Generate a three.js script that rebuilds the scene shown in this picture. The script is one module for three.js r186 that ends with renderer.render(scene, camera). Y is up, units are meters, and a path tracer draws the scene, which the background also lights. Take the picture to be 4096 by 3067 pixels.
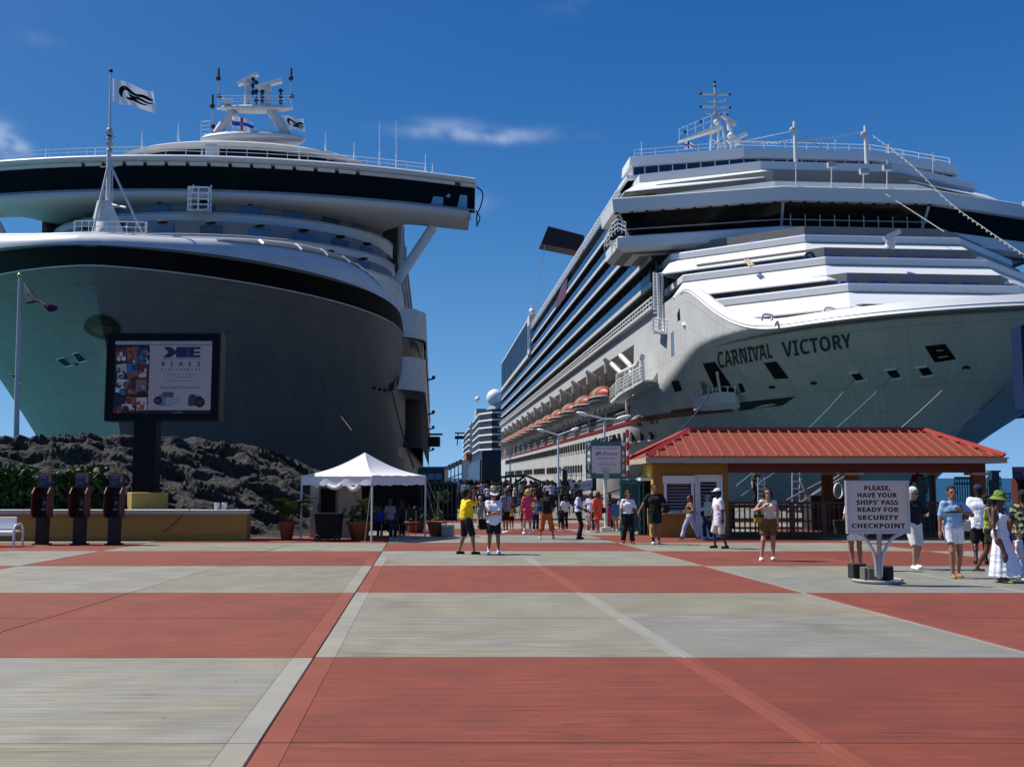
import * as THREE from 'three';
import { mergeGeometries, mergeVertices, toCreasedNormals } from 'three/addons/utils/BufferGeometryUtils.js';
import { FontLoader } from 'three/addons/loaders/FontLoader.js';
import { ImprovedNoise } from 'three/addons/math/ImprovedNoise.js';
import { RoundedBoxGeometry } from 'three/addons/geometries/RoundedBoxGeometry.js';

// ---------------------------------------------------------------- camera, sky, sun, exposure
const F = 2150, CX = 1106, CY = 828, EYE = 1.95, PITCH = Math.atan(204 / F);
const scene = new THREE.Scene();
const camera = new THREE.PerspectiveCamera(2 * Math.atan(CY / F) * 180 / Math.PI, 4096 / 3067, 0.1, 30000);
camera.position.set(0, EYE, 0);
camera.lookAt(0, EYE + Math.sin(PITCH), -Math.cos(PITCH));
const SUN = new THREE.Vector3(-0.57, 0.80, -0.17).normalize();
const renderer = new THREE.WebGLRenderer({ antialias: true });
renderer.setSize(1024, 766);
renderer.toneMapping = THREE.LinearToneMapping;
renderer.toneMappingExposure = 1.12;
renderer.shadowMap.enabled = true;
const perlin = new ImprovedNoise();
const fbm = (x, y, z = 0, n = 4) => { let s = 0, a = 1, t = 0; for (let i = 0; i < n; i++) { s += a * perlin.noise(x, y, z + i * 7.3); t += a; x *= 2.03; y *= 2.03; z *= 2.03; a *= 0.5; } return s / t; };
const clamp = (x, a = 0, b = 1) => Math.min(b, Math.max(a, x));
const lerp = (a, b, t) => a + (b - a) * t;
const smooth = (a, b, x) => { const t = clamp((x - a) / (b - a)); return t * t * (3 - 2 * t); };
let seed = 12345;
const rnd = () => { seed = (seed * 1664525 + 1013904223) >>> 0; return seed / 4294967296; };
const rr = (a, b) => a + (b - a) * rnd();

{ // clear deep-blue sky with a few thin high clouds
  const W = 2048, Hh = 1024, data = new Float32Array(W * Hh * 4);
  const dirOf = (x, y) => { const u = (x - CX) / F, w = (CY - y) / F; return new THREE.Vector3(u, Math.sin(PITCH) + w * Math.cos(PITCH), -Math.cos(PITCH) + w * Math.sin(PITCH)).normalize(); };
  const ang = (x, y) => { const d = dirOf(x, y); return [Math.atan2(d.x, -d.z), Math.asin(d.y)]; };
  const patches = [[1040, 288, 190, 16, 0.6, 0.10], [960, 275, 85, 20, 0.5, -0.1], [1070, 300, 75, 12, 0.75, 0.06], [10, 303, 42, 38, 1.5, 0.4], [40, 320, 30, 20, 0.7, 0.4], [1010, 440, 60, 22, 0.3, -0.2], [80, 85, 50, 16, 0.16, 0], [1230, 15, 60, 20, 0.13, -0.3]]
    .map(([x, y, rx, ry, s, t]) => { const a = ang(x, y), b = ang(x + rx, y), c = ang(x, y - ry); return { a: a[0], e: a[1], ra: Math.abs(b[0] - a[0]), re: Math.abs(c[1] - a[1]), s, t }; });
  for (let j = 0; j < Hh; j++) {
    const el = ((j + 0.5) / Hh - 0.5) * Math.PI, y = Math.sin(el);
    for (let i = 0; i < W; i++) {
      const az0 = ((i + 0.5) / W - 0.5) * 2 * Math.PI, dx = Math.cos(el) * Math.cos(az0), dz = Math.cos(el) * Math.sin(az0), az = Math.atan2(dx, -dz);
      const k = (j * W + i) * 4, h = Math.max(y, 0);
      
      const cs = clamp(dx * SUN.x + y * SUN.y + dz * SUN.z, -1, 1), glow = Math.pow(Math.max(cs, 0), 6) * 0.16 + Math.pow(Math.max(cs, 0), 40) * 0.5;
      let r = 0.008 + 0.235 * Math.exp(-h * 6.8), g = 0.064 + 0.40 * Math.exp(-h * 4.6), b = 0.25 + 0.50 * Math.exp(-h * 3.3);
      const side = clamp(0.5 - 0.55 * Math.sin(az));            // the photograph's sky is a little deeper to the right, away from the sun
      const m = lerp(0.86, 1.12, side);
      r = r * m + glow; g = g * m + glow; b = b * (0.5 + 0.5 * m) + glow;
      if (y > 0.02) for (const p of patches) {
        const u = (az - p.a) / p.ra, v = (el - p.e) / p.re + u * p.t, q = u * u + v * v;
        if (q > 4) continue;
        const n = fbm(az * 26, el * 70 + az * 8, 3.1, 5), n2 = fbm(az * 90 + el * 40, el * 160, 8.1, 3);
        const c = Math.max(0, Math.exp(-q * 1.5) * p.s * (0.30 + 0.75 * n + 0.25 * n2));
        r += c * (0.75 - r * 0.7); g += c * (0.78 - g * 0.7); b += c * (0.84 - b * 0.7);
      }
      data[k] = r; data[k + 1] = g; data[k + 2] = b; data[k + 3] = 1;
    }
  }
  const sky = new THREE.DataTexture(data, W, Hh, THREE.RGBAFormat, THREE.FloatType);
  sky.mapping = THREE.EquirectangularReflectionMapping; sky.colorSpace = THREE.LinearSRGBColorSpace;
  sky.minFilter = sky.magFilter = THREE.LinearFilter; sky.needsUpdate = true;
  scene.background = sky; scene.environment = sky;
}
const sun = new THREE.DirectionalLight(new THREE.Color().setRGB(1, 0.955, 0.88), 5);
sun.position.copy(SUN).multiplyScalar(400); sun.castShadow = true;
Object.assign(sun.shadow.camera, { left: -250, right: 250, top: 250, bottom: -250, near: 1, far: 1200 });
sun.shadow.mapSize.set(4096, 4096);
scene.add(sun, sun.target);

// ---------------------------------------------------------------- helpers: where things stand
const V = (x, y, z) => new THREE.Vector3(x, y, z);
const ray = (x, y) => { const u = (x - CX) / F, w = (CY - y) / F; return V(u, Math.sin(PITCH) + w * Math.cos(PITCH), -Math.cos(PITCH) + w * Math.sin(PITCH)); };
const at = (x, y, D) => { const d = ray(x, y), k = D / -d.z; return V(d.x * k, EYE + d.y * k, -D); };          // a sighting taken in the photograph, at a distance
const gnd = (x, y, h = 0) => { const d = ray(x, y), k = (h - EYE) / d.y; return V(d.x * k, h, d.z * k); };       // ... and where it meets the ground
const TH = Math.atan2(-ray(935, 1032).x, -ray(935, 1032).z);
const AX = V(-Math.sin(TH), 0, -Math.cos(TH)), RX = V(Math.cos(TH), 0, -Math.sin(TH));                         // the berth: along the pier, across the pier
const S = (s, t, h) => V(AX.x * s + RX.x * t, h, AX.z * s + RX.z * t);
const sightS = (x, y, s) => { const d = ray(x, y), k = s / d.dot(AX); return V(d.x * k, EYE + d.y * k, d.z * k); };
const sightT = (x, y, t) => { const d = ray(x, y), k = t / d.dot(RX); return V(d.x * k, EYE + d.y * k, d.z * k); };

// ---------------------------------------------------------------- helpers: names, tags, groups
const used = {};
const numbered = (n) => { const k = used[n] = (used[n] ?? -1) + 1; return k ? `${n}_${String(k).padStart(3, '0')}` : n; };
function shade(o) { o.traverse((m) => { if (m.isMesh) { m.castShadow = true; m.receiveShadow = true; } }); return o; }
function tag(o, label, category, group, kind) {
  o.userData = { label, category };
  if (group) o.userData.group = group;
  if (kind) o.userData.kind = kind;
  return o;
}
function thing(name, label, category, pos = V(0, 0, 0), group) {
  const o = new THREE.Group(); o.name = numbered(name); o.position.copy(pos); scene.add(o);
  return tag(o, label, category, group);
}
const offsetOf = (p) => { const o = V(0, 0, 0); while (p && p !== scene) { o.add(p.position); p = p.parent; } return o; };
// a part whose geometry is given in world coordinates
function part(name, geo, mat, parent, label) {
  let g = Array.isArray(geo) ? merge(geo) : geo;
  const o = offsetOf(parent); if (o.lengthSq()) g = g.clone().translate(-o.x, -o.y, -o.z);
  const m = new THREE.Mesh(g, mat); m.name = name; m.castShadow = m.receiveShadow = true; parent.add(m);
  if (label) m.userData.label = label;
  return m;
}
// a part whose geometry is given in its parent's own coordinates
function own(name, geo, mat, parent, label) {
  const m = new THREE.Mesh(Array.isArray(geo) ? merge(geo) : geo, mat); m.name = name; m.castShadow = m.receiveShadow = true; parent.add(m);
  if (label) m.userData.label = label;
  return m;
}
function struct(name, geo, mat) { const m = new THREE.Mesh(Array.isArray(geo) ? merge(geo) : geo, mat); m.name = name; m.receiveShadow = m.castShadow = true; m.userData = { kind: 'structure' }; scene.add(m); return m; }

// ---------------------------------------------------------------- helpers: geometry
function plain(g) {
  const r = g.index ? g.toNonIndexed() : g;
  for (const k of Object.keys(r.attributes)) if (!['position', 'normal', 'uv'].includes(k)) r.deleteAttribute(k);
  if (!r.attributes.normal) r.computeVertexNormals();
  if (!r.attributes.uv) r.setAttribute('uv', new THREE.BufferAttribute(new Float32Array(r.attributes.position.count * 2), 2));
  return r;
}
const merge = (list) => mergeGeometries(list.map(plain));
const box = (w, h, d, x = 0, y = 0, z = 0) => new THREE.BoxGeometry(w, h, d).translate(x, y, z);
const rbox = (w, h, d, r, x = 0, y = 0, z = 0) => new RoundedBoxGeometry(w, h, d, 2, r).translate(x, y, z);
function orient(g, a, b) { // g runs along +y from -0.5 to 0.5 of its length
  const d = b.clone().sub(a), q = new THREE.Quaternion().setFromUnitVectors(V(0, 1, 0), d.clone().normalize());
  return g.applyQuaternion(q).translate((a.x + b.x) / 2, (a.y + b.y) / 2, (a.z + b.z) / 2);
}
const bar = (a, b, w, d = w) => orient(new THREE.BoxGeometry(w, a.distanceTo(b), d), a, b);
const rod = (a, b, r, r2 = r, n = 10) => orient(new THREE.CylinderGeometry(r2, r, a.distanceTo(b), n), a, b);
const tube = (pts, r, n = 24, m = 6, closed = false) => new THREE.TubeGeometry(new THREE.CatmullRomCurve3(pts, closed), n, r, m, closed);
const ball = (r, p, n = 10) => new THREE.SphereGeometry(r, n, Math.max(6, n - 2)).translate(p.x, p.y, p.z);
function grid(fn, nu, nv) { // fn(i, j) -> Vector3
  const P = [], U = [], I = [];
  for (let j = 0; j <= nv; j++) for (let i = 0; i <= nu; i++) { const p = fn(i / nu, j / nv, i, j); P.push(p.x, p.y, p.z); U.push(i / nu, j / nv); }
  for (let j = 0; j < nv; j++) for (let i = 0; i < nu; i++) { const a = j * (nu + 1) + i, b = a + 1, c = a + nu + 1, d = c + 1; I.push(a, b, d, a, d, c); }
  const g = new THREE.BufferGeometry();
  g.setAttribute('position', new THREE.Float32BufferAttribute(P, 3)); g.setAttribute('uv', new THREE.Float32BufferAttribute(U, 2)); g.setIndex(I); g.computeVertexNormals();
  return g;
}
// flat-shaded ribbon between two polylines of equal length
function ribbon(a, b) { const g = grid((u, v, i, j) => (j ? b : a)[i], a.length - 1, 1); const r = g.toNonIndexed(); r.computeVertexNormals(); return r; }
const ribbonSmooth = (a, b) => grid((u, v, i, j) => (j ? b : a)[i], a.length - 1, 1);
// a closed polygon of points lying roughly in a plane
function poly(pts, flat) { // flat: matching 2-D outline used for triangulation
  const o = flat || (() => { const n = V(0, 0, 0); for (let i = 0; i < pts.length; i++) { const a = pts[i], b = pts[(i + 1) % pts.length]; n.x += (a.y - b.y) * (a.z + b.z); n.y += (a.z - b.z) * (a.x + b.x); n.z += (a.x - b.x) * (a.y + b.y); } n.normalize(); const e = Math.abs(n.y) > 0.9 ? V(1, 0, 0) : V(0, 1, 0).cross(n).normalize(), f = n.clone().cross(e); return pts.map((p) => new THREE.Vector2(p.dot(e), p.dot(f))); })();
  const I = THREE.ShapeUtils.triangulateShape(o.map((p) => new THREE.Vector2(p.x, p.y)), []).flat();
  const g = new THREE.BufferGeometry(); g.setAttribute('position', new THREE.Float32BufferAttribute(pts.flatMap((p) => [p.x, p.y, p.z]), 3)); g.setIndex(I);
  const r = g.toNonIndexed(); r.computeVertexNormals(); return r;
}
// a solid prism: polygon pts swept by vector d
function prism(pts, d) {
  const top = pts.map((p) => p.clone().add(d)), g = [poly(pts), poly(top)];
  g.push(ribbon([...pts, pts[0]], [...top, top[0]])); return merge(g);
}
function railing(pts, h, rails, post, r = 0.03) { // pts: polyline at deck level
  const g = [];
  for (let i = 0; i + 1 < pts.length; i++) {
    const a = pts[i], b = pts[i + 1], n = Math.max(1, Math.round(a.distanceTo(b) / post));
    for (let k = 1; k <= rails; k++) { const y = V(0, h * k / rails, 0); g.push(bar(a.clone().add(y), b.clone().add(y), k === rails ? r * 1.5 : r)); }
    for (let k = 0; k <= (i + 2 === pts.length ? n : n - 1); k++) { const p = a.clone().lerp(b, k / n); g.push(bar(p, p.clone().add(V(0, h, 0)), r * 1.2)); }
  }
  return merge(g);
}
const uvPlane = (w, h) => new THREE.PlaneGeometry(w, h);

// ---------------------------------------------------------------- helpers: materials
const lin = (r, g, b) => new THREE.Color().setRGB(r, g, b);
const hex = (h) => new THREE.Color(h);
const mat = (color, roughness = 0.6, o = {}) => new THREE.MeshStandardMaterial({ color: color.isColor ? color : hex(color), roughness, side: THREE.DoubleSide, ...o });
function noiseTex(w, h, fn, srgb = true) {
  const d = new Uint8Array(w * h * 4);
  for (let j = 0; j < h; j++) for (let i = 0; i < w; i++) { const c = fn(i / w, j / h, i, j), k = (j * w + i) * 4; const a = Array.isArray(c) ? c : [c, c, c]; for (let q = 0; q < 3; q++) d[k + q] = clamp(a[q]) * 255; d[k + 3] = 255; }
  const t = new THREE.DataTexture(d, w, h); t.wrapS = t.wrapT = THREE.RepeatWrapping; t.magFilter = THREE.LinearFilter; t.minFilter = THREE.LinearMipmapLinearFilter; t.generateMipmaps = true;
  if (srgb) t.colorSpace = THREE.SRGBColorSpace; t.needsUpdate = true; return t;
}
function canvasTex(w, h, draw) { const c = document.createElement('canvas'); c.width = w; c.height = h; draw(c.getContext('2d'), w, h); const t = new THREE.CanvasTexture(c); t.colorSpace = THREE.SRGBColorSpace; t.anisotropy = 4; return t; }
// a noise that repeats over period p
const tnoise = (u, v, px, py, z) => { const f = (a, b) => perlin.noise(a * px, b * py, z); const x = u, y = v; return (f(x, y) * (1 - x) * (1 - y) + f(x - 1, y) * x * (1 - y) + f(x, y - 1) * (1 - x) * y + f(x - 1, y - 1) * x * y); };
const MOTTLE = noiseTex(512, 512, (u, v) => 0.9 + 0.16 * tnoise(u, v, 6, 6, 1) + 0.12 * tnoise(u, v, 17, 17, 2) + 0.08 * tnoise(u, v, 60, 60, 3));
const STREAK = noiseTex(512, 512, (u, v) => 0.93 + 0.07 * tnoise(u, v, 40, 3, 4) + 0.08 * tnoise(u, v, 9, 5, 5) + 0.04 * tnoise(u, v, 4, 30, 9));
const GRAIN = noiseTex(256, 256, (u, v) => 0.5 + 0.5 * tnoise(u, v, 40, 40, 6) + 0.3 * (rnd() - 0.5), false);
const phys = (color, roughness, spec, o = {}) => new THREE.MeshPhysicalMaterial({ color, roughness, specularIntensity: spec, side: THREE.DoubleSide, ...o });
const PLATES = noiseTex(512, 512, (u, v) => { const seam = Math.min(Math.abs((v * 6) % 1 - 0.5), 1); return 0.92 + 0.07 * tnoise(u, v, 5, 4, 41) + 0.07 * tnoise(u, v, 24, 3, 42) + 0.03 * tnoise(u, v, 40, 40, 43) - (seam < 0.02 ? 0.07 : 0) - (Math.abs((u * 5 + Math.floor(v * 6 + 0.5) * 0.37) % 1 - 0.5) < 0.006 ? 0.05 : 0); });
const M = {
  white: mat(lin(0.70, 0.705, 0.70), 0.42, { map: STREAK }),
  white2: mat(lin(0.64, 0.645, 0.64), 0.45),
  paint: mat(lin(0.8, 0.8, 0.79), 0.4),
  grey: mat(lin(0.42, 0.43, 0.44), 0.5),
  black: phys(lin(0.008, 0.008, 0.009), 0.7, 0.3),
  soot: mat(lin(0.02, 0.02, 0.022), 0.85),
  darkglass: phys(lin(0.004, 0.0045, 0.005), 0.12, 0.35),
  blueglass: phys(lin(0.014, 0.05, 0.135), 0.2, 0.3),
  window: mat(lin(0.012, 0.016, 0.022), 0.1),
  deckwall: mat(lin(0.40, 0.40, 0.39), 0.6),
  steel: mat(lin(0.62, 0.62, 0.62), 0.35, { metalness: 0.6 }),
  rope: mat(lin(0.3, 0.27, 0.17), 0.9),
  teal: mat(lin(0.01, 0.16, 0.17), 0.45),
  red: mat(lin(0.42, 0.03, 0.02), 0.5),
};

// ---------------------------------------------------------------- the setting: sea, quay, paving
{
  const WAVES = noiseTex(512, 512, (u, v) => 0.5 + 0.35 * tnoise(u, v, 14, 22, 11) + 0.25 * tnoise(u, v, 40, 60, 12), false);
  WAVES.repeat.set(900, 900);
  const g = new THREE.PlaneGeometry(16000, 16000).rotateX(-Math.PI / 2).translate(0, -2.2, -6000);
  struct('sea', g, mat(lin(0.002, 0.038, 0.075), 0.35, { bumpMap: WAVES, bumpScale: 0.25 }));
}
const CONC = mat(lin(0.22, 0.21, 0.18), 0.85, { map: MOTTLE });
{ // the quay and the pier: solid, with their tops just under the slabs
  const q = [V(-55, 0, 14), V(60, 0, 14), V(60, 0, -50), V(-55, 0, -50)];
  const p = [S(48, -1.2, 0), S(48, 20.6, 0), S(335, 20.6, 0), S(335, -1.2, 0)];
  struct('quay_ground', prism(q.map((v) => v.setY(-0.14)), V(0, -4, 0)), mat(lin(0.045, 0.045, 0.047), 0.9, { map: MOTTLE }));
  const m = struct('pier', [prism(p.map((v) => v.setY(0.0)), V(0, -4, 0))], CONC);
}
{ // concrete slabs, broom finished across, each with smooth tooled margins along its sides
  const gums = Array.from({ length: 26 }, () => [rnd(), rnd(), rr(0.0015, 0.004)]);
  const BROOM = noiseTex(1024, 1024, (u, v) => {
    const row = tnoise(u, v, 5, 170, 21) * 0.42 + tnoise(u, v, 3, 60, 22) * 0.30 + tnoise(u, v, 14, 340, 27) * 0.3, blotch = tnoise(u, v, 4, 3, 23) * 0.08 + tnoise(u, v, 11, 7, 24) * 0.07, fleck = (rnd() - 0.5) * 0.10;
    const dark = Math.max(0, tnoise(u, v, 7, 120, 25) - 0.32) * 0.9 + Math.max(0, tnoise(u, v, 13, 60, 28) - 0.38) * 0.8;
    const gum = gums.some(([a, b, r]) => Math.hypot(a - u, (b - v)) < r) ? 0.22 : 0, tint = tnoise(u, v, 3, 5, 29) * 0.10 + tnoise(u, v, 9, 16, 30) * 0.06, scuff = Math.max(0, tnoise(u, v, 5, 9, 35) - 0.3) * 0.3;
    const x = 0.86 + row * 0.36 + blotch + fleck - dark * 0.85 - gum + scuff; return [x + tint * 0.35, x, x - tint];
  });
  const BUMP = noiseTex(512, 512, (u, v) => 0.5 + 0.4 * tnoise(u, v, 5, 120, 31) + 0.3 * tnoise(u, v, 60, 220, 32), false);
  const TOOL = noiseTex(256, 256, (u, v) => 0.93 + 0.1 * tnoise(u, v, 5, 5, 33) + 0.05 * tnoise(u, v, 20, 20, 34));
  const mk = (c, map, bump = 0.004) => mat(c, 0.82, { map, bumpMap: BUMP, bumpScale: bump });
  const reds = [[0.258, 0.053, 0.025], [0.24, 0.047, 0.022], [0.272, 0.06, 0.029]].map((c) => lin(...c)), greys = [[0.31, 0.288, 0.222], [0.30, 0.275, 0.202], [0.278, 0.275, 0.232], [0.325, 0.307, 0.245]].map((c) => lin(...c));
  const RED = reds.map((c) => mk(c, BROOM)), GREY = greys.map((c) => mk(c, BROOM)), REDT = reds.map((c) => mk(c.clone().lerp(lin(0.28, 0.09, 0.06), 0.2), TOOL, 0.001)), GREYT = greys.map((c) => mk(c.clone().multiplyScalar(0.98).lerp(lin(0.31, 0.315, 0.30), 0.28), TOOL, 0.001));
  const COL = [[-24.2, 0.16], [-19.8, 0.12], [-15.4, 0.07], [-11, 0], [-6.43, -0.005], [-1.24, -0.083], [3.12, -0.112], [7.35, -0.137], [11.6, -0.16], [16, -0.18], [20.4, -0.2], [25, -0.21], [29.5, -0.22], [34, -0.23]];
  const ROWS = [4.5, 7.57, 11.09, 14.15, 17.24, 19.8, 22.45, 24.7, 26.96, 28.7, 30.4, 32.4, 34.4, 36.6, 38.8, 41.2, 43.6, 46.5];
  const X = (c, D) => COL[c][0] + COL[c][1] * D;
  const G = thing('plaza_paving', 'checkerboard of large red and grey concrete slabs across the plaza', 'paving');
  G.userData = { kind: 'structure' }; G.name = 'pavement';
  const slabGeo = (x0, x1, x2, x3, D0, D1, y, v0, u0) => { // corners: near-left, near-right, far-right, far-left
    const e = 0.009, t = [V(x0, y, -D0), V(x1, y, -D0), V(x2, y, -D1), V(x3, y, -D1)], b = t.map((p, i) => V(p.x + [-e, e, e, -e][i], y - 0.012, p.z + [e, e, -e, -e][i])), c = b.map((p) => V(p.x, -0.13, p.z));
    const g = merge([poly(t), ribbon([...b, b[0]], [...t, t[0]]), ribbon([...c, c[0]], [...b, b[0]])]);
    const P = g.attributes.position, uv = g.attributes.uv; for (let i = 0; i < P.count; i++) uv.setXY(i, P.getX(i) / 5 + u0, -P.getZ(i) / 5 + v0);
    return g;
  };
  for (let r = 0; r < ROWS.length - 1; r++) for (let c = 0; c < COL.length - 1; c++) {
    const D0 = ROWS[r] + 0.012, D1 = ROWS[r + 1] - 0.012;
    if (X(c + 1, D1) < -0.56 * D1 - 1 || X(c, D1) > 0.56 * D1 + 1) continue;
    const isRed = (Math.floor((c - 5) / 2) + Math.floor(r / 2)) % 2 === 0, mats = isRed ? [RED, REDT] : [GREY, GREYT], k = Math.floor(rnd() * mats[0].length), u0 = rnd(), v0 = rnd();
    const w0 = c === 5 ? 0.22 : c === 6 ? 0.11 : 0.06, w1 = c === 4 ? 0.23 : c === 5 ? 0.1 : 0.06, gap = c === 5 || c === 4 ? 0.015 : 0.011;
    const a0 = X(c, D0) + gap, a1 = X(c, D1) + gap, b0 = X(c + 1, D0) - gap, b1 = X(c + 1, D1) - gap, y = rr(-0.003, 0.003) + (c === 5 ? 0.005 : 0);
    const cut = D0 > 33.5 && (c < 6 || c > 7);
    if (D0 < 24) {
      part('slab', slabGeo(a0 + w0, b0 - w1, b1 - w1, a1 + w0, D0, D1, y, v0, u0), mats[0][k], G);
      part('slab_margin', slabGeo(a0, a0 + w0 - 0.006, a1 + w0 - 0.006, a1, D0, D1, y + 0.001, v0, u0), mats[1][k], G);
      part('slab_margin', slabGeo(b0 - w1 + 0.006, b0, b1, b1 - w1 + 0.006, D0, D1, y + 0.001, v0, u0), mats[1][k], G);
    } else part('slab', slabGeo(a0, b0, b1, a1, D0, D1, y, v0, u0), mats[0][k], G);
  }
}

// ---------------------------------------------------------------- hull shapes
function hullShape(o) {
  const B = o.B, ev = (h) => { const f = clamp((h - o.hw) / (o.ht - o.hw)), fr = Math.pow(f, o.er), fe = Math.pow(f, o.e), fl = Math.pow(f, o.eL ?? o.e); return { s0: lerp(o.s0w, o.s0t, fr), L: lerp(o.Lw, o.Lt, fl), p: lerp(o.pw, o.pt, fe), q: lerp(o.qw, o.qt, fe) }; };
  const b = (s, h) => { const k = ev(h), u = clamp((s - k.s0) / k.L); return B * Math.pow(1 - Math.pow(1 - u, k.p), k.q); };
  const P = (s, h, side, out = 0) => { const e = 0.15, db = (b(s + e, h) - b(s - e, h)) / (2 * e), n = Math.hypot(1, db); return S(s - out * db / n, o.tc + side * (b(s, h) + out / n), h); };
  const hit = (x, y, off = 0.05, top = o.ht) => { // where a sight line from the quay meets the plating
    const d = ray(x, y), ts = d.dot(RX), ss = d.dot(AX), g = (k) => { const h = EYE + d.y * k; return h > top ? 1 : Math.abs(ts * k - o.tc) - (ss * k > ev(h).s0 ? b(ss * k, h) : -0.001); };
    let k0 = 30, k = 30; while (k < 420 && g(k) > 0) { k0 = k; k += 0.25; }
    for (let i = 0; i < 30; i++) { const m = (k0 + k) / 2; if (g(m) > 0) k0 = m; else k = m; }
    k -= off / d.length(); return V(d.x * k, EYE + d.y * k, d.z * k);
  };
  return { ...o, ev, b, P, hit };
}
// painted or cut shapes lying on the plating: the outline is followed along the hull
function onHull(hull, outline, off = 0.05, n = 6, top) {
  const o = []; for (let i = 0; i < outline.length; i++) { const a = outline[i], b = outline[(i + 1) % outline.length]; const m = Math.max(1, Math.ceil(Math.hypot(a[0] - b[0], a[1] - b[1]) / n)); for (let k = 0; k < m; k++) o.push([lerp(a[0], b[0], k / m), lerp(a[1], b[1], k / m)]); }
  return poly(o.map(([x, y]) => hull.hit(x, y, off, top)), o.map(([x, y]) => new THREE.Vector2(x, -y)));
}
// a disc painted on the plating, followed ring by ring; fn(angle, radius 0..1) -> sighting
const discOn = (hull, fn, off, na = 36, nr = 8) => grid((u, v) => { const [x, y] = fn(u * Math.PI * 2, Math.max(v, 0.001)); return hull.hit(x, y, off); }, na, nr);
const frameOn = (hull, outline, r = 0.06, top) => { const p = outline.map(([x, y]) => hull.hit(x, y, 0.06, top)); return merge(p.map((a, i) => bar(a, p[(i + 1) % p.length], r))); };

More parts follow.
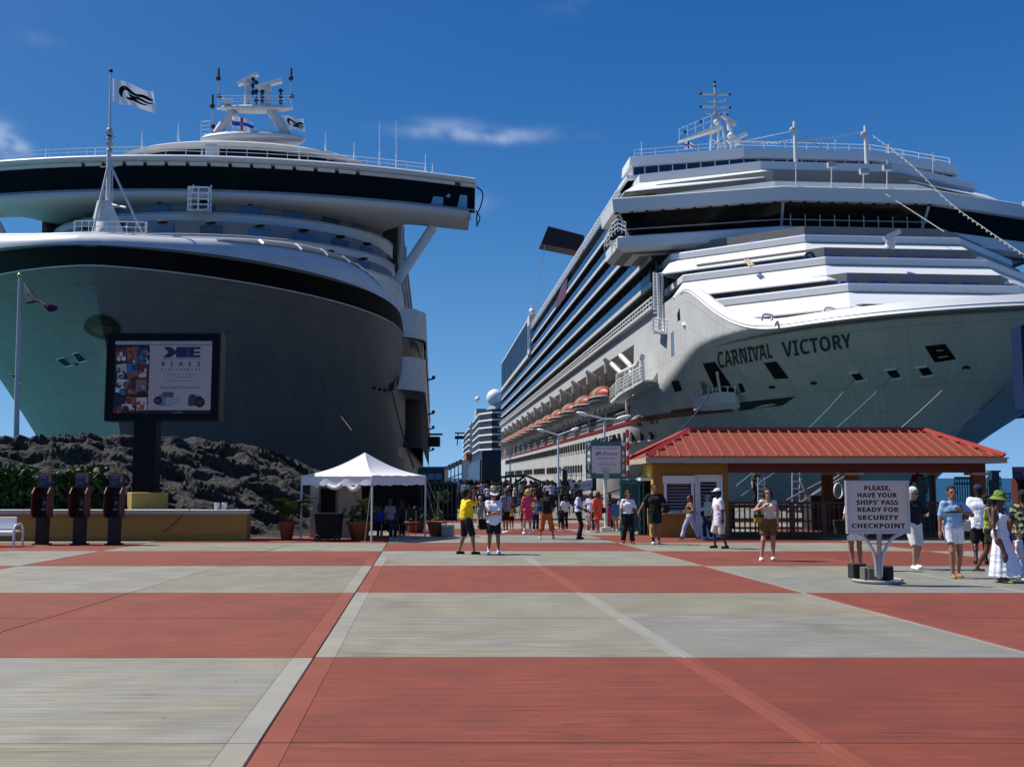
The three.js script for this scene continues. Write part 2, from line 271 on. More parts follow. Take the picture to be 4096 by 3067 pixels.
// ---------------------------------------------------------------- the left-hand cruise ship
const HL = hullShape({ B: 18.4, tc: -21.4, s0t: 62.5, s0w: 75, Lt: 26, Lw: 50, pt: 2, pw: 2.2, qt: 0.5, qw: 1.8, ht: 16.3, hw: -2.2, e: 1.9, eL: 1.2, er: 1.0 });
const shipL = thing('cruise_ship', 'white cruise ship with a black band round its bow, on the left', 'cruise ship', S(62.5, HL.tc, -2.2));
{
  const tc = HL.tc, P = shipL, pt = (s, tau, h) => S(s, tc + tau, h);
  const HW = phys(lin(0.26, 0.25, 0.235), 0.5, 0.3, { map: PLATES });  // white plating, its colour darkened to stand for the shade on the bow
  const hullGrid = grid((u, v) => {
    const side = u < 0.5 ? -1 : 1, w = Math.abs(u - 0.5) * 2, h = lerp(-2.2, 16.3, v), k = HL.ev(h);
    const s = w < 0.75 ? k.s0 + k.L * Math.pow(w / 0.75, 2) : lerp(k.s0 + k.L, 310, (w - 0.75) / 0.25);
    return pt(s, side * HL.b(s, h), h);
  }, 240, 48);
  const uvh = hullGrid.attributes.uv; for (let i = 0; i < uvh.count; i++) uvh.setXY(i, uvh.getX(i) * 14, uvh.getY(i) * 1.6);
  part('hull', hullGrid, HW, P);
  const rim = (w, h, out) => { const side = w < 0 ? -1 : 1, k = HL.ev(h), a = Math.abs(w), s = k.s0 + k.L * a * a * 1.22; return HL.P(Math.max(s, k.s0 + 0.02), h, side, out); };
  part('black_band', grid((u, v) => { const w = u * 2 - 1; return rim(w, lerp(15.08, 16.32, v) + 0.12 * (1 - Math.abs(w)), 0.05); }, 160, 4), M.black, P);
  part('band_edge', [tube(Array.from({ length: 60 }, (_, i) => rim(i / 29.5 - 1, 15.08 + 0.12 * (1 - Math.abs(i / 29.5 - 1)), 0.06)), 0.05, 120, 5)], M.paint, P);
  // rounded white bulwark above the band, with the open railing slot on the quay side
  const rise = (w) => { const a = Math.abs(w); return a < 0.62 ? lerp(0.95, 2.3, smooth(0.1, 0.62, a)) : lerp(2.3, 0.15, smooth(0.62, 0.98, a)); };
  const bul = (w, v) => { const r = rise(w), i = 1.1 + 0.6 * Math.abs(w), a = v * Math.PI / 2; const p = rim(w * 0.98, 16.32, 0.06 - i * (1 - Math.cos(a))); p.y += r * Math.sin(a); return p; };
  part('bulwark', grid((u, v) => bul(u * 2 - 1, v), 160, 10), M.white, P);
  part('bulwark_cap', tube(Array.from({ length: 80 }, (_, i) => bul(i / 39.5 - 1, 1)), 0.12, 160, 6), M.paint, P);
  const slot = (w, v) => { const p = bul(w, lerp(0.52, 0.86, v)); const c = bul(w, 0.3), n = pt(80, 0, p.y).sub(p).normalize(); return p.addScaledVector(n, -0.07).add(V(0, 0.03, 0)); };
  const slotMat = mat(lin(0.10, 0.105, 0.11), 0.7);
  const sw = (u) => lerp(0.27, 0.80, u), sh = (u) => Math.sin(Math.PI * clamp(u, 0.02, 0.98)) ** 0.4;
  part('bulwark_opening', grid((u, v) => slot(sw(u), 0.5 + (v - 0.5) * sh(u)), 60, 2), slotMat, P);
  for (const u of [0.2, 0.38, 0.52, 0.66, 0.76, 0.83, 0.89]) part('bulwark_stanchion', bar(slot(sw(u), 0.5 - 0.5 * sh(u)).add(V(0, 0, 0.05)), slot(sw(u), 0.5 + 0.5 * sh(u)).add(V(0, 0, 0.05)), 0.16), M.paint, P);
  part('forecastle_deck', poly(Array.from({ length: 60 }, (_, i) => { const w = (i / 59 - 0.5) * 1.8, p = rim(w, 16.32, -0.8); p.y = 16.75; return p; })), M.deckwall, P);

  // curved tiers under the bridge
  const arc = (sF, W, C, h, back, n = 40) => [...(back ? [pt(back, -W, h)] : []), ...Array.from({ length: n + 1 }, (_, i) => { const a = (i / n - 0.5) * Math.PI; return pt(sF + C * (1 - Math.cos(a)), W * Math.sin(a), h); }), ...(back ? [pt(back, W, h)] : [])];
  const tiers = [ // front s, half width, depth, top, bottom
    [91.6, 17.0, 12.2, 26.2, 24.85], [88.0, 17.3, 12.4, 23.3, 21.75], [82.0, 18.2, 13.4, 20.4, 16.2]];
  tiers.forEach(([sF, W, C, h1, h0], k) => {
    const o = arc(sF, W, C, h1, 112), l = arc(sF + (k < 2 ? 0.15 : 0.4), W, C, h0, 112), inn = arc(sF + 0.35, W - 0.35, C, h1, 112);
    part('deck_parapet', [ribbonSmooth(l, o), ribbonSmooth(o, inn)], M.white, P);
    part('parapet_rail', tube(o.filter((_, i) => i > 0 && i < o.length - 1), 0.09, 80, 6), M.grey, P);
    if (k < 2) part('deck_plate', [poly(l)], M.deckwall, P);
    const bs = sF + 1.15, h2 = k === 0 ? 28.2 : tiers[k - 1][4];
    part('deck_wall', ribbonSmooth(arc(bs, W - 0.9, C, h1 - 1.6, 113), arc(bs, W - 0.9, C, h2, 113)), mat(lin(0.17, 0.178, 0.19), 0.6), P);  // wall colour darkened to hold the shade behind the parapets
    // round-cornered cabin windows and dark fittings on the wall
    for (let i = -4; i <= 4; i++) {
      const a = i * 0.26 + (k % 2 ? 0.09 : 0), wp = (b) => pt(bs + C * (1 - Math.cos(b)) - 0.07, (W - 0.9) * Math.sin(b), 0), p = wp(a), tg = wp(a + 0.02).sub(wp(a - 0.02)), dir = Math.atan2(-tg.z, tg.x);
      const g = rbox(1.9, 0.95, 0.12, 0.05).rotateY(dir).translate(p.x, h1 + 0.62, p.z);
      part('cabin_window', g, i % 3 ? mat(lin(0.06, 0.13, 0.25), 0.15) : mat(lin(0.04, 0.07, 0.11), 0.15), P);
      part('wall_lamp', new THREE.SphereGeometry(0.42, 10, 8).scale(1.2, 0.35, 0.6).translate(p.x, h1 + 1.3, p.z).translate(AX.x * -0.3, 0, AX.z * -0.3), M.black, P);
    }
  });

  // the bridge across the full width and beyond, its wings on struts
  const WB = 25.4, bs = (tau) => 92 + 5 * (tau / 25.3) ** 2;
  const sweepW = (prof) => grid((u, v, i, j) => { const tau = lerp(-WB + 0.6, WB - 0.6, u), q = prof[j], lim = -(3.2 + 7.3 * (1 - smooth(14, 19, Math.abs(tau)))); return pt(bs(tau) - Math.max(q[0], lim), tau, q[1]); }, 64, prof.length - 1);
  const sweep = (prof, n = 48, a = -WB, b = WB) => grid((u, v, i, j) => { const tau = lerp(a, b, u), q = prof[j]; return pt(bs(tau) - q[0], tau, q[1]); }, n, prof.length - 1);
  part('bridge_roof', [sweep([[-9, 31.75], [-0.3, 31.75], [0.25, 31.68], [0.42, 31.5], [0.36, 31.3], [0.1, 31.16], [-1.0, 31.14]]), ...[-1, 1].map((k) => poly([[-9, 31.75], [-0.3, 31.75], [0.25, 31.68], [0.42, 31.5], [0.36, 31.3], [0.1, 31.16], [-9, 31.14]].map(([o, h]) => pt(bs(WB) - o, k * WB, h))))], M.white, P);
  for (let i = 0; i < 26; i++) { const w = i < 2 || i > 23 ? 1.5 : i < 6 || i > 19 ? 2.1 : 1.72, a = -WB + 0.7 + i * 1.945; part('soffit_panel', [sweep([[0.0, 31.12], [-0.1, 30.84], [-0.25, 30.82]], 2, a, a + w - 0.12)], M.white, P); }
  part('bridge_windows', [sweep([[-0.28, 30.85], [-0.85, 28.4]]), ...[-1, 1].map((k) => poly([pt(97.3, k * (WB - 0.1), 30.85), pt(97.8, k * (WB - 0.6), 28.4), pt(100.4, k * (WB - 0.6), 28.4), pt(100.4, k * (WB - 0.1), 30.85)]))], M.darkglass, P);
  for (const k of [-1, 1]) part('wing_back', ribbon([15, 18, 21, 23, 25.1].map((t) => pt(bs(t) + 3.3, k * t, 28.3)), [15, 18, 21, 23, 25.1].map((t) => pt(bs(t) + 3.3, k * t, 31.2))), M.white2, P);
  const skyPane = mat(lin(0.16, 0.40, 0.58), 0.25);  // opaque panes: the sky seen through them is put into the colour
  for (const [a, b, h0, h1] of [[20.9, 22.2, 28.5, 29.55], [23.55, 24.6, 28.5, 30.0], [22.4, 22.9, 29.6, 29.95]]) part('painted_sky_pane', poly([[a, h0], [b, h0], [b, h1], [a + 0.35, h1]].map(([t, h]) => pt(bs(t) + 0.82 - (h - 28.4) * 0.235, t, h))), skyPane, P, 'pale pane with the sky behind it painted on at the wing end');
  for (const [a, b] of [[-24.9, -24.1], [-23.9, -23.2], [-22.9, -22.2]]) part('painted_sky_pane', poly([[a, 28.5], [b, 28.5], [b - 0.2, 29.4], [a + 0.2, 29.3]].map(([t, h]) => pt(bs(t) + 0.82 - (h - 28.4) * 0.235, t, h))), skyPane, P);
  part('bridge_beam', [sweepW([[-0.85, 28.42], [0.05, 28.42], [0.28, 28.25], [0.3, 28.0], [0.1, 27.7], [-0.5, 27.4], [-2.2, 27.2], [-6, 27.15], [-10.5, 27.3]]), ...[-1, 1].map((k) => poly([[-0.85, 28.42], [0.05, 28.42], [0.32, 28.2], [0.35, 27.9], [0.1, 27.4], [-0.5, 27.4], [-2.2, 27.2], [-3.2, 27.2], [-3.2, 28.4]].map(([o, h]) => pt(bs(WB - 0.6) - o, k * (WB - 0.6), h))))], mat(lin(0.5, 0.5, 0.5), 0.5), P);
  part('bridge_sill', sweep([[0.06, 28.44], [0.2, 28.52], [-0.3, 28.52]]), M.grey, P);
  for (const k of [-1, 1]) part('wing_strut', rod(pt(98.0, k * 21.2, 26.9), pt(96.8, k * 17.2, 20.3), 0.48, 0.48, 16), M.white, P);
  for (const k of [1]) part('wing_handrail', [tube([pt(97.3, WB + 0.1, 31), pt(97.4, WB + 0.75, 30.4), pt(97.6, WB + 0.55, 29), pt(97.7, WB + 0.2, 28.2), pt(97.7, WB + 0.25, 27)], 0.07, 20, 5), tube([pt(97.6, WB + 0.1, 28.6), pt(97.6, WB + 0.5, 27.8), pt(97.6, WB + 0.15, 27.0)], 0.06, 16, 5)], M.black, P);
  part('boarding_cage', [railing([pt(91.2, -0.9, 26.1), pt(90.2, -0.9, 26.1), pt(90.2, 0.9, 26.1), pt(91.2, 0.9, 26.1)], 2.1, 4, 1, 0.09), bar(pt(91.3, -0.8, 28), pt(91.6, -0.8, 28.8), 0.12), bar(pt(91.3, 0.8, 28), pt(91.6, 0.8, 28.8), 0.12), box(1.9, 0.12, 1.2).translate(pt(90.7, 0, 26.1).x, 26.1, pt(90.7, 0, 0).z)], M.paint, P);
  const roofRail = Array.from({ length: 25 }, (_, i) => { const t = -WB + 1 + i * 1.87; return pt(bs(t) + 1.1, t, 31.75); });
  part('roof_railing', railing(roofRail, 1.15, 3, 1.9, 0.035), M.paint, P);

  // glazed lounge with a rounded roof above the bridge
  const ec = 0.9, el = (W, C, sF, h, n = 36) => Array.from({ length: n + 1 }, (_, i) => { const a = (i / n - 0.5) * Math.PI; return pt(sF + C * (1 - Math.cos(a)), ec + W * Math.sin(a), h); });
  part('lounge_roof', [ribbonSmooth(el(13.6, 9, 99.6, 35.25), el(13.8, 9.2, 99.3, 35.6)), ribbonSmooth(el(13.8, 9.2, 99.3, 35.6), el(13.2, 8.8, 100, 35.95)), ribbonSmooth(el(13.2, 8.8, 100, 35.95), el(9, 6, 104, 36.3)), poly(el(9, 6, 104, 36.3)), ribbonSmooth(el(12.6, 8.6, 101, 35.1), el(13.6, 9, 99.6, 35.25))], M.white, P);
  part('lounge_windows', ribbonSmooth(el(12.6, 8.4, 101, 31.8), el(13.2, 8.8, 100.2, 35.15)), phys(lin(0.006, 0.009, 0.014), 0.25, 0.15), P);
  part('lounge_trim', [tube(el(13.0, 8.7, 100.4, 34.75), 0.07, 60, 5), tube(el(13.0, 8.7, 100.4, 35.0), 0.1, 60, 5)], mat(lin(0.5, 0.46, 0.38), 0.5), P);

  // radar mast on its rounded pedestal
  const rm = (x, y, s = 104) => sightS(x, y, s), mastC = rm(548, 290), ms = 118;
  part('mast_pedestal', new THREE.LatheGeometry([[0, 0.0], [5.2, 0.0], [5.55, 0.3], [5.3, 0.62], [4.3, 0.85], [0, 0.95]].map(([x, y]) => new THREE.Vector2(x, y)), 32).scale(1.0, 1.0, 0.3).translate(rm(546, 306).x, rm(546, 306).y - 0.1, mastC.z), M.white, P);
  for (const p of [[[468, 290], [478, 276], [492, 258], [505, 243]], [[618, 292], [608, 275], [596, 256], [585, 240]]]) part('mast_leg', tube(p.map(([x, y]) => rm(x, y)), 0.55, 16, 10), M.white, P);
  part('mast_platform', grid((u, v) => { const x = lerp(468, 633, u), a = v * Math.PI * 2, e = Math.sin(Math.PI * clamp(u, 0.03, 0.97)) ** 0.5, p = rm(x, 234); return p.add(V(0, Math.sin(a) * 0.42 * e - (e - 0.5) * 0.2, 0)).addScaledVector(AX, Math.cos(a) * 0.8 * e); }, 24, 16), M.white, P);
  part('platform_railing', railing([rm(471, 226, 103), rm(500, 226, 103), rm(560, 227, 103), rm(600, 227, 103), rm(630, 226, 103)], 1.0, 3, 1.1, 0.03), M.paint, P);
  for (const [x0, y0, x1, y1, px, yb] of [[513, 182, 556, 159, 533, 228], [551, 190, 608, 174, 578, 228], [478, 211, 506, 218, 491, 228]]) {
    const t = rm((x0 + x1) / 2, (y0 + y1) / 2 + 4);
    part('radar_post', [rod(rm(px, yb), rm(px, (y0 + y1) / 2 + 12), 0.3, 0.26), rod(rm(px, (y0 + y1) / 2 + 13), rm(px, (y0 + y1) / 2 + 3), 0.42, 0.36)], M.white, P);
    part('radar_scanner', bar(rm(x0, y0), rm(x1, y1), x0 === 478 ? 0.14 : 0.42, x0 === 478 ? 0.14 : 0.5), M.paint, P);
  }
  for (const [x, y0, y1] of [[472, 223, 148], [629, 223, 148], [459, 290, 205]]) { part('whip_aerial', rod(rm(x, y0), rm(x, y1), 0.09, 0.05), M.grey, P); part('aerial_head', [ball(0.28, rm(x - 1, lerp(y0, y1, 0.72))), rod(rm(x, lerp(y0, y1, 0.7)), rm(x, y1), 0.12, 0.1), ball(0.25, rm(x + 1, lerp(y0, y1, 0.2)))], M.soot, P); }
  for (const [x, y0, y1] of [[553, 226, 178], [606, 226, 196], [546, 208, 170], [566, 224, 198]]) part('signal_lamp', [rod(rm(x, y0), rm(x, y1), 0.07), ...[0, 0.4, 0.8].map((k) => ball(0.24, rm(x, lerp(y1, y0, k))))], M.soot, P);
  part('dome_railing', [railing([rm(433, 298), rm(452, 296)], 1.8, 4, 1, 0.05), railing([rm(500, 296), rm(560, 296)], 0.9, 2, 1.5, 0.04)], M.paint, P);
  for (const [x, y0, y1, s] of [[306, 318, 284, 104], [385, 298, 266, 103], [703, 320, 284, 104], [765, 338, 308, 105], [820, 352, 262, 106], [856, 364, 260, 107], [646, 350, 312, 100], [98, 345, 318, 98], [205, 345, 320, 98], [919, 372, 332, 99], [934, 376, 352, 99], [436, 334, 308, 93]]) part('roof_aerial', [rod(sightS(x, y0 + 4, s), sightS(x, y1, s), 0.06, 0.035), rod(sightS(x, y0 + 5, s), sightS(x, lerp(y0, y1, 0.3), s), 0.12, 0.08)], M.paint, P);
  part('roof_cabinet', box(1.1, 1.5, 0.9).translate(pt(93.8, 0.3, 33).x, 32.6, pt(93.8, 0.3, 33).z), M.white2, P);

  // foremast on the bow
  const fm = (x, y, s = 66.6) => sightS(x, y, s);
  part('foremast_cone', [orient(new THREE.CylinderGeometry(0.45, 1.25, fm(232, 454).distanceTo(fm(232, 522)), 20), fm(232, 522), fm(232, 454)), new THREE.CylinderGeometry(0.5, 0.72, 1.2, 16).translate(fm(226, 458).x, fm(226, 455).y, fm(226, 455).z)], mat(lin(0.66, 0.65, 0.6), 0.5), P);
  part('foremast_pole', [rod(fm(232, 470), fm(235, 330), 0.17, 0.14), rod(fm(235, 330), fm(237, 275), 0.14, 0.11), rod(fm(237, 275), fm(239, 152), 0.085, 0.06)], M.white2, P);
  for (const [x0, y0, x1, y1] of [[234, 352, 200, 500], [236, 352, 308, 506], [230, 440, 271, 448]]) part('foremast_stay', rod(fm(x0, y0), fm(x1, y1, 65.5), 0.075, 0.075), M.white2, P);
  part('foremast_ladder', [bar(fm(243, 345), fm(242, 460), 0.04), bar(fm(239, 345), fm(237, 460), 0.04), ...Array.from({ length: 22 }, (_, i) => bar(fm(238, 348 + i * 5), fm(243, 348 + i * 5), 0.04))], M.white2, P);
  part('foremast_lights', [282, 290, 300, 312, 326].map((y, i) => i % 2 ? new THREE.CylinderGeometry(0.28, 0.2, 0.16, 12).translate(fm(236, y).x, fm(236, y).y, fm(236, y).z) : ball(0.2, fm(236, y))).concat([bar(fm(222, 302), fm(250, 296), 0.06), bar(fm(216, 360), fm(252, 358), 0.07)]), M.grey, P);
  part('foremast_ball', [ball(0.13, fm(239, 153)), ball(0.14, fm(236, 283)), ball(0.15, fm(236, 295))], M.black, P);
  const fr = (x, y, s) => sightS(x, y, s);
  part('foredeck_railing', [railing([fr(158, 514, 66.5), fr(160, 512, 64.5), fr(205, 512, 63.8), fr(252, 513, 63.8), fr(312, 514, 64.5), fr(316, 512, 66.5)], 1.05, 3, 0.62, 0.032)], M.paint, P);

  // marks and openings on the hull
  part('bow_emblem', discOn(HL, (a, r) => [220 + r * (40 * Math.cos(a) * (1 - 0.12 * Math.sin(a)) - 4 * Math.sin(a)), 706 - r * (27 * Math.sin(a) - 8 * Math.cos(a) * Math.max(0, -Math.sin(a)))], 0.06), mat(lin(0.022, 0.02, 0.014), 0.7), P, 'dark oval sun emblem on the bow');
  part('emblem_sun', discOn(HL, (a, r) => [220 + 23 * r * Math.cos(a), 712 - 11 * r * Math.sin(a)], 0.1), mat(lin(0.085, 0.07, 0.02), 0.7), P);
  part('emblem_rim', discOn(HL, (a, r) => { const q = lerp(0.97, 1.03, r); return [220 + q * (40 * Math.cos(a) * (1 - 0.12 * Math.sin(a)) - 4 * Math.sin(a)), 706 - q * (27 * Math.sin(a) - 8 * Math.cos(a) * Math.max(0, -Math.sin(a)))]; }, 0.09, 48, 1), mat(lin(0.12, 0.11, 0.04), 0.7), P);
  for (let i = 0; i < 12; i++) { const a = Math.PI * (0.03 + i / 11 * 0.94), c = Math.cos(a), s = Math.sin(a); part('emblem_ray', onHull(HL, [[220 + 26 * c - 1.3 * s, 710 - 13 * s], [220 + 26 * c + 1.3 * s, 710 - 13 * s], [220 + (33 + (i % 2) * 3) * c, 710 - (20 + (i % 2) * 3) * s]], 0.12, 5), mat(lin(0.14, 0.12, 0.05), 0.7), P); }
  const left = [[[120, 776], [138, 771], [157, 788], [140, 792]], [[155, 764], [169, 760], [188, 778], [170, 783]], [[19, 807], [33, 808], [47, 825], [39, 826]]];
  for (const o of left) { part('mooring_port', onHull(HL, o), M.black, P); part('port_frame', frameOn(HL, o, 0.07), M.white2, P); }
  part('hawse_hole', onHull(HL, [[160, 786], [165, 783], [170, 787], [165, 790]]), M.black, P);
  for (const o of [[[841, 828], [852, 822], [851, 842], [837, 846]], [[853, 812], [856, 806], [853, 826], [850, 826]], [[858, 814], [861, 808], [860, 830], [856, 834]]]) part('mooring_port', onHull(HL, o), M.black, P);
  for (const [x, y] of [[808, 838], [820, 841], [831, 843]]) part('hawse_hole', onHull(HL, [[x - 4, y - 3], [x + 3, y - 4], [x + 4, y + 2], [x - 3, y + 3]]), M.black, P);
  for (let i = 0; i < 6; i++) part('draught_mark', onHull(HL, [[860 + i * 2.6, 968 - i * 1.2], [861.4 + i * 2.6, 967.4 - i * 1.2], [862.4 + i * 2.6, 986 + i], [861 + i * 2.6, 986 + i]]), i < 3 ? M.white2 : M.grey, P);

  // side of the ship aft of the bow: overhanging lower block, boats deck and the balcony block above
  const side = (tau0, tau1, sA, sB, C, h, n = 14) => [...Array.from({ length: n + 1 }, (_, i) => { const a = i / n * Math.PI / 2; return pt(sA + C * (1 - Math.cos(a)), lerp(tau0, tau1, Math.sin(a)), h); }), pt(sB, tau1, h)];
  const blk = (h0, h1, m, name, inset = 0, sA = 95, t0 = 16.2) => part(name, [ribbonSmooth(side(t0, 20.6 - inset, sA + inset, 300, 4.5, h0), side(t0, 20.6 - inset, sA + inset, 300, 4.5, h1))], m, P);
  blk(15.5, 18.3, M.white, 'side_bulkhead'); blk(13.6, 15.5, M.window, 'side_windows', 0.25); blk(10.4, 13.6, M.white, 'side_bulkhead', 0); blk(5.2, 10.4, M.soot, 'side_recess', 0.4, 107, 18);
  part('side_deck', [poly([...side(16.2, 20.6, 95, 300, 4.5, 18.3), pt(300, 10, 18.3), pt(95, 10, 18.3)]), poly([...side(16.2, 20.6, 95, 300, 4.5, 10.4), pt(300, 10, 10.4), pt(95, 10, 10.4)])], M.deckwall, P);
  for (let i = 0; i < 9; i++) part('window_mullion', bar(pt(95.4 + i * 0.7 + (i > 5 ? i : 0), lerp(16.6, 20.5, Math.min(1, i / 6)), 13.6), pt(95.4 + i * 0.7 + (i > 5 ? i : 0), lerp(16.6, 20.5, Math.min(1, i / 6)), 15.5), 0.1), M.grey, P);
  const bw = [pt(104, 17.4, 18.3), pt(300, 17.4, 18.3)];
  part('balcony_block', [ribbon([pt(100, 10, 18.3), pt(104, 17.4, 18.3), pt(300, 17.4, 18.3)], [pt(100, 10, 31), pt(104, 17.4, 31), pt(300, 17.4, 31)]), poly([pt(100, -17.4, 31), pt(100, 17.4, 31), pt(300, 17.4, 31), pt(300, -17.4, 31)])], M.soot, P);
  for (let k = 0; k < 5; k++) part('balcony_edge', box(0.3, 0.5, 195).rotateY(TH).translate(pt(202, 17.6, 0).x, 19.9 + k * 2.7, pt(202, 17.6, 0).z), M.white, P);
  for (const s of [104.5, 108, 114, 124]) part('balcony_pillar', bar(pt(s, 17.75, 18.3), pt(s, 17.75, 31), 0.28), M.white, P);
  part('ship_far_side', [ribbon([pt(100, -17.4, 16), pt(300, -17.4, 16)], [pt(100, -17.4, 31), pt(300, -17.4, 31)])], M.white, P);
  for (const [s, h] of [[128, 14.5], [135, 10.5], [150, 9.2], [170, 6.5]]) part('fender_bracket', [bar(pt(s, 20.6, h), pt(s, 21.5, h + 0.2), 0.2), ball(0.24, pt(s, 21.4, h + 0.35))], M.soot, P);
  part('gangway_cab', [box(1.9, 1.7, 3).translate(pt(176, 21.6, 0).x, 8.3, pt(176, 22.2, 0).z), box(2.4, 0.2, 3.4).translate(pt(176, 21.8, 0).x, 9.6, pt(176, 22.4, 0).z)], M.soot, P);
  part('blue_screen', box(1.2, 2.2, 0.2).translate(pt(110, 18.9, 0).x, 19.5, pt(110, 18.9, 0).z), M.blueglass, P);
  part('deck_crane', [box(1.4, 1.6, 1.6).translate(pt(107, 17.2, 0).x, 19.2, pt(107, 17.2, 0).z), ...[0, 1, 2].map((i) => bar(pt(107, 16.6, 19.2 + i * 0.8), pt(107, 17.6, 19.2 + i * 0.8), 0.3))], M.grey, P);
}

// ---------------------------------------------------------------- the right-hand cruise ship
const font = await new FontLoader().loadAsync('fonts/droid/droid_sans_bold.typeface.json');
const HR = hullShape({ B: 18.9, tc: 40.9, s0t: 59, s0w: 83, Lt: 25, Lw: 62, pt: 2, pw: 1.7, qt: 0.55, qw: 1.0, ht: 13.1, hw: -2.2, e: 1.4, er: 1.53 });
const shipR = thing('cruise_ship', 'white cruise ship with a painted name and faceted decks behind the pavilion', 'cruise ship', S(59, HR.tc, -2.2));
{
  const tc = HR.tc, P = shipR, pt = (s, tau, h) => S(s, tc + tau, h);
  const HW = phys(lin(0.64, 0.645, 0.635), 0.4, 0.45, { map: PLATES });
  const topAt = (s) => 13.1 + 5.5 * Math.pow(smooth(69, 86, s), 1.35), SEND = 107, yb = -2.2;
  const hp = (u, v, side, out = 0) => { // forward plating up to the sheer line
    const st = 59 + (SEND - 59) * u * u, H = topAt(st), h = lerp(yb, H, v), k = HR.ev(Math.min(h, 13.1)), s = lerp(k.s0, SEND, u * u);
    return HR.P(s, h, side, out);
  };
  const fw = grid((u, v) => hp(Math.abs(u - 0.5) * 2, v, u < 0.5 ? -1 : 1), 220, 48);
  { const a = fw.attributes.uv; for (let i = 0; i < a.count; i++) a.setXY(i, a.getX(i) * 10, a.getY(i) * 1.5); }
  part('hull', fw, HW, P);
  const aftSide = (side) => { const g = grid((u, v) => { const s = lerp(107, 322, u * u), h = lerp(-2.2, 8.5, v); return HR.P(s, h, side); }, 60, 14), a = g.attributes.uv; for (let i = 0; i < a.count; i++) a.setXY(i, a.getX(i) * 20, a.getY(i)); return g; };
  part('hull_side', [aftSide(-1), aftSide(1), poly([pt(322, -18.9, -2.2), pt(322, 18.9, -2.2), pt(322, 18.9, 30), pt(322, -18.9, 30)])], HW, P);
  // white bulwark following the sheer line
  const shp = (u, v, side) => { const p = hp(u, 1, side, 0.06 - 0.35 * v); p.y += (0.12 + 0.36 * (1 - smooth(0.6, 0.95, u) * 0.4)) * v * 1.1 * (1 - 0.9 * smooth(0.66, 0.76, u)) - 0.25 * (1 - v); return p; };
  part('bulwark', [grid((u, v) => shp(Math.abs(u - 0.5) * 2 * 0.76, v, u < 0.5 ? -1 : 1), 160, 3), grid((u, v) => { const uu = Math.abs(u - 0.5) * 2 * 0.76, sd = u < 0.5 ? -1 : 1, p = shp(uu, 1, sd), q = hp(uu, 1, sd, -0.55); q.y = p.y; return p.lerp(q, v); }, 160, 1)], M.paint, P);
  // side plating between the bow and the boats, and the strip under the balconies
  part('side_plating', [poly([[107, 12.9], [107.9, 12.9], [107.4, 16.6], [322, 16.6], [322, 18.7], [107, 18.7]].map(([s, h]) => pt(s, -18.9, h))), poly([[107, 8.4], [110.5, 8.4], [108.6, 12.5], [107.9, 12.9], [107, 12.9]].map(([s, h]) => pt(s, -18.9, h))), poly([[85, 8], [322, 8], [322, 18.7], [85, 18.7]].map(([s, h]) => pt(s, 18.9, h)))], HW, P);
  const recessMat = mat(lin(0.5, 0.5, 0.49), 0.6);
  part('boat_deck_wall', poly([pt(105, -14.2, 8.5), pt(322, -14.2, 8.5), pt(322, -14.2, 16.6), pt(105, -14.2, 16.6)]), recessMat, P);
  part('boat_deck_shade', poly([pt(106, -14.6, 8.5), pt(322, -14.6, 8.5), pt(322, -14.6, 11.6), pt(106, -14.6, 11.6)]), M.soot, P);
  part('boat_deck_floor', poly([pt(105, -18.9, 8.55), pt(322, -18.9, 8.55), pt(322, -14.2, 8.55), pt(105, -14.2, 8.55)]), M.grey, P);
  part('boat_deck_soffit', poly([pt(104, -18.9, 16.6), pt(322, -18.9, 16.6), pt(322, -14.2, 16.6), pt(104, -14.2, 16.6)]), M.deckwall, P);
  part('boat_deck_end', poly([pt(105.2, -18.85, 8.5), pt(105.2, -14.2, 8.5), pt(105.2, -14.2, 16.6), pt(105.2, -18.85, 16.6)]), M.deckwall, P);
  for (let i = 0; i < 44; i++) { const s = 112 + i * 4.7; part('tall_window', box(0.12, 3.4, 1.7).rotateY(TH).translate(pt(s, -14.3, 0).x, 14.2, pt(s, -14.3, 0).z), M.window, P); if (i % 3 === 0) part('deck_pillar', rod(pt(s + 2, -18.5, 8.5), pt(s + 2, -18.5, 11), 0.16), M.white2, P); }
  part('boat_deck_railing', railing([pt(110, -18.8, 8.5), pt(320, -18.8, 8.5)], 1.1, 2, 1.6, 0.06), M.grey, P);
  for (let i = 0; i < 40; i++) part('lower_opening', box(0.1, 2.2, 0.85).rotateY(TH).translate(pt(114 + i * 5, -14.35, 0).x, 9.9, pt(114 + i * 5, -14.35, 0).z), M.soot, P);
  // red line along the side, with the bow shade painted into its forward end
  const line = (s0, s1, ha, hb, n) => grid((u, v) => { const s = lerp(s0, s1, u); return HR.P(s, lerp(ha(u), hb(u), v), -1, 0.1); }, n, 1);
  part('red_line', line(88, 322, () => 7.92, () => 8.36, 120), mat(lin(0.2, 0.014, 0.012), 0.5), P);
  part('shaded_red_line', onHull(HR, [[1582, 871], [1720, 856], [1690, 876], [1582, 889], [1480, 899], [1450, 903], [1450, 886], [1480, 882]], 0.05, 5), mat(lin(0.03, 0.014, 0.012), 0.5), P);
  // rows of tall portholes
  const port = plain(rbox(0.36, 1.15, 0.95, 0.03).rotateY(TH)), lip = plain(rbox(0.5, 0.09, 1.1, 0.02).rotateY(TH));
  for (let i = 0; i < 72; i++) for (const h of [6.6, 3.3]) {
    const s = 105.5 + i * 2.75; if (h < 4 && (i < 12 || i % 9 === 5)) continue; const p = HR.P(s, h, -1, 0.03);
    part('porthole', port.clone().translate(p.x, p.y, p.z), M.soot, P); if (i < 26) part('porthole_lip', lip.clone().translate(p.x, p.y - 0.66, p.z), M.paint, P);
  }
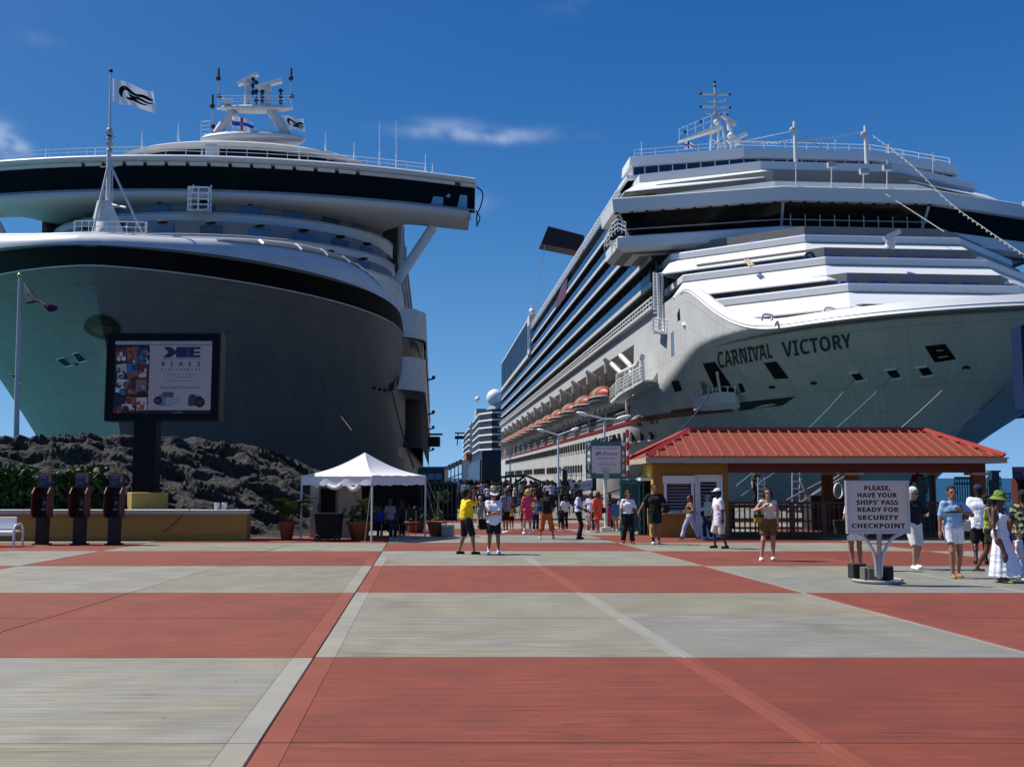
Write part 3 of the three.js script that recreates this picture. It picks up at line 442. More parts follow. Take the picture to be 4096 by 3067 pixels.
  for (const [x, y] of [[1378, 918], [1383, 917], [1404, 912], [1409, 912], [1418, 911], [1365, 1003]]) part('small_port', onHull(HR, [[x, y - 4], [x + 3, y - 4], [x + 4, y + 3], [x + 1, y + 3]]), M.black, P);

  // balcony decks along the pier side; recess shade is painted into the dark colours
  const H0 = 18.8, DH = 2.76, ND = 6, SB = [96, 99, 99, 99, 103, 106], SE = [322, 322, 322, 320, 318, 316];
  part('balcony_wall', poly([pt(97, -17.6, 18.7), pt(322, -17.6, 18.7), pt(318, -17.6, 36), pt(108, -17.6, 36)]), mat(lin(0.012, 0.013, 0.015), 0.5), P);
  for (let k = 0; k < ND; k++) {
    const h = H0 + k * DH, a = SB[k], b = SE[k], n = Math.round((b - a) / 3);
    part('balcony_slab', prism([pt(a, -18.7, h - 0.14), pt(a, -18.95 - (k ? 0 : 0.5), h - 0.14), pt(b, -18.95 - (k ? 0 : 0.5), h - 0.14), pt(b, -18.7, h - 0.14)], V(0, k ? 0.44 : 0.28, 0)), M.white, P);
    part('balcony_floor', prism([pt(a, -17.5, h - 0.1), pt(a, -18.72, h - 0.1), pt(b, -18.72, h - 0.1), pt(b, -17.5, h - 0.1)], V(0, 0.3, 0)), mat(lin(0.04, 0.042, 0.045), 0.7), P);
    if (k) part('glass_balustrade', poly([pt(a, -18.9, h + 0.38), pt(b, -18.9, h + 0.38), pt(b, -18.9, h + 1.3), pt(a, -18.9, h + 1.3)]), M.blueglass, P);
    else part('strip_railing', railing([pt(a, -19.35, h + 0.1), pt(b, -19.35, h + 0.1)], 0.9, 2, 1.4, 0.09), M.paint, P);
    const d = []; for (let i = 0; i <= n; i++) { const s = a + (b - a) * i / n; d.push(bar(pt(s, -18.2, h), pt(s, -18.2, h + DH - 0.2), 0.06, 1.0)); }
    part('balcony_divider', d, mat(lin(0.03, 0.032, 0.036), 0.5), P);
    const doors = []; for (let i = 0; i < n; i++) if (rnd() < 0.35) { const s = a + (b - a) * (i + 0.5) / n; doors.push(box(0.06, 2.0, 0.5).rotateY(TH).translate(pt(s, -17.7, 0).x, h + 1.2, pt(s, -17.7, 0).z)); }
    part('cabin_curtain', doors, mat(lin(0.12, 0.11, 0.08), 0.8), P).userData.kind = 'stuff';
  }
  part('top_railing', railing([pt(107, -18.9, 35.3), pt(316, -18.9, 35.3)], 1.3, 3, 1.5, 0.11), M.paint, P);
  part('top_deck', poly([pt(107, -18.9, 35.3), pt(316, -18.9, 35.3), pt(316, 18.9, 35.3), pt(107, 18.9, 35.3)]), M.deckwall, P);
  part('aft_block', [prism([pt(228, -17.2, 30), pt(228, -19.1, 30), pt(318, -19.1, 30), pt(318, -17.2, 30)], V(0, 8.4, 0))], phys(lin(0.012, 0.032, 0.07), 0.35, 0.25), P, 'blue glazed block near the stern');
  for (let i = 0; i < 16; i++) part('glass_mullion', bar(pt(232 + i * 5.6, -19.16, 30.5), pt(232 + i * 5.6, -19.16, 38.3), 0.16), M.grey, P);
  part('aft_block_trim', [prism([pt(226, -17, 29.6), pt(226, -19.3, 29.6), pt(319, -19.3, 29.6), pt(319, -17, 29.6)], V(0, 0.9, 0)), prism([pt(227, -17, 38.3), pt(227, -19.2, 38.3), pt(318, -19.2, 38.3), pt(318, -17, 38.3)], V(0, 0.5, 0))], M.white, P);
  part('lift_tower', [prism([pt(222, -17.2, 30), pt(222, -19.4, 30), pt(227, -19.4, 30), pt(227, -17.2, 30)], V(0, 8.8, 0))], M.white, P);
  for (const k of [0, 1]) part('tower_window', poly([pt(222.6 + k * 2, -19.46, 31.2), pt(224.2 + k * 2, -19.46, 31.2), pt(224.2 + k * 2, -19.46, 36.6), pt(222.6 + k * 2, -19.46, 36.6)]), M.window, P);
  part('tower_lights', [ball(0.7, pt(223, -18.6, 39.6)), ball(0.6, pt(225, -18.6, 40.2)), rod(pt(223, -18.6, 39), pt(223, -18.6, 41.5), 0.12), rod(pt(225, -18.6, 39), pt(225, -18.6, 41.8), 0.12)], M.white2, P);
  part('atrium_screen', poly([sightT(1197, 664, 21.9), sightT(1213, 618, 21.9), sightT(1226, 600, 21.9), sightT(1222, 640, 21.9), sightT(1205, 663, 21.9)]), mat(lin(0.12, 0.018, 0.02), 0.4), P);
  // winged funnel
  { const q = (x, y, s = 205) => sightS(x, y, s), sh = [q(1184, 489), q(1262, 509), q(1262, 546), q(1238, 540), q(1169, 526)]; part('funnel_wing', prism(sh, AX.clone().multiplyScalar(5)), mat(lin(0.008, 0.004, 0.004), 0.6), P); for (const [i, j] of [[0, 1], [4, 3]]) part('funnel_wing_edge', tube([sh[i], sh[j]], 0.12, 4, 6), mat(lin(0.12, 0.02, 0.02), 0.5), P); part('funnel', prism([pt(203, -8, 36), pt(203, 6, 36), pt(222, 6, 36), pt(222, -8, 36)], V(0, 13, 0)), mat(lin(0.3, 0.02, 0.02), 0.5), P); part('halyard', rod(q(1177, 530), sightS(1157, 668, 235), 0.06), M.grey, P); }

  // faceted front decks
  const WC = 7.3;
  const front = (sc, se, we, back = se + 8) => [[back, -we], [se, -we], [sc, -WC], [sc, WC], [se, we], [back, we]];
  const outs = (pl, d) => pl.map((p, i) => { // offset outwards with mitred corners
    const a = pl[Math.max(0, i - 1)], b = pl[Math.min(pl.length - 1, i + 1)], n = (u, v) => { const x = v[0] - u[0], y = v[1] - u[1], l = Math.hypot(x, y) || 1; return [-y / l, x / l]; };
    let n1 = i ? n(a, p) : n(p, b), n2 = i < pl.length - 1 ? n(p, b) : n1; let mx = n1[0] + n2[0], my = n1[1] + n2[1]; const m = mx * mx + my * my; mx *= 2 / m; my *= 2 / m; return [p[0] - mx * d * -1, p[1] - my * d * -1];
  });
  const lvl = (pl, d, h) => outs(pl, -d).map(([s, t]) => pt(s, t, h));
  const sgn = (() => { const a = outs(front(80, 90, 18), -1)[2][0]; return a < 80 ? 1 : -1; })();
  const L = (pl, d, h) => lvl(pl, d * sgn, h);
  const loft = (pl, prof) => merge(prof.slice(1).map((q, i) => ribbon(L(pl, prof[i][0], prof[i][1]), L(pl, q[0], q[1]))));
  const cap = (pl, d, h) => poly(L(pl, d, h));
  const shadow = mat(lin(0.21, 0.2, 0.185), 0.7), shadedGrey = mat(lin(0.66, 0.67, 0.66), 0.45), tierWhite = mat(lin(0.80, 0.81, 0.80), 0.4);  // recess shade, grey shaded faces and white sunlit slopes are painted into these colours
  const windowOn = (pl, d, h, us, m, w = 1.5, hh = 0.7, name = 'cabin_window') => { // rounded windows along the wall, us: distances from the centre line along the polyline
    const Q = L(pl, d, h); for (const u of us) {
      const seg = Math.abs(u) <= 1 ? [2, 3] : u < 0 ? [2, 1] : [3, 4], f = Math.abs(u) <= 1 ? (u + 1) / 2 : Math.abs(u) - 1, p = Q[seg[0]].clone().lerp(Q[seg[1]], f), dir = Q[seg[1]].clone().sub(Q[seg[0]]), a = Math.atan2(-dir.z, dir.x);
      part(name, rbox(w, hh, 0.14, 0.2).rotateY(a).translate(p.x, p.y, p.z), m, P);
    }
  };
  const BW = mat(lin(0.07, 0.075, 0.5), 0.25);
  const tier = (sc, se, we, top, opt = {}) => {
    const pl = front(sc, se, we), slope = opt.slope ?? 2.3, drop = opt.drop ?? 2.5;
    part('deck_parapet', [loft(pl, [[0, top], [0.05, top - 0.12], [0.05, top - 0.62], [-0.12, top - 0.68]]), loft(pl, [[-0.28, top - 0.62], [-0.28, top], [0, top]])], shadedGrey, P);
    part('parapet_gap', loft(pl, [[-0.15, top - 0.66], [-0.15, top - 0.82]]), M.grey, P);
    const p4 = pl.slice(1, 5), prof = [[-0.1, top - 0.8], [0.1, top - 0.81], [slope, top - drop], [slope, top - drop - 0.1], [slope - 0.25, top - drop - 0.1]], ends = [0, 3].map((i) => poly([...prof.map(([d, h]) => L(p4, d, h)[i]), L(p4, -1.6, top - drop - 0.1)[i], L(p4, -1.6, top - 0.8)[i]]));
    part('sloping_front', [loft(p4, prof), ...ends], tierWhite, P);
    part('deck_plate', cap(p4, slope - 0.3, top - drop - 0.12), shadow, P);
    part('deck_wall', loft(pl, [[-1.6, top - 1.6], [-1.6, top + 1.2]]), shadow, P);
    windowOn(pl, -1.5, top + 0.12, opt.win || [], BW);
    if (opt.ball) { const Q = L(pl, -1.2, top + 0.25); for (const f of opt.ball) part('life_ring', new THREE.TorusGeometry(0.36, 0.13, 8, 14).translate(Q[2].x, Q[2].y, Q[2].z).translate(f, 0, 0), M.soot, P); }
    return pl;
  };
  tier(77.5, 87, 17.6, 17.75, { slope: 2.4, drop: 2.4, win: [-1.85, -1.62, -1.4, -0.98, -0.6, -0.2, 0.2, 0.6, 1.1] });
  tier(82, 90.6, 17.6, 20.95, { win: [-1.75, -1.45, -1.12, -0.85, -0.4, -0.02, 0.36, 0.75], ball: [-1.3] });
  tier(86.5, 95.2, 17.6, 24.0, { win: [-1.8, -1.4, -1.05, -0.7, 0.0], slope: 2.2, drop: 2.35 });
  // lowest gallery, behind the bulwark
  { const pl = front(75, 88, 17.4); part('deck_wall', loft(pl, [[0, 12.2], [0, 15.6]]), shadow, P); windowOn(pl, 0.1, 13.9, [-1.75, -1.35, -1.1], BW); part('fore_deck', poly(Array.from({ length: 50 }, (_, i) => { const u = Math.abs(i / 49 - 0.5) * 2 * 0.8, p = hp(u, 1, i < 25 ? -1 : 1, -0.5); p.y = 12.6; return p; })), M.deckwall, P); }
  [[1646, 686], [1780, 672], [1802, 680]].forEach(([x, y]) => { const a = sightS(x, y + 6, 70.5), b = sightS(x + 2, y - 6, 70.5), c = sightS(x + 24, y - 3, 71), d = sightS(x + 20, y + 6, 71); part('fore_deck_frame', tube([a, b, c, d], 0.1, 20, 6), M.paint, P); });
  for (const [a, b, c, d] of [[1680, 608, 1697, 628], [1686, 606, 1705, 628], [1696, 618, 1706, 610], [1610, 562, 1622, 575], [1616, 561, 1628, 573]]) part('stair_rail', rod(sightS(a, b, 86), sightS(c, d, 85), 0.12), mat(lin(0.5, 0.4, 0.28), 0.6), P);
  // bridge
  const br = front(92, 97.4, 22.4, 104), brIn = front(92, 97.4, 22.2, 104);
  part('bridge_ledge', [loft(br, [[-2.5, 24.6], [-0.5, 24.65], [0.15, 25.0], [0.15, 26.05], [0.0, 26.2], [-1.2, 26.2]])], shadedGrey, P);
  part('bridge_floor', cap(br, -0.6, 24.62), shadow, P);
  part('bridge_windows', loft(brIn, [[-1.15, 26.15], [0.05, 28.55]]), M.darkglass, P);
  for (const i of [1, 2, 3, 4]) part('window_post', bar(L(brIn, -1.05, 26.2)[i], L(brIn, 0.15, 28.5)[i], 0.22), M.grey, P);
  part('bridge_handrail', [tube([L(br, 0.05, 26.85)[1], L(br, 0.05, 26.85)[2]], 0.05, 4, 5), tube([L(br, 0.05, 26.85)[2], L(br, 0.05, 26.85)[3]], 0.05, 4, 5)], M.grey, P);
  for (let i = 0; i < 10; i++) { const Q = L(br, 0.1, 26.2), f = (i + 0.5) / 10, p = Q[2].clone().lerp(Q[3], f); part('wiper_post', rod(p, p.clone().add(V(0, 1.15, 0)), 0.05), M.grey, P); }
  part('bridge_roof', [loft(br, [[0.0, 28.55], [0.55, 28.6], [0.7, 29.9], [0.55, 30.0], [-1.6, 30.25]]), cap(br, 0.5, 28.6)], shadedGrey, P);
  part('bridge_roof_top', loft(br, [[0.53, 30.01], [-1.55, 30.27]]), tierWhite, P);
  for (let i = 0; i < 22; i++) { const Q = L(br, 0.2, 28.52), f = i / 21, a = i < 11 ? Q[1].clone().lerp(Q[2], f * 2) : Q[2].clone().lerp(Q[3], f * 2 - 1); part('roof_bracket', box(0.22, 0.22, 0.4).rotateY(0.5).translate(a.x, a.y, a.z), M.soot, P); }
  part('wing_cage', [railing([sightS(1322, 512, 98.5), sightS(1335, 500, 97.2), sightS(1352, 508, 96.5)], 1.3, 3, 0.7, 0.07), railing([sightS(1306, 540, 101), sightS(1322, 512, 98.5)], 1.2, 3, 0.9, 0.06), ...[0, 1, 2, 3, 4].map((i) => bar(sightS(1310 + i * 9, 533 - i * 2, 98.5), sightS(1322 + i * 9, 520 - i * 2, 98), 0.16))], M.paint, P);
  // decks above the bridge
  { const pl = front(94, 100.5, 19.2, 106); part('deck_parapet', [loft(pl, [[-0.25, 30.3], [-0.25, 31.25], [0.0, 31.25], [0.0, 30.3]])], shadedGrey, P); part('parapet_gap', loft(pl, [[-0.1, 30.2], [-0.1, 30.4]]), M.grey, P); part('deck_wall', loft(pl, [[-1.7, 30], [-1.7, 32.9]]), shadow, P); windowOn(pl, -1.6, 31.4, [-1.25, -1.03, 0.1, 0.6], BW, 1.2, 0.5); }
  { const pl = front(98, 103.5, 18.9, 108); part('sloping_front', loft(pl, [[1.9, 32.2], [1.9, 32.3], [0.1, 33.6], [-0.2, 33.6]]), tierWhite, P); part('deck_plate', cap(pl, 1.6, 32.2), shadow, P); part('deck_parapet', [loft(pl, [[-0.15, 33.6], [-0.15, 33.75], [0, 33.75], [0, 34.6], [-0.25, 34.6], [-0.25, 33.6]])], shadedGrey, P); }
  { const pl = front(103.6, 107.6, 18.9, 112);
    part('sun_deck_ledge', loft(pl, [[-1, 35.0], [0.6, 35.0], [0.7, 35.2], [0.7, 35.55], [-0.4, 35.7]]), tierWhite, P); part('deck_plate', cap(pl, 0.5, 35.0), shadow, P);
    part('sun_deck_wall', loft(pl, [[-2, 33.6], [-2, 35.1]]), M.soot, P);
    part('sun_deck_windows', loft(pl, [[-0.4, 35.65], [-0.15, 36.75]]), M.blueglass, P);
    part('sun_deck_roof', [loft(pl, [[-0.2, 36.7], [0.3, 36.75], [0.2, 37.85], [-1.2, 38.0]]), cap(pl, -1.2, 38.0)], tierWhite, P);
    for (const [i, n] of [[1, 8], [2, 9], [3, 6]]) for (let k = 0; k <= n; k++) { const a = L(pl, 0.05, 35.6), b = L(pl, 0.1, 36.75), f = k / n; part('window_post', bar(a[i].clone().lerp(a[i + 1], f), b[i].clone().lerp(b[i + 1], f), 0.11), M.white2, P); }
    part('roof_railing', railing([...L(pl, -0.4, 37.9).slice(1, 5)], 0.9, 2, 2.4, 0.05), M.paint, P);
    const Q = L(pl, -0.2, 35.3); part('chamfer_railing', railing([Q[1], pt(112, -18.9, 35.6)], 1.4, 3, 1.0, 0.08), M.paint, P);
  }
  // radar mast, poles and a string of lamps
  const q = (x, y, s = 112) => sightS(x, y, s);
  part('mast_tower', [[1535, 325, 1537, 272], [1568, 322, 1561, 274], [1552, 325, 1552, 276], [1590, 318, 1574, 268], [1580, 320, 1578, 262]].map(([a, b, c, d]) => rod(q(a, b), q(c, d), 0.13)).concat([[1536, 318, 1565, 292], [1537, 300, 1563, 318], [1537, 290, 1562, 275], [1552, 320, 1586, 290], [1566, 300, 1582, 282]].map(([a, b, c, d]) => rod(q(a, b), q(c, d), 0.08))), M.white2, P);
  part('mast_platform', prism([q(1468, 302, 111), q(1540, 273, 111), q(1556, 268, 111), q(1562, 272, 111), q(1550, 279, 111), q(1471, 303, 111)], AX.clone().multiplyScalar(1.1)), M.white, P);
  part('platform_railing', railing([q(1468, 301), q(1538, 272), q(1556, 266)], 1.3, 2, 1.2, 0.05), M.paint, P);
  part('topmast', [rod(q(1548, 268), q(1544, 178), 0.17, 0.1), rod(q(1538, 266), q(1546, 236), 0.09), rod(q(1556, 262), q(1547, 236), 0.09)], M.grey, P);
  for (const [y, w] of [[204, 31], [231, 31]]) part('yard_arm', [rod(q(1545 - w, y - 1), q(1545 + w, y + 1), 0.1), tube([q(1545 - w + 7, y), q(1545 - w + 12, y + 13), q(1545 + w - 10, y + 13), q(1545 + w - 5, y)], 0.06, 16, 5)], M.grey, P);
  part('mast_lamps', [[1544, 177], [1545, 186], [1514, 202], [1576, 204], [1514, 230], [1577, 232], [1514, 262], [1480, 285], [1571, 249], [1560, 248]].map(([x, y]) => ball(0.18, q(x, y))), M.soot, P);
  part('radar_scanner', [bar(q(1560, 248, 110), q(1590, 270, 110), 0.42), rod(q(1575, 262, 110), q(1577, 280, 110), 0.3)], M.white, P);
  part('radar_scanner', [bar(q(1573, 306, 109), q(1613, 288, 109), 0.42), rod(q(1594, 298, 109), q(1594, 312, 109), 0.3)], M.white, P); part('mast_dome', ball(0.5, q(1581, 294, 110)), M.white, P); part('mast_dome', ball(0.35, q(1548, 264, 110)), M.white, P);
  for (const [x, y0, y1, s] of [[1717, 360, 262, 98.5], [1870, 358, 272, 98.5]]) { part('light_pole', rod(sightS(x + 3, y0, s), sightS(x, y1, s), 0.22, 0.19), M.white2, P); part('pole_lamp', [ball(0.3, sightS(x - 5, y1 + 18, s)), ball(0.16, sightS(x, y1 + 2, s))], M.grey, P); }
  const cable = [[q(1602, 304), q(1650, 308), sightS(1717, 301, 98.5), sightS(1790, 296, 98.5), sightS(1862, 283, 98.5)], [sightS(1880, 288, 98.5), sightS(1960, 348, 93), sightS(2050, 435, 84), sightS(2130, 494, 76), sightS(2214, 551, 70)]];
  for (const c of cable) { part('light_cable', tube(c, 0.025, 40, 5), M.grey, P); const C = new THREE.CatmullRomCurve3(c); part('light_bulbs', Array.from({ length: 34 }, (_, i) => { const p = C.getPoint(i / 33); return new THREE.SphereGeometry(0.075, 6, 5).translate(p.x, p.y - 0.14, p.z); }), mat(lin(0.7, 0.65, 0.45), 0.4), P); }
  for (const [a, b] of [[q(1602, 306), sightS(1712, 283, 98.5)], [sightS(1722, 282, 98.5), sightS(1780, 322, 103)], [sightS(1900, 410, 92), sightS(2040, 500, 84)]]) part('stay_wire', rod(a, b, 0.035), M.grey, P);
  for (const [x, y0, y1, s] of [[1386, 352, 305, 112], [2016, 410, 330, 104], [1797, 404, 354, 91.5], [1720, 398, 352, 91.5], [1917, 405, 345, 91.5], [1866, 402, 366, 91.5], [1920, 330, 310, 105], [1805, 322, 300, 104]]) part('whip_aerial', rod(sightS(x, y0, s), sightS(x, y1, s), 0.07, 0.04), M.white2, P);
  for (let i = 0; i < 9; i++) part('whip_aerial', rod(sightS(1945 + i * 26, 372 + i * 14, 104), sightS(1945 + i * 26, 348 + i * 15, 104), 0.06), M.white2, P);
  for (const [x, y] of [[1797, 356], [1867, 370], [1917, 362], [2220, 440]]) part('floodlight', [box(0.8, 0.5, 0.5).translate(sightS(x, y, 91).x, sightS(x, y, 91).y, sightS(x, y, 91).z)], M.grey, P);
  part('deck_radar', [bar(sightS(1910, 516, 81), sightS(1944, 499, 81), 0.4), rod(sightS(1921, 536, 81.3), sightS(1930, 510, 81), 0.45, 0.3)], M.white, P);
  // starboard wing of the bridge and upper decks seen at the frame's edge
  part('far_wing', [prism([sightS(2040, 438, 103), sightS(2330, 440, 103), sightS(2330, 456, 103), sightS(2040, 452, 103)], AX.clone().multiplyScalar(4))], shadedGrey, P);
  part('far_wing_windows', prism([sightS(2036, 453, 104), sightS(2330, 456, 104), sightS(2330, 498, 104), sightS(2100, 498, 104)], AX.clone().multiplyScalar(3)), M.darkglass, P);
  part('far_wing_base', prism([sightS(2090, 498, 104), sightS(2330, 499, 104), sightS(2330, 532, 104), sightS(2140, 530, 104)], AX.clone().multiplyScalar(3)), M.grey, P);

  // name on the bow, laid along the plating letter by letter
  { const a = [1549, 798], ink = mat(lin(0.025, 0.03, 0.035), 0.5);
    const word = (txt, x0, y0, x1, y1, size0, size1) => {
      const glyphs = [...txt].map((c) => ({ c, w: font.data.glyphs[c].ha })), tot = glyphs.reduce((s, g) => s + g.w, 0); let run = 0;
      for (const gl of glyphs) {
        const f0 = run / tot, f1 = (run + gl.w) / tot; run += gl.w;
        const shapes = font.generateShapes(gl.c, 1), g = new THREE.ShapeGeometry(shapes, 5), p = g.attributes.position, ww = gl.w / font.data.resolution;
        for (let i = 0; i < p.count; i++) { const f = lerp(f0, f1, p.getX(i) / ww), hgt = p.getY(i) / 0.72 * lerp(size0, size1, f), lean = hgt * -0.16; const h = HR.hit(lerp(x0, x1, f) + lean, lerp(y0, y1, f) - hgt, 0.07); p.setXYZ(i, h.x, h.y, h.z); }
        g.computeVertexNormals(); part('letter', g, ink, P);
      }
    };
    word('CARNIVAL', 1552, 796, 1671, 772, 25, 23); word('VICTORY', 1693, 772, 1842, 750, 24, 22);
    for (const [x, y] of [[1577, 759], [1596, 756], [1618, 753], [1637, 749]]) part('vent_slot', onHull(HR, [[x, y + 3], [x + 1, y - 1], [x + 15, y - 3], [x + 14, y + 1]], 0.06), M.black, P);
  }
  // openings in the plating
  const z = (l) => l.map(([x, y]) => [(2700 + x / 2.366) / 1.8517, (1000 + y / 2.366) / 1.8517]);
  const openings = [['shell_door', z([[843, 1068], [960, 1055], [1078, 1212], [945, 1222]])], ['shell_door', z([[262, 1075], [378, 1058], [605, 1385], [420, 1395], [340, 1235]])], ['shell_door', [[1450, 824], [1466, 821], [1474, 843], [1458, 847]]], ['shell_door', [[1998, 748], [2042, 743], [2066, 776], [2020, 783]]],
    ['mooring_port', [[1838, 807], [1856, 804], [1868, 822], [1851, 824]]], ['mooring_port', [[1915, 800], [1935, 797], [1948, 816], [1928, 818]]], ['mooring_port', [[1983, 794], [2003, 791], [2016, 808], [1995, 812]]], ['mooring_port', [[1594, 829], [1603, 828], [1611, 846], [1602, 850]]]];
  for (const [n, o] of openings) part(n, onHull(HR, o, 0.07), M.black, P);
  for (const o of [[[1833, 806], [1856, 803]], [[1912, 799], [1936, 796]], [[1978, 794], [2004, 790]], [[1846, 825], [1876, 820]], [[1924, 820], [1952, 815]], [[1988, 815], [2019, 810]], [[1596, 852], [1614, 847]]]) part('port_sill', rod(HR.hit(o[0][0], o[0][1], 0.12), HR.hit(o[1][0], o[1][1], 0.12), 0.11), M.white2, P);
  for (const [x, y] of [[1668, 836], [1758, 827]]) part('hawse_pipe', onHull(HR, Array.from({ length: 10 }, (_, i) => [x + 8 * Math.cos(i * 0.628), y - 3.5 * Math.sin(i * 0.628) + i % 2]), 0.06), M.soot, P);
  part('hawse_pipe', onHull(HR, Array.from({ length: 12 }, (_, i) => { const a = i / 11 * Math.PI; return [2088 + 10 * Math.cos(a), 797 - 7 * Math.sin(a)]; }), 0.06), M.soot, P);
  for (const o of [[[2024, 757], [2038, 756]], [[2028, 772], [2048, 769]]]) part('inner_lamp', rod(HR.hit(...o[0], 0.12), HR.hit(...o[1], 0.12), 0.05), mat(lin(0.5, 0.4, 0.15), 0.5), P);
  // mooring platform let down from the shell door
  { const o = z([[165, 1428], [250, 1372], [430, 1340], [570, 1345], [605, 1388], [420, 1412]]), p = o.map(([x, y]) => HR.hit(x, y, 1.1)), b = p.map((v) => v.clone().add(V(0.2, -0.9, -0.5)));
    part('mooring_platform', [poly(p), ribbon([...b, b[0]], [...p, p[0]]), poly(b)], M.white2, P);
    part('platform_fence', [railing([p[0], p[1], p[2].clone().add(V(0, -0.1, 0))], 1.5, 4, 0.6, 0.07), rod(p[2], HR.hit(z([[400, 1160]])[0][0], z([[400, 1160]])[0][1], 0.9), 0.12), railing([p[2], p[3]], 1.4, 3, 0.7, 0.07)], M.paint, P); }
  part('shell_slot', onHull(HR, [[1449, 720], [1455, 713], [1457, 767], [1450, 771]], 0.06, 6, 18.6), mat(lin(0.14, 0.2, 0.28), 0.5), P);
  part('shell_slot', onHull(HR, [[1463, 678], [1468, 664], [1470, 690], [1464, 694]], 0.06, 6, 18.6), M.black, P);
  part('ladder_tower', [rod(sightS(1421, 590, 93), sightS(1426, 712, 93), 0.17), rod(sightS(1413, 588, 93.5), sightS(1414, 670, 93.5), 0.12), ...Array.from({ length: 13 }, (_, i) => bar(sightS(1412, 592 + i * 7, 93.5), sightS(1430, 590 + i * 7, 93), 0.12)), rod(sightS(1431, 590, 93), sightS(1428, 690, 93), 0.12)], M.white2, P);
  part('pilot_platform', [railing([sightS(1409, 716, 95), sightS(1412, 712, 92.5), sightS(1447, 718, 91.5), sightS(1454, 700, 93)], 1.1, 3, 0.6, 0.06), prism([sightS(1409, 716, 95), sightS(1412, 713, 92.5), sightS(1447, 719, 91.5), sightS(1454, 703, 93)], V(0, -0.2, 0))], M.white2, P);
  // boat davits at the head of the boat deck
  part('davit_gantry', [[1341, 768, 1362, 790], [1362, 790, 1366, 812], [1322, 786, 1342, 806], [1342, 806, 1378, 788], [1378, 788, 1388, 770], [1386, 772, 1388, 818], [1336, 808, 1334, 862], [1356, 800, 1350, 846], [1372, 792, 1372, 838]].map(([a, b, c, d]) => rod(sightT(a, b, 20.6), sightT(c, d, 20.6), 0.28)), M.white2, P);
  part('embarkation_platform', [prism([sightT(1318, 866, 20.4), sightT(1338, 847, 20.4), sightT(1388, 820, 20.4), sightT(1388, 824, 20.4), sightT(1340, 852, 20.4), sightT(1320, 871, 20.4)], RX.clone().multiplyScalar(1.4)), railing([sightT(1318, 864, 20.4), sightT(1338, 845, 20.4), sightT(1388, 818, 20.4)], 1.3, 4, 0.9, 0.07)], M.white2, P);
  for (let i = 0; i < 13; i++) part('davit', [rod(S(119 + i * 14.2, 22.6, 15.2), S(119 + i * 14.2, 20.6, 16.4), 0.25), rod(S(119 + i * 14.2, 20.8, 16.3), S(119 + i * 14.2, 20.9, 14.6), 0.18)], M.white2, P);
}
// lifeboats hanging along the right-hand ship
{
  const boat = (i) => {
    const p = S(124 + i * 14.2, 21.2, 11.9), g = thing('lifeboat', ['first', 'second', 'third', 'fourth', 'fifth', 'sixth', 'seventh', 'eighth', 'ninth', 'tenth', 'eleventh', 'twelfth', 'thirteenth'][i] + ' orange topped lifeboat counted back from the bow of the right ship', 'lifeboat', p, 'lifeboats hanging in a row along the ship');
    g.rotation.y = TH; g.scale.setScalar(0.84); return g;
  };
  const sect = (z, h) => 1.9 * Math.pow(Math.max(0, 1 - (z / 5.4) ** 2), 0.45) * h;
  const hullG = grid((u, v) => { const z = lerp(-5.4, 5.4, u), a = (v - 0.5) * Math.PI; return V(sect(z, 1) * Math.sin(a), -1.5 * Math.cos(a) * (0.6 + 0.4 * Math.sqrt(Math.max(0, 1 - (z / 5.4) ** 2))), z); }, 20, 12);
  const topG = grid((u, v) => { const z = lerp(-5.4, 5.4, u), a = (v - 0.5) * Math.PI; return V(sect(z, 1.02) * Math.sin(a), 1.75 * Math.cos(a) * Math.pow(Math.max(0, 1 - (z / 5.5) ** 2), 0.3), z); }, 20, 12);
  const OR = mat(lin(0.34, 0.045, 0.012), 0.5), GB = mat(lin(0.22, 0.19, 0.14), 0.8);
  const first = boat(0); own('hull', hullG, mat(lin(0.4, 0.39, 0.37), 0.5), first); own('canopy', topG, OR, first);
  own('canopy_cover', grid((u, v) => { const z = lerp(1.6, 3.4, u), a = (v - 0.5) * Math.PI; return V(sect(z, 1.05) * Math.sin(a), 1.82 * Math.cos(a) * Math.pow(1 - (z / 5.5) ** 2, 0.3), z); }, 4, 12), GB, first);
  own('rubbing_strake', tube(Array.from({ length: 24 }, (_, i) => { const a = i / 24 * Math.PI * 2, z = 5.3 * Math.cos(a); return V(sect(z, 1.03) * Math.sign(Math.sin(a)), 0, z); }), 0.12, 60, 5, true), M.grey, first);
  own('falls', [rod(V(0, 1.6, -4), V(0, 4, -4), 0.06), rod(V(0, 1.6, 4), V(0, 4, 4), 0.06)], M.soot, first);
  for (let i = 1; i < 13; i++) { const g = boat(i); for (const c of first.children) g.add(c.clone()); }
}
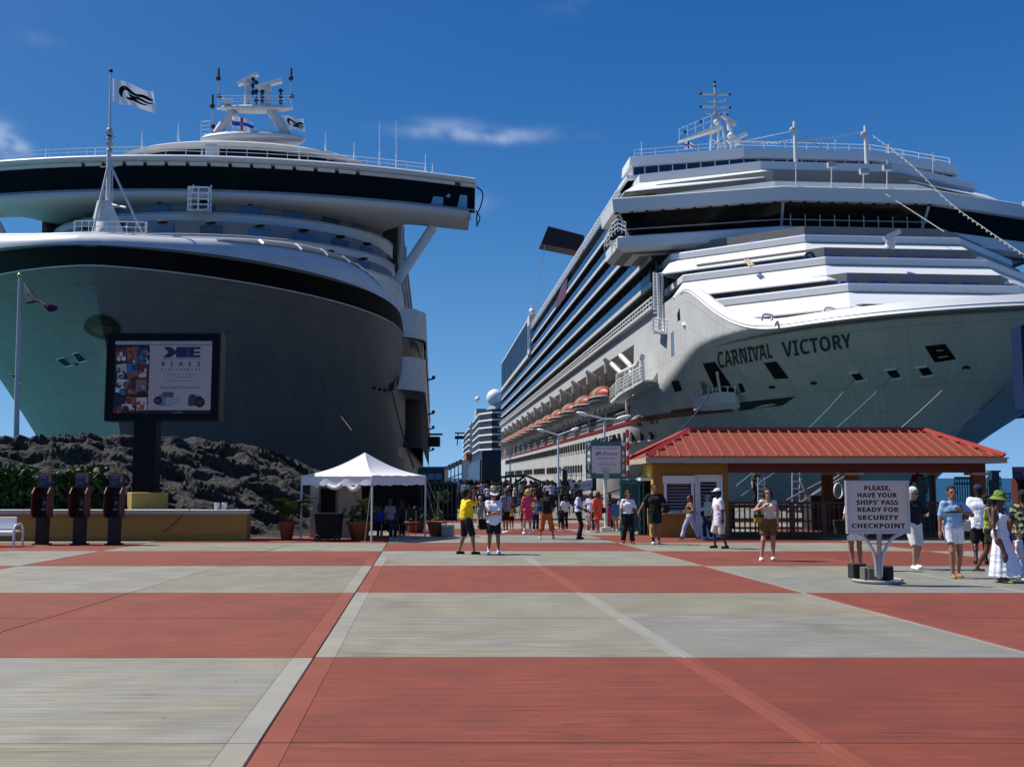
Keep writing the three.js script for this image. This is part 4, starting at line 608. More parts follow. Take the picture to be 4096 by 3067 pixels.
// the third ship, farther down the pier
{
  const q = (s, t, h) => S(s, t, h), sF = 372, t0 = 17.4;
  const P = thing('cruise_ship', 'distant dark hulled ship with white balcony bands between the two near ships', 'cruise ship', q(sF, 28, -2.2));
  part('hull', prism([q(sF, 18.2, -2.2), q(sF, 36, -2.2), q(620, 36, -2.2), q(620, 18.2, -2.2)], V(0, 14.4, 0)), mat(lin(0.01, 0.015, 0.025), 0.5), P);
  part('superstructure', prism([q(sF + 4, 22, 12), q(sF + 4, 38, 12), q(600, 38, 12), q(600, 18.2, 12), q(sF + 16, 18.2, 12)], V(0, 16, 0)), mat(lin(0.018, 0.02, 0.026), 0.5), P);
  for (let k = 0; k < 6; k++) { const h = 12.4 + k * 2.75; part('deck_band', [ribbon([q(600, t0, h), q(500, t0, h), q(490, t0 + 2.4, h), q(452, t0 + 2.4, h), q(444, t0, h), q(sF + 12, t0, h), q(sF, 22, h), q(sF, 38, h)], [q(600, t0, h + 0.6), q(500, t0, h + 0.6), q(490, t0 + 2.4, h + 0.6), q(452, t0 + 2.4, h + 0.6), q(444, t0, h + 0.6), q(sF + 12, t0, h + 0.6), q(sF, 22, h + 0.6), q(sF, 38, h + 0.6)])], M.paint, P);
    if (k < 5) for (let i = 0; i < 3; i++) part('cabin_window', box(1.3, 0.9, 0.2).translate(q(sF + 3.8, 25 + i * 3.6, 0).x, h + 1.8, q(sF + 3.8, 0, 0).z - 0.5), mat(lin(0.3, 0.3, 0.28), 0.4), P); }
  part('upper_works', [prism([q(sF + 5, 24, 28), q(sF + 5, 37, 28), q(sF + 40, 37, 28), q(sF + 40, 22, 28)], V(0, 2.6, 0)), prism([q(440, 19, 28), q(440, 30, 28), q(460, 30, 28), q(460, 19, 28)], V(0, 4.5, 0)), prism([q(500, 19, 28), q(500, 26, 28), q(520, 26, 28), q(520, 19, 28)], V(0, 2, 0))], M.grey, P);
  part('radome', [new THREE.SphereGeometry(3.3, 18, 14).translate(q(sF + 8, 23.6, 0).x, 32.6, q(sF + 8, 23.6, 0).z)], M.paint, P);
  part('radome', [new THREE.SphereGeometry(1.3, 12, 10).translate(q(450, 20, 0).x, 37.5, q(450, 20, 0).z), rod(q(450, 20, 32), q(450, 20, 36.8), 0.25)], M.paint, P);
  part('radome', [new THREE.SphereGeometry(1.1, 12, 10).translate(q(sF + 3, 29.3, 0).x, 34, q(sF + 3, 29, 0).z), rod(q(sF + 3, 29.3, 30), q(sF + 3, 29.3, 33.4), 0.3)], M.paint, P);
  part('life_raft_row', [bar(q(470, 16.9, 12), q(505, 16.9, 12), 2.6)], mat(lin(0.5, 0.12, 0.04), 0.6), P);
  part('shell_panel', prism([q(sF + 6, 17.7, 0.4), q(sF + 6, 18.2, 0.4), q(500, 18.2, 0.4), q(500, 17.7, 0.4)], V(0, 8.4, 0)), mat(lin(0.03, 0.06, 0.095), 0.4), P);
  part('bridge_wing', [box(7, 1.6, 6).translate(q(560, 15.8, 0).x, 24.5, q(560, 0, 0).z), box(7, 0.5, 6).translate(q(560, 15.8, 0).x, 27, q(560, 0, 0).z), rod(q(560, 13.4, 20), q(560, 14, 27), 0.3)], M.soot, P);
}

// ---------------------------------------------------------------- added teal water sheets by the berths, rocks, wall and plaza things
{
  const sh = mat(lin(0.003, 0.2, 0.215), 0.5), sh2 = mat(lin(0.003, 0.075, 0.075), 0.5);  // teal sheets added over the sea to bounce colour onto the bows
  const quad = (a) => poly(a.map(([x, d]) => V(x, -2.19, -d)));
  struct('teal_bounce_water', quad([[-150, 46], [-30, 46], [-33, 64], [-42, 90], [-60, 160], [-150, 160]]), sh); struct('teal_bounce_water_right', quad([[14, 50.2], [25, 50.2], [37, 76], [36, 86], [16, 90]]), sh2);
}
const leafMat = (r, g, b) => new THREE.MeshPhysicalMaterial({ color: lin(r, g, b), roughness: 0.6, side: THREE.DoubleSide, specularIntensity: 0.5, transmission: 0.15, thickness: 0 });
const LEAF = [leafMat(0.03, 0.078, 0.012), leafMat(0.06, 0.13, 0.018), leafMat(0.02, 0.05, 0.012), leafMat(0.14, 0.15, 0.02)];
{ // rock slope
  const RX0 = [-27, -21.6, -16.7, -13.2, -10.9, -9.1, -7.9, -7.1, -6.2], RH = [3.5, 3.5, 3.62, 3.5, 3.2, 2.7, 2.0, 1.2, 0.0];
  const ridge = (x) => { for (let i = 0; i < RX0.length - 1; i++) if (x <= RX0[i + 1]) return lerp(RH[i], RH[i + 1], clamp((x - RX0[i]) / (RX0[i + 1] - RX0[i]))); return 0; };
  const rid = (x, y, z, n = 5) => { let s = 0, a = 0.5; for (let i = 0; i < n; i++) { s += a * (1 - Math.abs(perlin.noise(x, y, z + i * 3.1)) * 2.1); x = x * 1.93 + y * 0.3; y = y * 1.93 - x * 0.12; a *= 0.52; } return s; };
  const g = grid((u, v) => {
    const D = lerp(32.4, 54, v * 0.55 + 0.45 * v * v), x = lerp(-27, -5.9, u), f = smooth(32.6, 41.5, D) * (1 - smooth(43, 54, D)), base = ridge(x + 0.5 * perlin.noise(x * 0.5, D * 0.5, 2));
    const up = Math.pow(f, 0.75) * base, k = Math.min(1, f * 6 + 0.25) * (1 - smooth(40, 43, D) * 0.75) * smooth(-6, -8, x);
    const n = rid(x * 0.34 + D * 0.2, D * 0.8 + x * 0.22, 1.7, 4) - 0.35, n2 = rid(x * 1.3, D * 1.7 + x, 5.2, 3) - 0.4;
    return V(x + n2 * 0.2 * k, up + (n * 0.72 + n2 * 0.07) * k - 0.12, -D + (n * 0.9 + n2 * 0.12) * k);
  }, 420, 200);
  const RT = noiseTex(512, 512, (u, v) => { const n = 0.62 + 0.5 * tnoise(u, v, 20, 30, 51) + 0.3 * tnoise(u, v, 60, 80, 52) + 0.25 * (rnd() - 0.5); const warm = Math.max(0, tnoise(u, v, 5, 5, 53) - 0.25); return [n + warm * 0.1, n, n - warm * 0.08]; });
  const a = g.attributes.uv; for (let i = 0; i < a.count; i++) a.setXY(i, a.getX(i) * 7, a.getY(i) * 5);
  const m = struct('rock_slope', g, mat(lin(0.105, 0.1, 0.092), 0.95, { map: RT, bumpMap: RT, bumpScale: 0.06 }));
}
const STUCCO = noiseTex(256, 256, (u, v) => 0.88 + 0.09 * tnoise(u, v, 6, 6, 61) + 0.09 * tnoise(u, v, 40, 40, 62) + 0.1 * (rnd() - 0.5));
const OCHRE = mat(lin(0.46, 0.26, 0.06), 0.9, { map: STUCCO, bumpMap: GRAIN, bumpScale: 0.006 });
const YELLOW = mat(lin(0.55, 0.40, 0.10), 0.9, { map: STUCCO });
const TERRA = mat(lin(0.30, 0.075, 0.03), 0.8, { map: MOTTLE });
{
  const D = 31.3, xr = at(533, 1100, D).x, top = at(500, 1101, D).y;
  const w = thing('garden_wall', 'low ochre stucco wall with pale coping along the foot of the rocks', 'wall', V((xr - 27) / 2, 0, -D - 0.25));
  part('wall_body', box(xr + 27, top - 0.13, 0.5, (xr - 27) / 2, (top - 0.13) / 2, -D - 0.25), OCHRE, w);
  for (let i = 0; i < 8; i++) { const l = (xr + 27.1) / 8; part('coping_stone', rbox(l - 0.012, 0.13, 0.64, 0.02, -27 + l * (i + 0.5), top - 0.063, -D - 0.25), mat(lin(0.55, 0.54, 0.5), 0.8, { map: MOTTLE }), w); }
  part('hanging_wire', tube([at(410, 1099, D - 0.06), at(398, 1108, D - 0.02), at(376, 1130, D - 0.02), at(354, 1148, D - 0.02)], 0.012, 16, 5), mat(lin(0.1, 0.02, 0.015), 0.6), w);
  // cups on the coping
  const cup = thing('paper_cup', 'left of two white paper cups standing on the pale wall coping', 'cup', V(at(847, 1098, D).x * 0 + at(1900 / 2.212 / 1.8517, 1095, D).x, top, -D - 0.2));
  own('cup_body', new THREE.LatheGeometry([[0, 0], [0.065, 0], [0.085, 0.19], [0.09, 0.2], [0.08, 0.2]].map(([x, y]) => new THREE.Vector2(x, y)), 16), M.paint, cup); own('cup_lid', new THREE.CylinderGeometry(0.083, 0.09, 0.025, 16).translate(0, 0.205, 0), M.white2, cup);
  const c2 = cup.clone(); c2.name = numbered('paper_cup'); c2.position.x += 0.21; c2.position.z -= 0.1; c2.userData = { label: 'right of two white paper cups standing on the pale wall coping', category: 'cup' }; scene.add(c2);
  // pedestal and billboard
  const ped = thing('sign_plinth', 'yellow stucco block under the dark billboard post, behind the low wall', 'plinth', V(at(310, 1100, 32.4).x, 0, -32.7));
  own('plinth_block', rbox(1.12, 1.48, 1.0, 0.02).rotateY(0.5).translate(0, 0.74, 0), YELLOW, ped);
  const bb = thing('billboard', 'large black framed billboard with an electronics shop poster, in front of the left ship', 'billboard', V(at(314, 1060, 33).x, 1.47, -33));
  const a = at(232, 720, 32.8), b = at(470, 908, 32.8), W = b.x - a.x, Hh = a.y - b.y, cx = (a.x + b.x) / 2, cy = (a.y + b.y) / 2, DARK = phys(lin(0.004, 0.0045, 0.006), 0.5, 0.3);
  part('post', box(0.74, b.y - 1.4, 0.5, at(315, 1000, 33).x, (b.y + 1.47) / 2, -33.05), DARK, bb);
  part('cabinet', rbox(W, Hh, 0.5, 0.03, cx, cy, -33.1), DARK, bb);
  part('frame_rim', [box(W + 0.04, 0.05, 0.56, cx, cy + Hh / 2, -33.1), box(0.05, Hh, 0.56, cx - W / 2, cy, -33.1), box(0.05, Hh, 0.56, cx + W / 2, cy, -33.1), box(W, 0.05, 0.56, cx, cy - Hh / 2, -33.1)], phys(lin(0.012, 0.015, 0.022), 0.4, 0.4), bb);
  const poster = canvasTex(1080, 800, (c, w, h) => {
    c.fillStyle = '#c2b5b0'; c.fillRect(0, 0, w, h); c.fillStyle = '#b9aeb0'; c.fillRect(0, 0, w, 26);
    c.fillStyle = '#0d0d12'; c.fillRect(0, 46, 380, h - 46);
    let sd = 7; const R = () => (sd = (sd * 16807) % 2147483647) / 2147483647;
    const cols = ['#6e2f22', '#a5583c', '#28406e', '#c9b8a4', '#3f6f9c', '#7a1f17', '#d8d8d8', '#35442c', '#94745a', '#1c2233', '#b44a2a', '#e2c9b0'];
    for (let k = 0; k < 12; k++) { // a collage of holiday snapshots
      const x = (k % 3) * 120 + R() * 24 + 4, y = 60 + Math.floor(k / 3) * 182 + R() * 26, pw = 110 + R() * 44, ph = 130 + R() * 50; c.save(); c.translate(x + pw / 2, y + ph / 2); c.rotate((R() - 0.5) * 0.4); c.fillStyle = cols[k % 12]; c.fillRect(-pw / 2, -ph / 2, pw, ph);
      for (let q = 0; q < 9; q++) { c.fillStyle = cols[Math.floor(R() * 12)]; c.beginPath(); c.ellipse((R() - 0.5) * pw * 0.7, (R() - 0.3) * ph * 0.7, 8 + R() * 26, 8 + R() * 30, R() * 3, 0, 7); c.fill(); } c.restore();
    }
    c.fillStyle = '#0d0d12'; for (let k = 0; k < 9; k++) { c.beginPath(); c.moveTo(388, 60 + k * 84); c.lineTo(360 + R() * 26, 100 + k * 84); c.lineTo(388, 140 + k * 84); c.fill(); }
    c.fillStyle = '#c2b5b0'; c.fillRect(388, 46, w, h - 46); c.fillStyle = '#1a1c26'; c.fillRect(0, 40, w, 6);
    const navy = '#1e2550'; c.fillStyle = navy; // the K E mark
    c.beginPath(); c.moveTo(535, 66); c.lineTo(620, 66); c.lineTo(680, 112); c.lineTo(680, 66); c.lineTo(950, 66); c.lineTo(950, 92); c.lineTo(880, 92); c.lineTo(880, 116); c.lineTo(945, 116); c.lineTo(945, 138); c.lineTo(880, 138); c.lineTo(880, 158); c.lineTo(950, 158); c.lineTo(950, 184); c.lineTo(680, 184); c.lineTo(680, 136); c.lineTo(620, 184); c.lineTo(535, 184); c.lineTo(595, 124); c.fill();
    c.fillStyle = '#39406e'; c.fillRect(800, 70, 34, 110); c.fillStyle = navy; c.fillRect(520, 196, 440, 4);
    c.textAlign = 'center'; c.textBaseline = 'middle';
    const sp = (t, x, y, gap, f) => { c.font = f; const n = t.length; for (let i = 0; i < n; i++) c.fillText(t[i], x + (i - (n - 1) / 2) * gap, y); };
    c.fillStyle = '#20243a'; sp('KLASS', 738, 252, 98, 'bold 74px sans-serif'); sp('ELECTRONICS', 738, 318, 42, 'bold 34px sans-serif');
    c.fillStyle = '#55505a'; c.font = '28px sans-serif'; c.fillText('Front Street, St. Maarten', 738, 366); c.fillText('Tel: (599) 542-2142', 738, 404); c.font = '25px sans-serif'; c.fillText('email: klass@sintmaarten.net', 738, 442);
    c.fillStyle = '#20222c'; c.font = '54px sans-serif'; c.fillText('Your best souvenir.', 742, 514);
    const rr2 = (x, y, ww, hh, r) => { c.beginPath(); c.moveTo(x + r, y); c.arcTo(x + ww, y, x + ww, y + hh, r); c.arcTo(x + ww, y + hh, x, y + hh, r); c.arcTo(x, y + hh, x, y, r); c.arcTo(x, y, x + ww, y, r); c.fill(); };
    c.fillStyle = '#7e8088'; rr2(500, 590, 160, 130, 26); c.fillStyle = '#a6a8b0'; rr2(580, 620, 150, 90, 10); c.fillStyle = '#5c5e66'; rr2(540, 566, 130, 60, 20); c.fillStyle = '#15151a'; c.beginPath(); c.arc(495, 660, 46, 0, 7); c.fill(); c.fillStyle = '#4a4c55'; c.beginPath(); c.arc(490, 660, 24, 0, 7); c.fill();
    c.fillStyle = '#3c3e46'; rr2(830, 610, 150, 110, 14); c.fillStyle = '#14141a'; c.beginPath(); c.arc(960, 680, 56, 0, 7); c.fill(); c.fillStyle = '#33353d'; c.beginPath(); c.arc(960, 680, 32, 0, 7); c.fill(); rr2(850, 592, 60, 24, 6);
    c.fillStyle = '#101014'; c.fillRect(388, 766, w, 40); c.fillStyle = '#b8b4b8'; c.font = 'bold 40px serif'; c.fillText('SONY', 720, 802);
  });
  const pa = at(248, 736, 32.8), pb = at(453, 892, 32.8);
  part('poster', uvPlane(pb.x - pa.x, pa.y - pb.y).translate((pa.x + pb.x) / 2, (pa.y + pb.y) / 2, -32.835), mat(lin(0.9, 0.9, 0.9), 0.6, { map: poster }), bb);
  // its neighbour at the right edge
  const b2 = thing('billboard', 'dark billboard cabinet with a blue painted side, cut off by the right edge', 'billboard', V(at(2290, 885, 31).x, 0, -31));
  const c0 = at(2183, 704, 31), c1 = at(2183, 885, 31);
  part('cabinet', rbox(3.6, c0.y - c1.y, 0.5, 0.03, c0.x + 2.27, (c0.y + c1.y) / 2, -31.1), DARK, b2);
  part('side_panel', rbox(0.2, c0.y - c1.y + 0.03, 0.62, 0.02, c0.x + 0.32, (c0.y + c1.y) / 2, -31.1), phys(lin(0.008, 0.022, 0.065), 0.6, 0.3), b2, 'blue painted side of the cabinet');
  part('bolt', [[0.3], [0.55], [1.2], [1.9], [2.4]].map(([d]) => new THREE.CylinderGeometry(0.035, 0.035, 0.03, 8).rotateX(Math.PI / 2).translate(c0.x + 0.32, c0.y - d, -30.78)), M.soot, b2);
  part('post', box(0.74, c1.y, 0.5, c0.x + 2.05, c1.y / 2, -31.15), DARK, b2);
}
{ // flagpole on the rocks, and the flags
  const D = 44, foot = at(34, 947, D), fp = thing('flagpole', 'tall white flagpole on a dark disc base at the top of the rocks', 'flagpole', foot);
  part('base_disc', new THREE.CylinderGeometry(1.05, 1.1, 0.3, 28).translate(foot.x, foot.y - 0.15, foot.z), M.black, fp);
  part('pole', rod(foot, at(42, 598, D), 0.125, 0.07, 14), mat(lin(0.55, 0.54, 0.52), 0.45), fp); part('pole_ball', ball(0.12, at(42, 595, D)), mat(lin(0.5, 0.42, 0.2), 0.3, { metalness: 0.7 }), fp);
  part('cleat', rod(at(43, 655, D), at(45, 672, D), 0.05), M.grey, fp);
  // corners: hoist top, fly top, fly bottom, hoist bottom
  const flag = (c, waves, amp, tex, name, label) => {
    const o = thing(name, label, 'flag', c[0]); const n = c[1].clone().sub(c[0]).cross(c[3].clone().sub(c[0])).normalize();
    const g = grid((u, v) => { const p = c[3].clone().lerp(c[2], u).lerp(c[0].clone().lerp(c[1], u), v); return p.addScaledVector(n, amp * Math.pow(u, 0.6) * Math.sin(u * waves + v * 1.3 + 0.4)).add(V(0, -0.06 * amp * Math.sin(u * waves * 1.4 + v), 0)); }, 40, 22);
    part('cloth', g, new THREE.MeshPhysicalMaterial({ map: tex, side: THREE.DoubleSide, roughness: 0.9, transmission: 0.42, thickness: 0, specularIntensity: 0.2 }), o); return o;
  };
  const wave = canvasTex(512, 340, (c, w, h) => { // black flowing wave emblem on white
    c.fillStyle = '#f4f4f4'; c.fillRect(0, 0, w, h); c.fillStyle = '#08080a';
    c.beginPath(); c.moveTo(110, 235); c.bezierCurveTo(40, 170, 70, 70, 165, 75); c.bezierCurveTo(235, 80, 240, 120, 290, 130); c.bezierCurveTo(330, 138, 330, 90, 375, 95); c.bezierCurveTo(420, 100, 420, 135, 470, 128); c.bezierCurveTo(430, 165, 395, 140, 365, 138); c.bezierCurveTo(340, 137, 330, 165, 285, 160); c.bezierCurveTo(240, 155, 215, 125, 175, 125); c.bezierCurveTo(130, 125, 105, 165, 110, 235); c.fill(); c.lineWidth = 14; c.strokeStyle = '#08080a'; c.stroke();
    for (const [x, y] of [[230, 165], [180, 215]]) { c.beginPath(); c.moveTo(x, y); c.bezierCurveTo(x + 50, y + 45, x + 75, y - 5, x + 120, y + 5); c.bezierCurveTo(x + 170, y + 15, x + 170, y + 35, x + 230, y + 22); c.bezierCurveTo(x + 190, y + 62, x + 150, y + 42, x + 118, y + 38); c.bezierCurveTo(x + 85, y + 36, x + 70, y + 58, x + 40, y + 50); c.bezierCurveTo(x + 10, y + 40, x + 5, y + 20, x, y); c.fill(); c.lineWidth = 9; c.strokeStyle = '#08080a'; c.stroke(); }
  });
  const fs = (x, y, s) => sightS(x, y, s);
  flag([fs(243, 168, 66.4), fs(332, 199, 65.6), fs(330, 241, 65.6), fs(243, 219, 66.4)], 8, 0.42, wave, 'house_flag', 'white flag with a black wave emblem flying from the bow mast of the left ship');
  flag([fs(607, 247, 103), fs(658, 258, 102.4), fs(660, 284, 102.4), fs(622, 278, 103)], 9, 0.5, wave, 'house_flag', 'smaller white flag with a black wave emblem by the right leg of the radar mast');
  const na = canvasTex(256, 170, (c, w, h) => { c.fillStyle = '#f2f2f2'; c.fillRect(0, 0, w, h); c.fillStyle = '#c81e28'; c.fillRect(w * 0.43, 0, w * 0.15, h); c.fillStyle = '#2450b4'; c.fillRect(0, h * 0.34, w, h * 0.32); c.fillStyle = '#fff'; for (let i = 0; i < 5; i++) { const x = w * (0.42 + 0.04 * i), y = h * (0.5 + 0.05 * Math.sin(i * 2)); c.fillRect(x, y, 6, 6); } });
  flag([fs(501, 249, 103), fs(546, 262, 102.6), fs(545, 284, 102.6), fs(500, 279, 103)], 6, 0.35, na, 'courtesy_flag', 'white flag with a blue band and a red upright stripe under the radar mast');
  flag([fs(1478, 304, 111), fs(1498, 309, 110.6), fs(1497, 321, 110.6), fs(1479, 321, 111)], 6, 0.3, canvasTex(128, 90, (c, w, h) => { c.fillStyle = '#e8e8f4'; c.fillRect(0, 0, w, h); c.fillStyle = '#20207a'; c.fillRect(0, h * 0.33, w, h * 0.34); c.fillStyle = '#14143c'; c.fillRect(w * 0.38, 0, w * 0.22, h); }), 'signal_flag', 'small white and dark blue flag under the mast platform of the right ship');
  const f = (x, y, d = D) => at(x, y, d);
  // drooping island flag: pieces follow the folded cloth
  const isl = canvasTex(256, 200, (c, w, h) => { c.fillStyle = '#8e1c22'; c.fillRect(0, 0, w, h / 2); c.fillStyle = '#1c2468'; c.fillRect(0, h / 2, w, h / 2); c.fillStyle = '#d9cdb4'; c.beginPath(); c.moveTo(0, 0); c.lineTo(w * 0.62, h / 2); c.lineTo(0, h); c.fill(); c.fillStyle = '#8a6a3a'; c.beginPath(); c.arc(w * 0.2, h / 2, 26, 0, 7); c.fill(); c.fillStyle = '#e6e0d0'; c.beginPath(); c.arc(w * 0.2, h / 2, 16, 0, 7); c.fill(); });
  const o = thing('island_flag', 'drooping red, white and dark blue flag on the flagpole above the rocks', 'flag', f(50, 610));
  const top = [[50, 608], [62, 622], [75, 638], [86, 650], [100, 657], [114, 659], [125, 661]], bot = [[52, 656], [66, 655], [78, 652], [90, 655], [98, 666], [106, 674], [122, 670]];
  const crv = (l, u) => { const x = u * (l.length - 1), i = Math.min(l.length - 2, Math.floor(x)), t = x - i; return [lerp(l[i][0], l[i + 1][0], t), lerp(l[i][1], l[i + 1][1], t)]; };
  part('cloth', grid((u, v) => { const a = crv(top, u), b = crv(bot, u); return f(lerp(b[0], a[0], v), lerp(b[1], a[1], v), D + 0.25 * Math.sin(u * 8 + v * 2)); }, 36, 16), mat(lin(0.9, 0.9, 0.9), 0.9, { map: isl }), o);
}
{ // hedge behind the wall
  const hd = thing('hedge', 'dark green leafy hedge behind the low wall and the pay phones', 'hedge', V(-16, 0.85, -32.6));
  const mk = (n, tint) => { const g = []; const quad = plain(new THREE.CircleGeometry(0.075, 6).scale(0.7, 1.2, 1)); for (let i = 0; i < n; i++) { const px = rr(-30, 262), x = at(px, 1060, 32.6).x, topY = px < 70 ? 1012 : px < 120 ? 1030 : px < 160 ? 1022 : px < 215 ? 1016 + 8 * Math.sin(px) : lerp(1030, 1092, (px - 215) / 47), hTop = at(px, topY, 32.6).y + 0.15 * perlin.noise(px * 0.09, 1, 5), y = lerp(0.8, hTop, Math.pow(rnd(), 0.75)), z = -32.6 + rr(-0.55, 0.6); g.push(quad.clone().rotateX(rr(-1.3, 0.6)).rotateY(rr(-2, 2)).rotateZ(rr(-1, 1)).scale(rr(0.8, 1.5), rr(0.8, 1.5), 1).translate(x, y, z)); } const m = part('leaves', g, tint, hd); m.userData.kind = 'stuff'; };
  mk(3800, LEAF[0]); mk(1500, LEAF[1]); mk(2200, LEAF[2]);
  part('stems', Array.from({ length: 26 }, (_, i) => rod(V(at(i * 10, 1060, 32.6).x, 0.3, -32.6), V(at(i * 10 + 4, 1060, 32.6).x, 1.5, -32.7), 0.02)), mat(lin(0.06, 0.04, 0.02), 0.9), hd);
}
const payphone = (() => {
  const g = thing('pay_phone', 'leftmost of three dark red pay phones on pedestals before the ochre wall', 'pay phone', gnd(88, 1176), 'pay phones in a row before the wall'), BR = mat(lin(0.10, 0.02, 0.014), 0.55), DK = mat(lin(0.012, 0.006, 0.005), 0.7);
  own('pedestal', [rbox(0.44, 0.8, 0.3, 0.03, 0.03, 0.4, 0), box(0.6, 0.04, 0.4, 0.03, 0.02, 0)], DK, g);
  const wing = (x) => prism([V(x, 0.78, -0.16), V(x, 0.78, 0.1), V(x, 0.9, 0.26), V(x, 1.5, 0.26), V(x, 1.68, 0.08), V(x, 1.68, -0.16)], V(0.045, 0, 0));
  own('side_shield', wing(-0.34), BR, g); own('side_shield', wing(0.3), BR, g); own('back_panel', rbox(0.66, 0.9, 0.06, 0.02, 0, 1.23, -0.17), DK, g); own('floor_tray', prism([V(-0.3, 0.78, -0.15), V(0.3, 0.78, -0.15), V(0.3, 0.78, 0.1), V(-0.3, 0.78, 0.1)], V(0, 0.04, 0)), DK, g);
  const ph = own('telephone', rbox(0.26, 0.42, 0.1, 0.02, 0.02, 1.2, -0.08), M.soot, g); own('coin_plate', rbox(0.16, 0.03, 0.02, 0.005, 0.03, 1.02, -0.02), M.grey, g); own('keypad', rbox(0.1, 0.1, 0.015, 0.004, 0.05, 1.22, -0.025), mat(lin(0.15, 0.15, 0.15), 0.5), g);
  own('handset', tube([V(-0.1, 1.34, 0.0), V(-0.13, 1.28, 0.02), V(-0.13, 1.18, 0.02), V(-0.1, 1.12, 0.0)], 0.025, 10, 7), M.black, g);
  const art = canvasTex(256, 220, (c, w, h) => { c.fillStyle = '#22306a'; c.fillRect(0, 0, w, h); c.fillStyle = '#7a1c20'; c.fillRect(0, 0, w, 46); c.fillStyle = '#e8e0d8'; for (let i = 0; i < 12; i++) c.fillRect(14 + i * 19, 16 + (i % 3) * 4, 12, 10); c.fillStyle = '#c8942a'; c.fillRect(w - 62, 60, 44, 90); c.fillStyle = '#bb4a26'; c.fillRect(w - 54, 80, 28, 50); c.fillStyle = '#dfe6f4'; for (let i = 0; i < 7; i++) c.fillRect(22 + i * 18, 66 + (i % 2) * 6, 12, 6); c.fillStyle = '#38662c'; c.fillRect(20, 150, 120, 40); });
  own('phone_sign', rbox(0.62, 0.4, 0.04, 0.01, 0, 1.9, -0.1), DK, g); own('sign_print', uvPlane(0.58, 0.36).translate(0, 1.9, -0.075), mat(lin(0.8, 0.8, 0.8), 0.5, { map: art }), g); own('cap', prism([V(-0.34, 1.68, -0.18), V(0.345, 1.68, -0.18), V(0.345, 1.68, 0.08), V(-0.34, 1.68, 0.08)], V(0, 0.03, 0)), BR, g);
  for (const c of g.children) c.geometry.scale(0.72, 1, 0.9);
  return g;
})();
for (const [x, y, l] of [[169, 1176, 'middle one of three dark red pay phones on pedestals before the ochre wall'], [244, 1176, 'rightmost of three dark red pay phones, nearest the yellow billboard plinth'], [2214, 1168, 'dark red topped pay phone by the sea, cut off by the right edge']]) { const c = payphone.clone(); c.name = numbered('pay_phone'); c.position.copy(gnd(x, y)); c.userData = { label: l, category: 'pay phone', group: x < 1000 ? 'pay phones in a row before the wall' : undefined }; if (x > 1000) { delete c.userData.group; c.position.copy(gnd(2212, 1150)); c.scale.setScalar(1.12); } scene.add(c); }
{ // bench
  const p = gnd(10, 1180), g = thing('park_bench', 'white metal bench with a curved tube arm at the left edge', 'bench', p);
  own('backrest', rbox(1.5, 0.34, 0.04, 0.015).rotateX(-0.15).translate(-0.55, 0.66, -0.2), M.paint, g); own('seat', rbox(1.6, 0.06, 0.5, 0.02, -0.5, 0.42, 0), M.paint, g); own('apron', rbox(1.6, 0.1, 0.03, 0.01, -0.5, 0.37, 0.25), M.paint, g);
  for (const x of [0.38, -1.35]) { own('arm', tube([V(x, 0.0, -0.24), V(x, 0.5, -0.22), V(x, 0.6, -0.16), V(x, 0.62, 0.08), V(x, 0.6, 0.2), V(x, 0.5, 0.27), V(x, 0.0, 0.27)], 0.035, 40, 8), M.paint, g); }
}
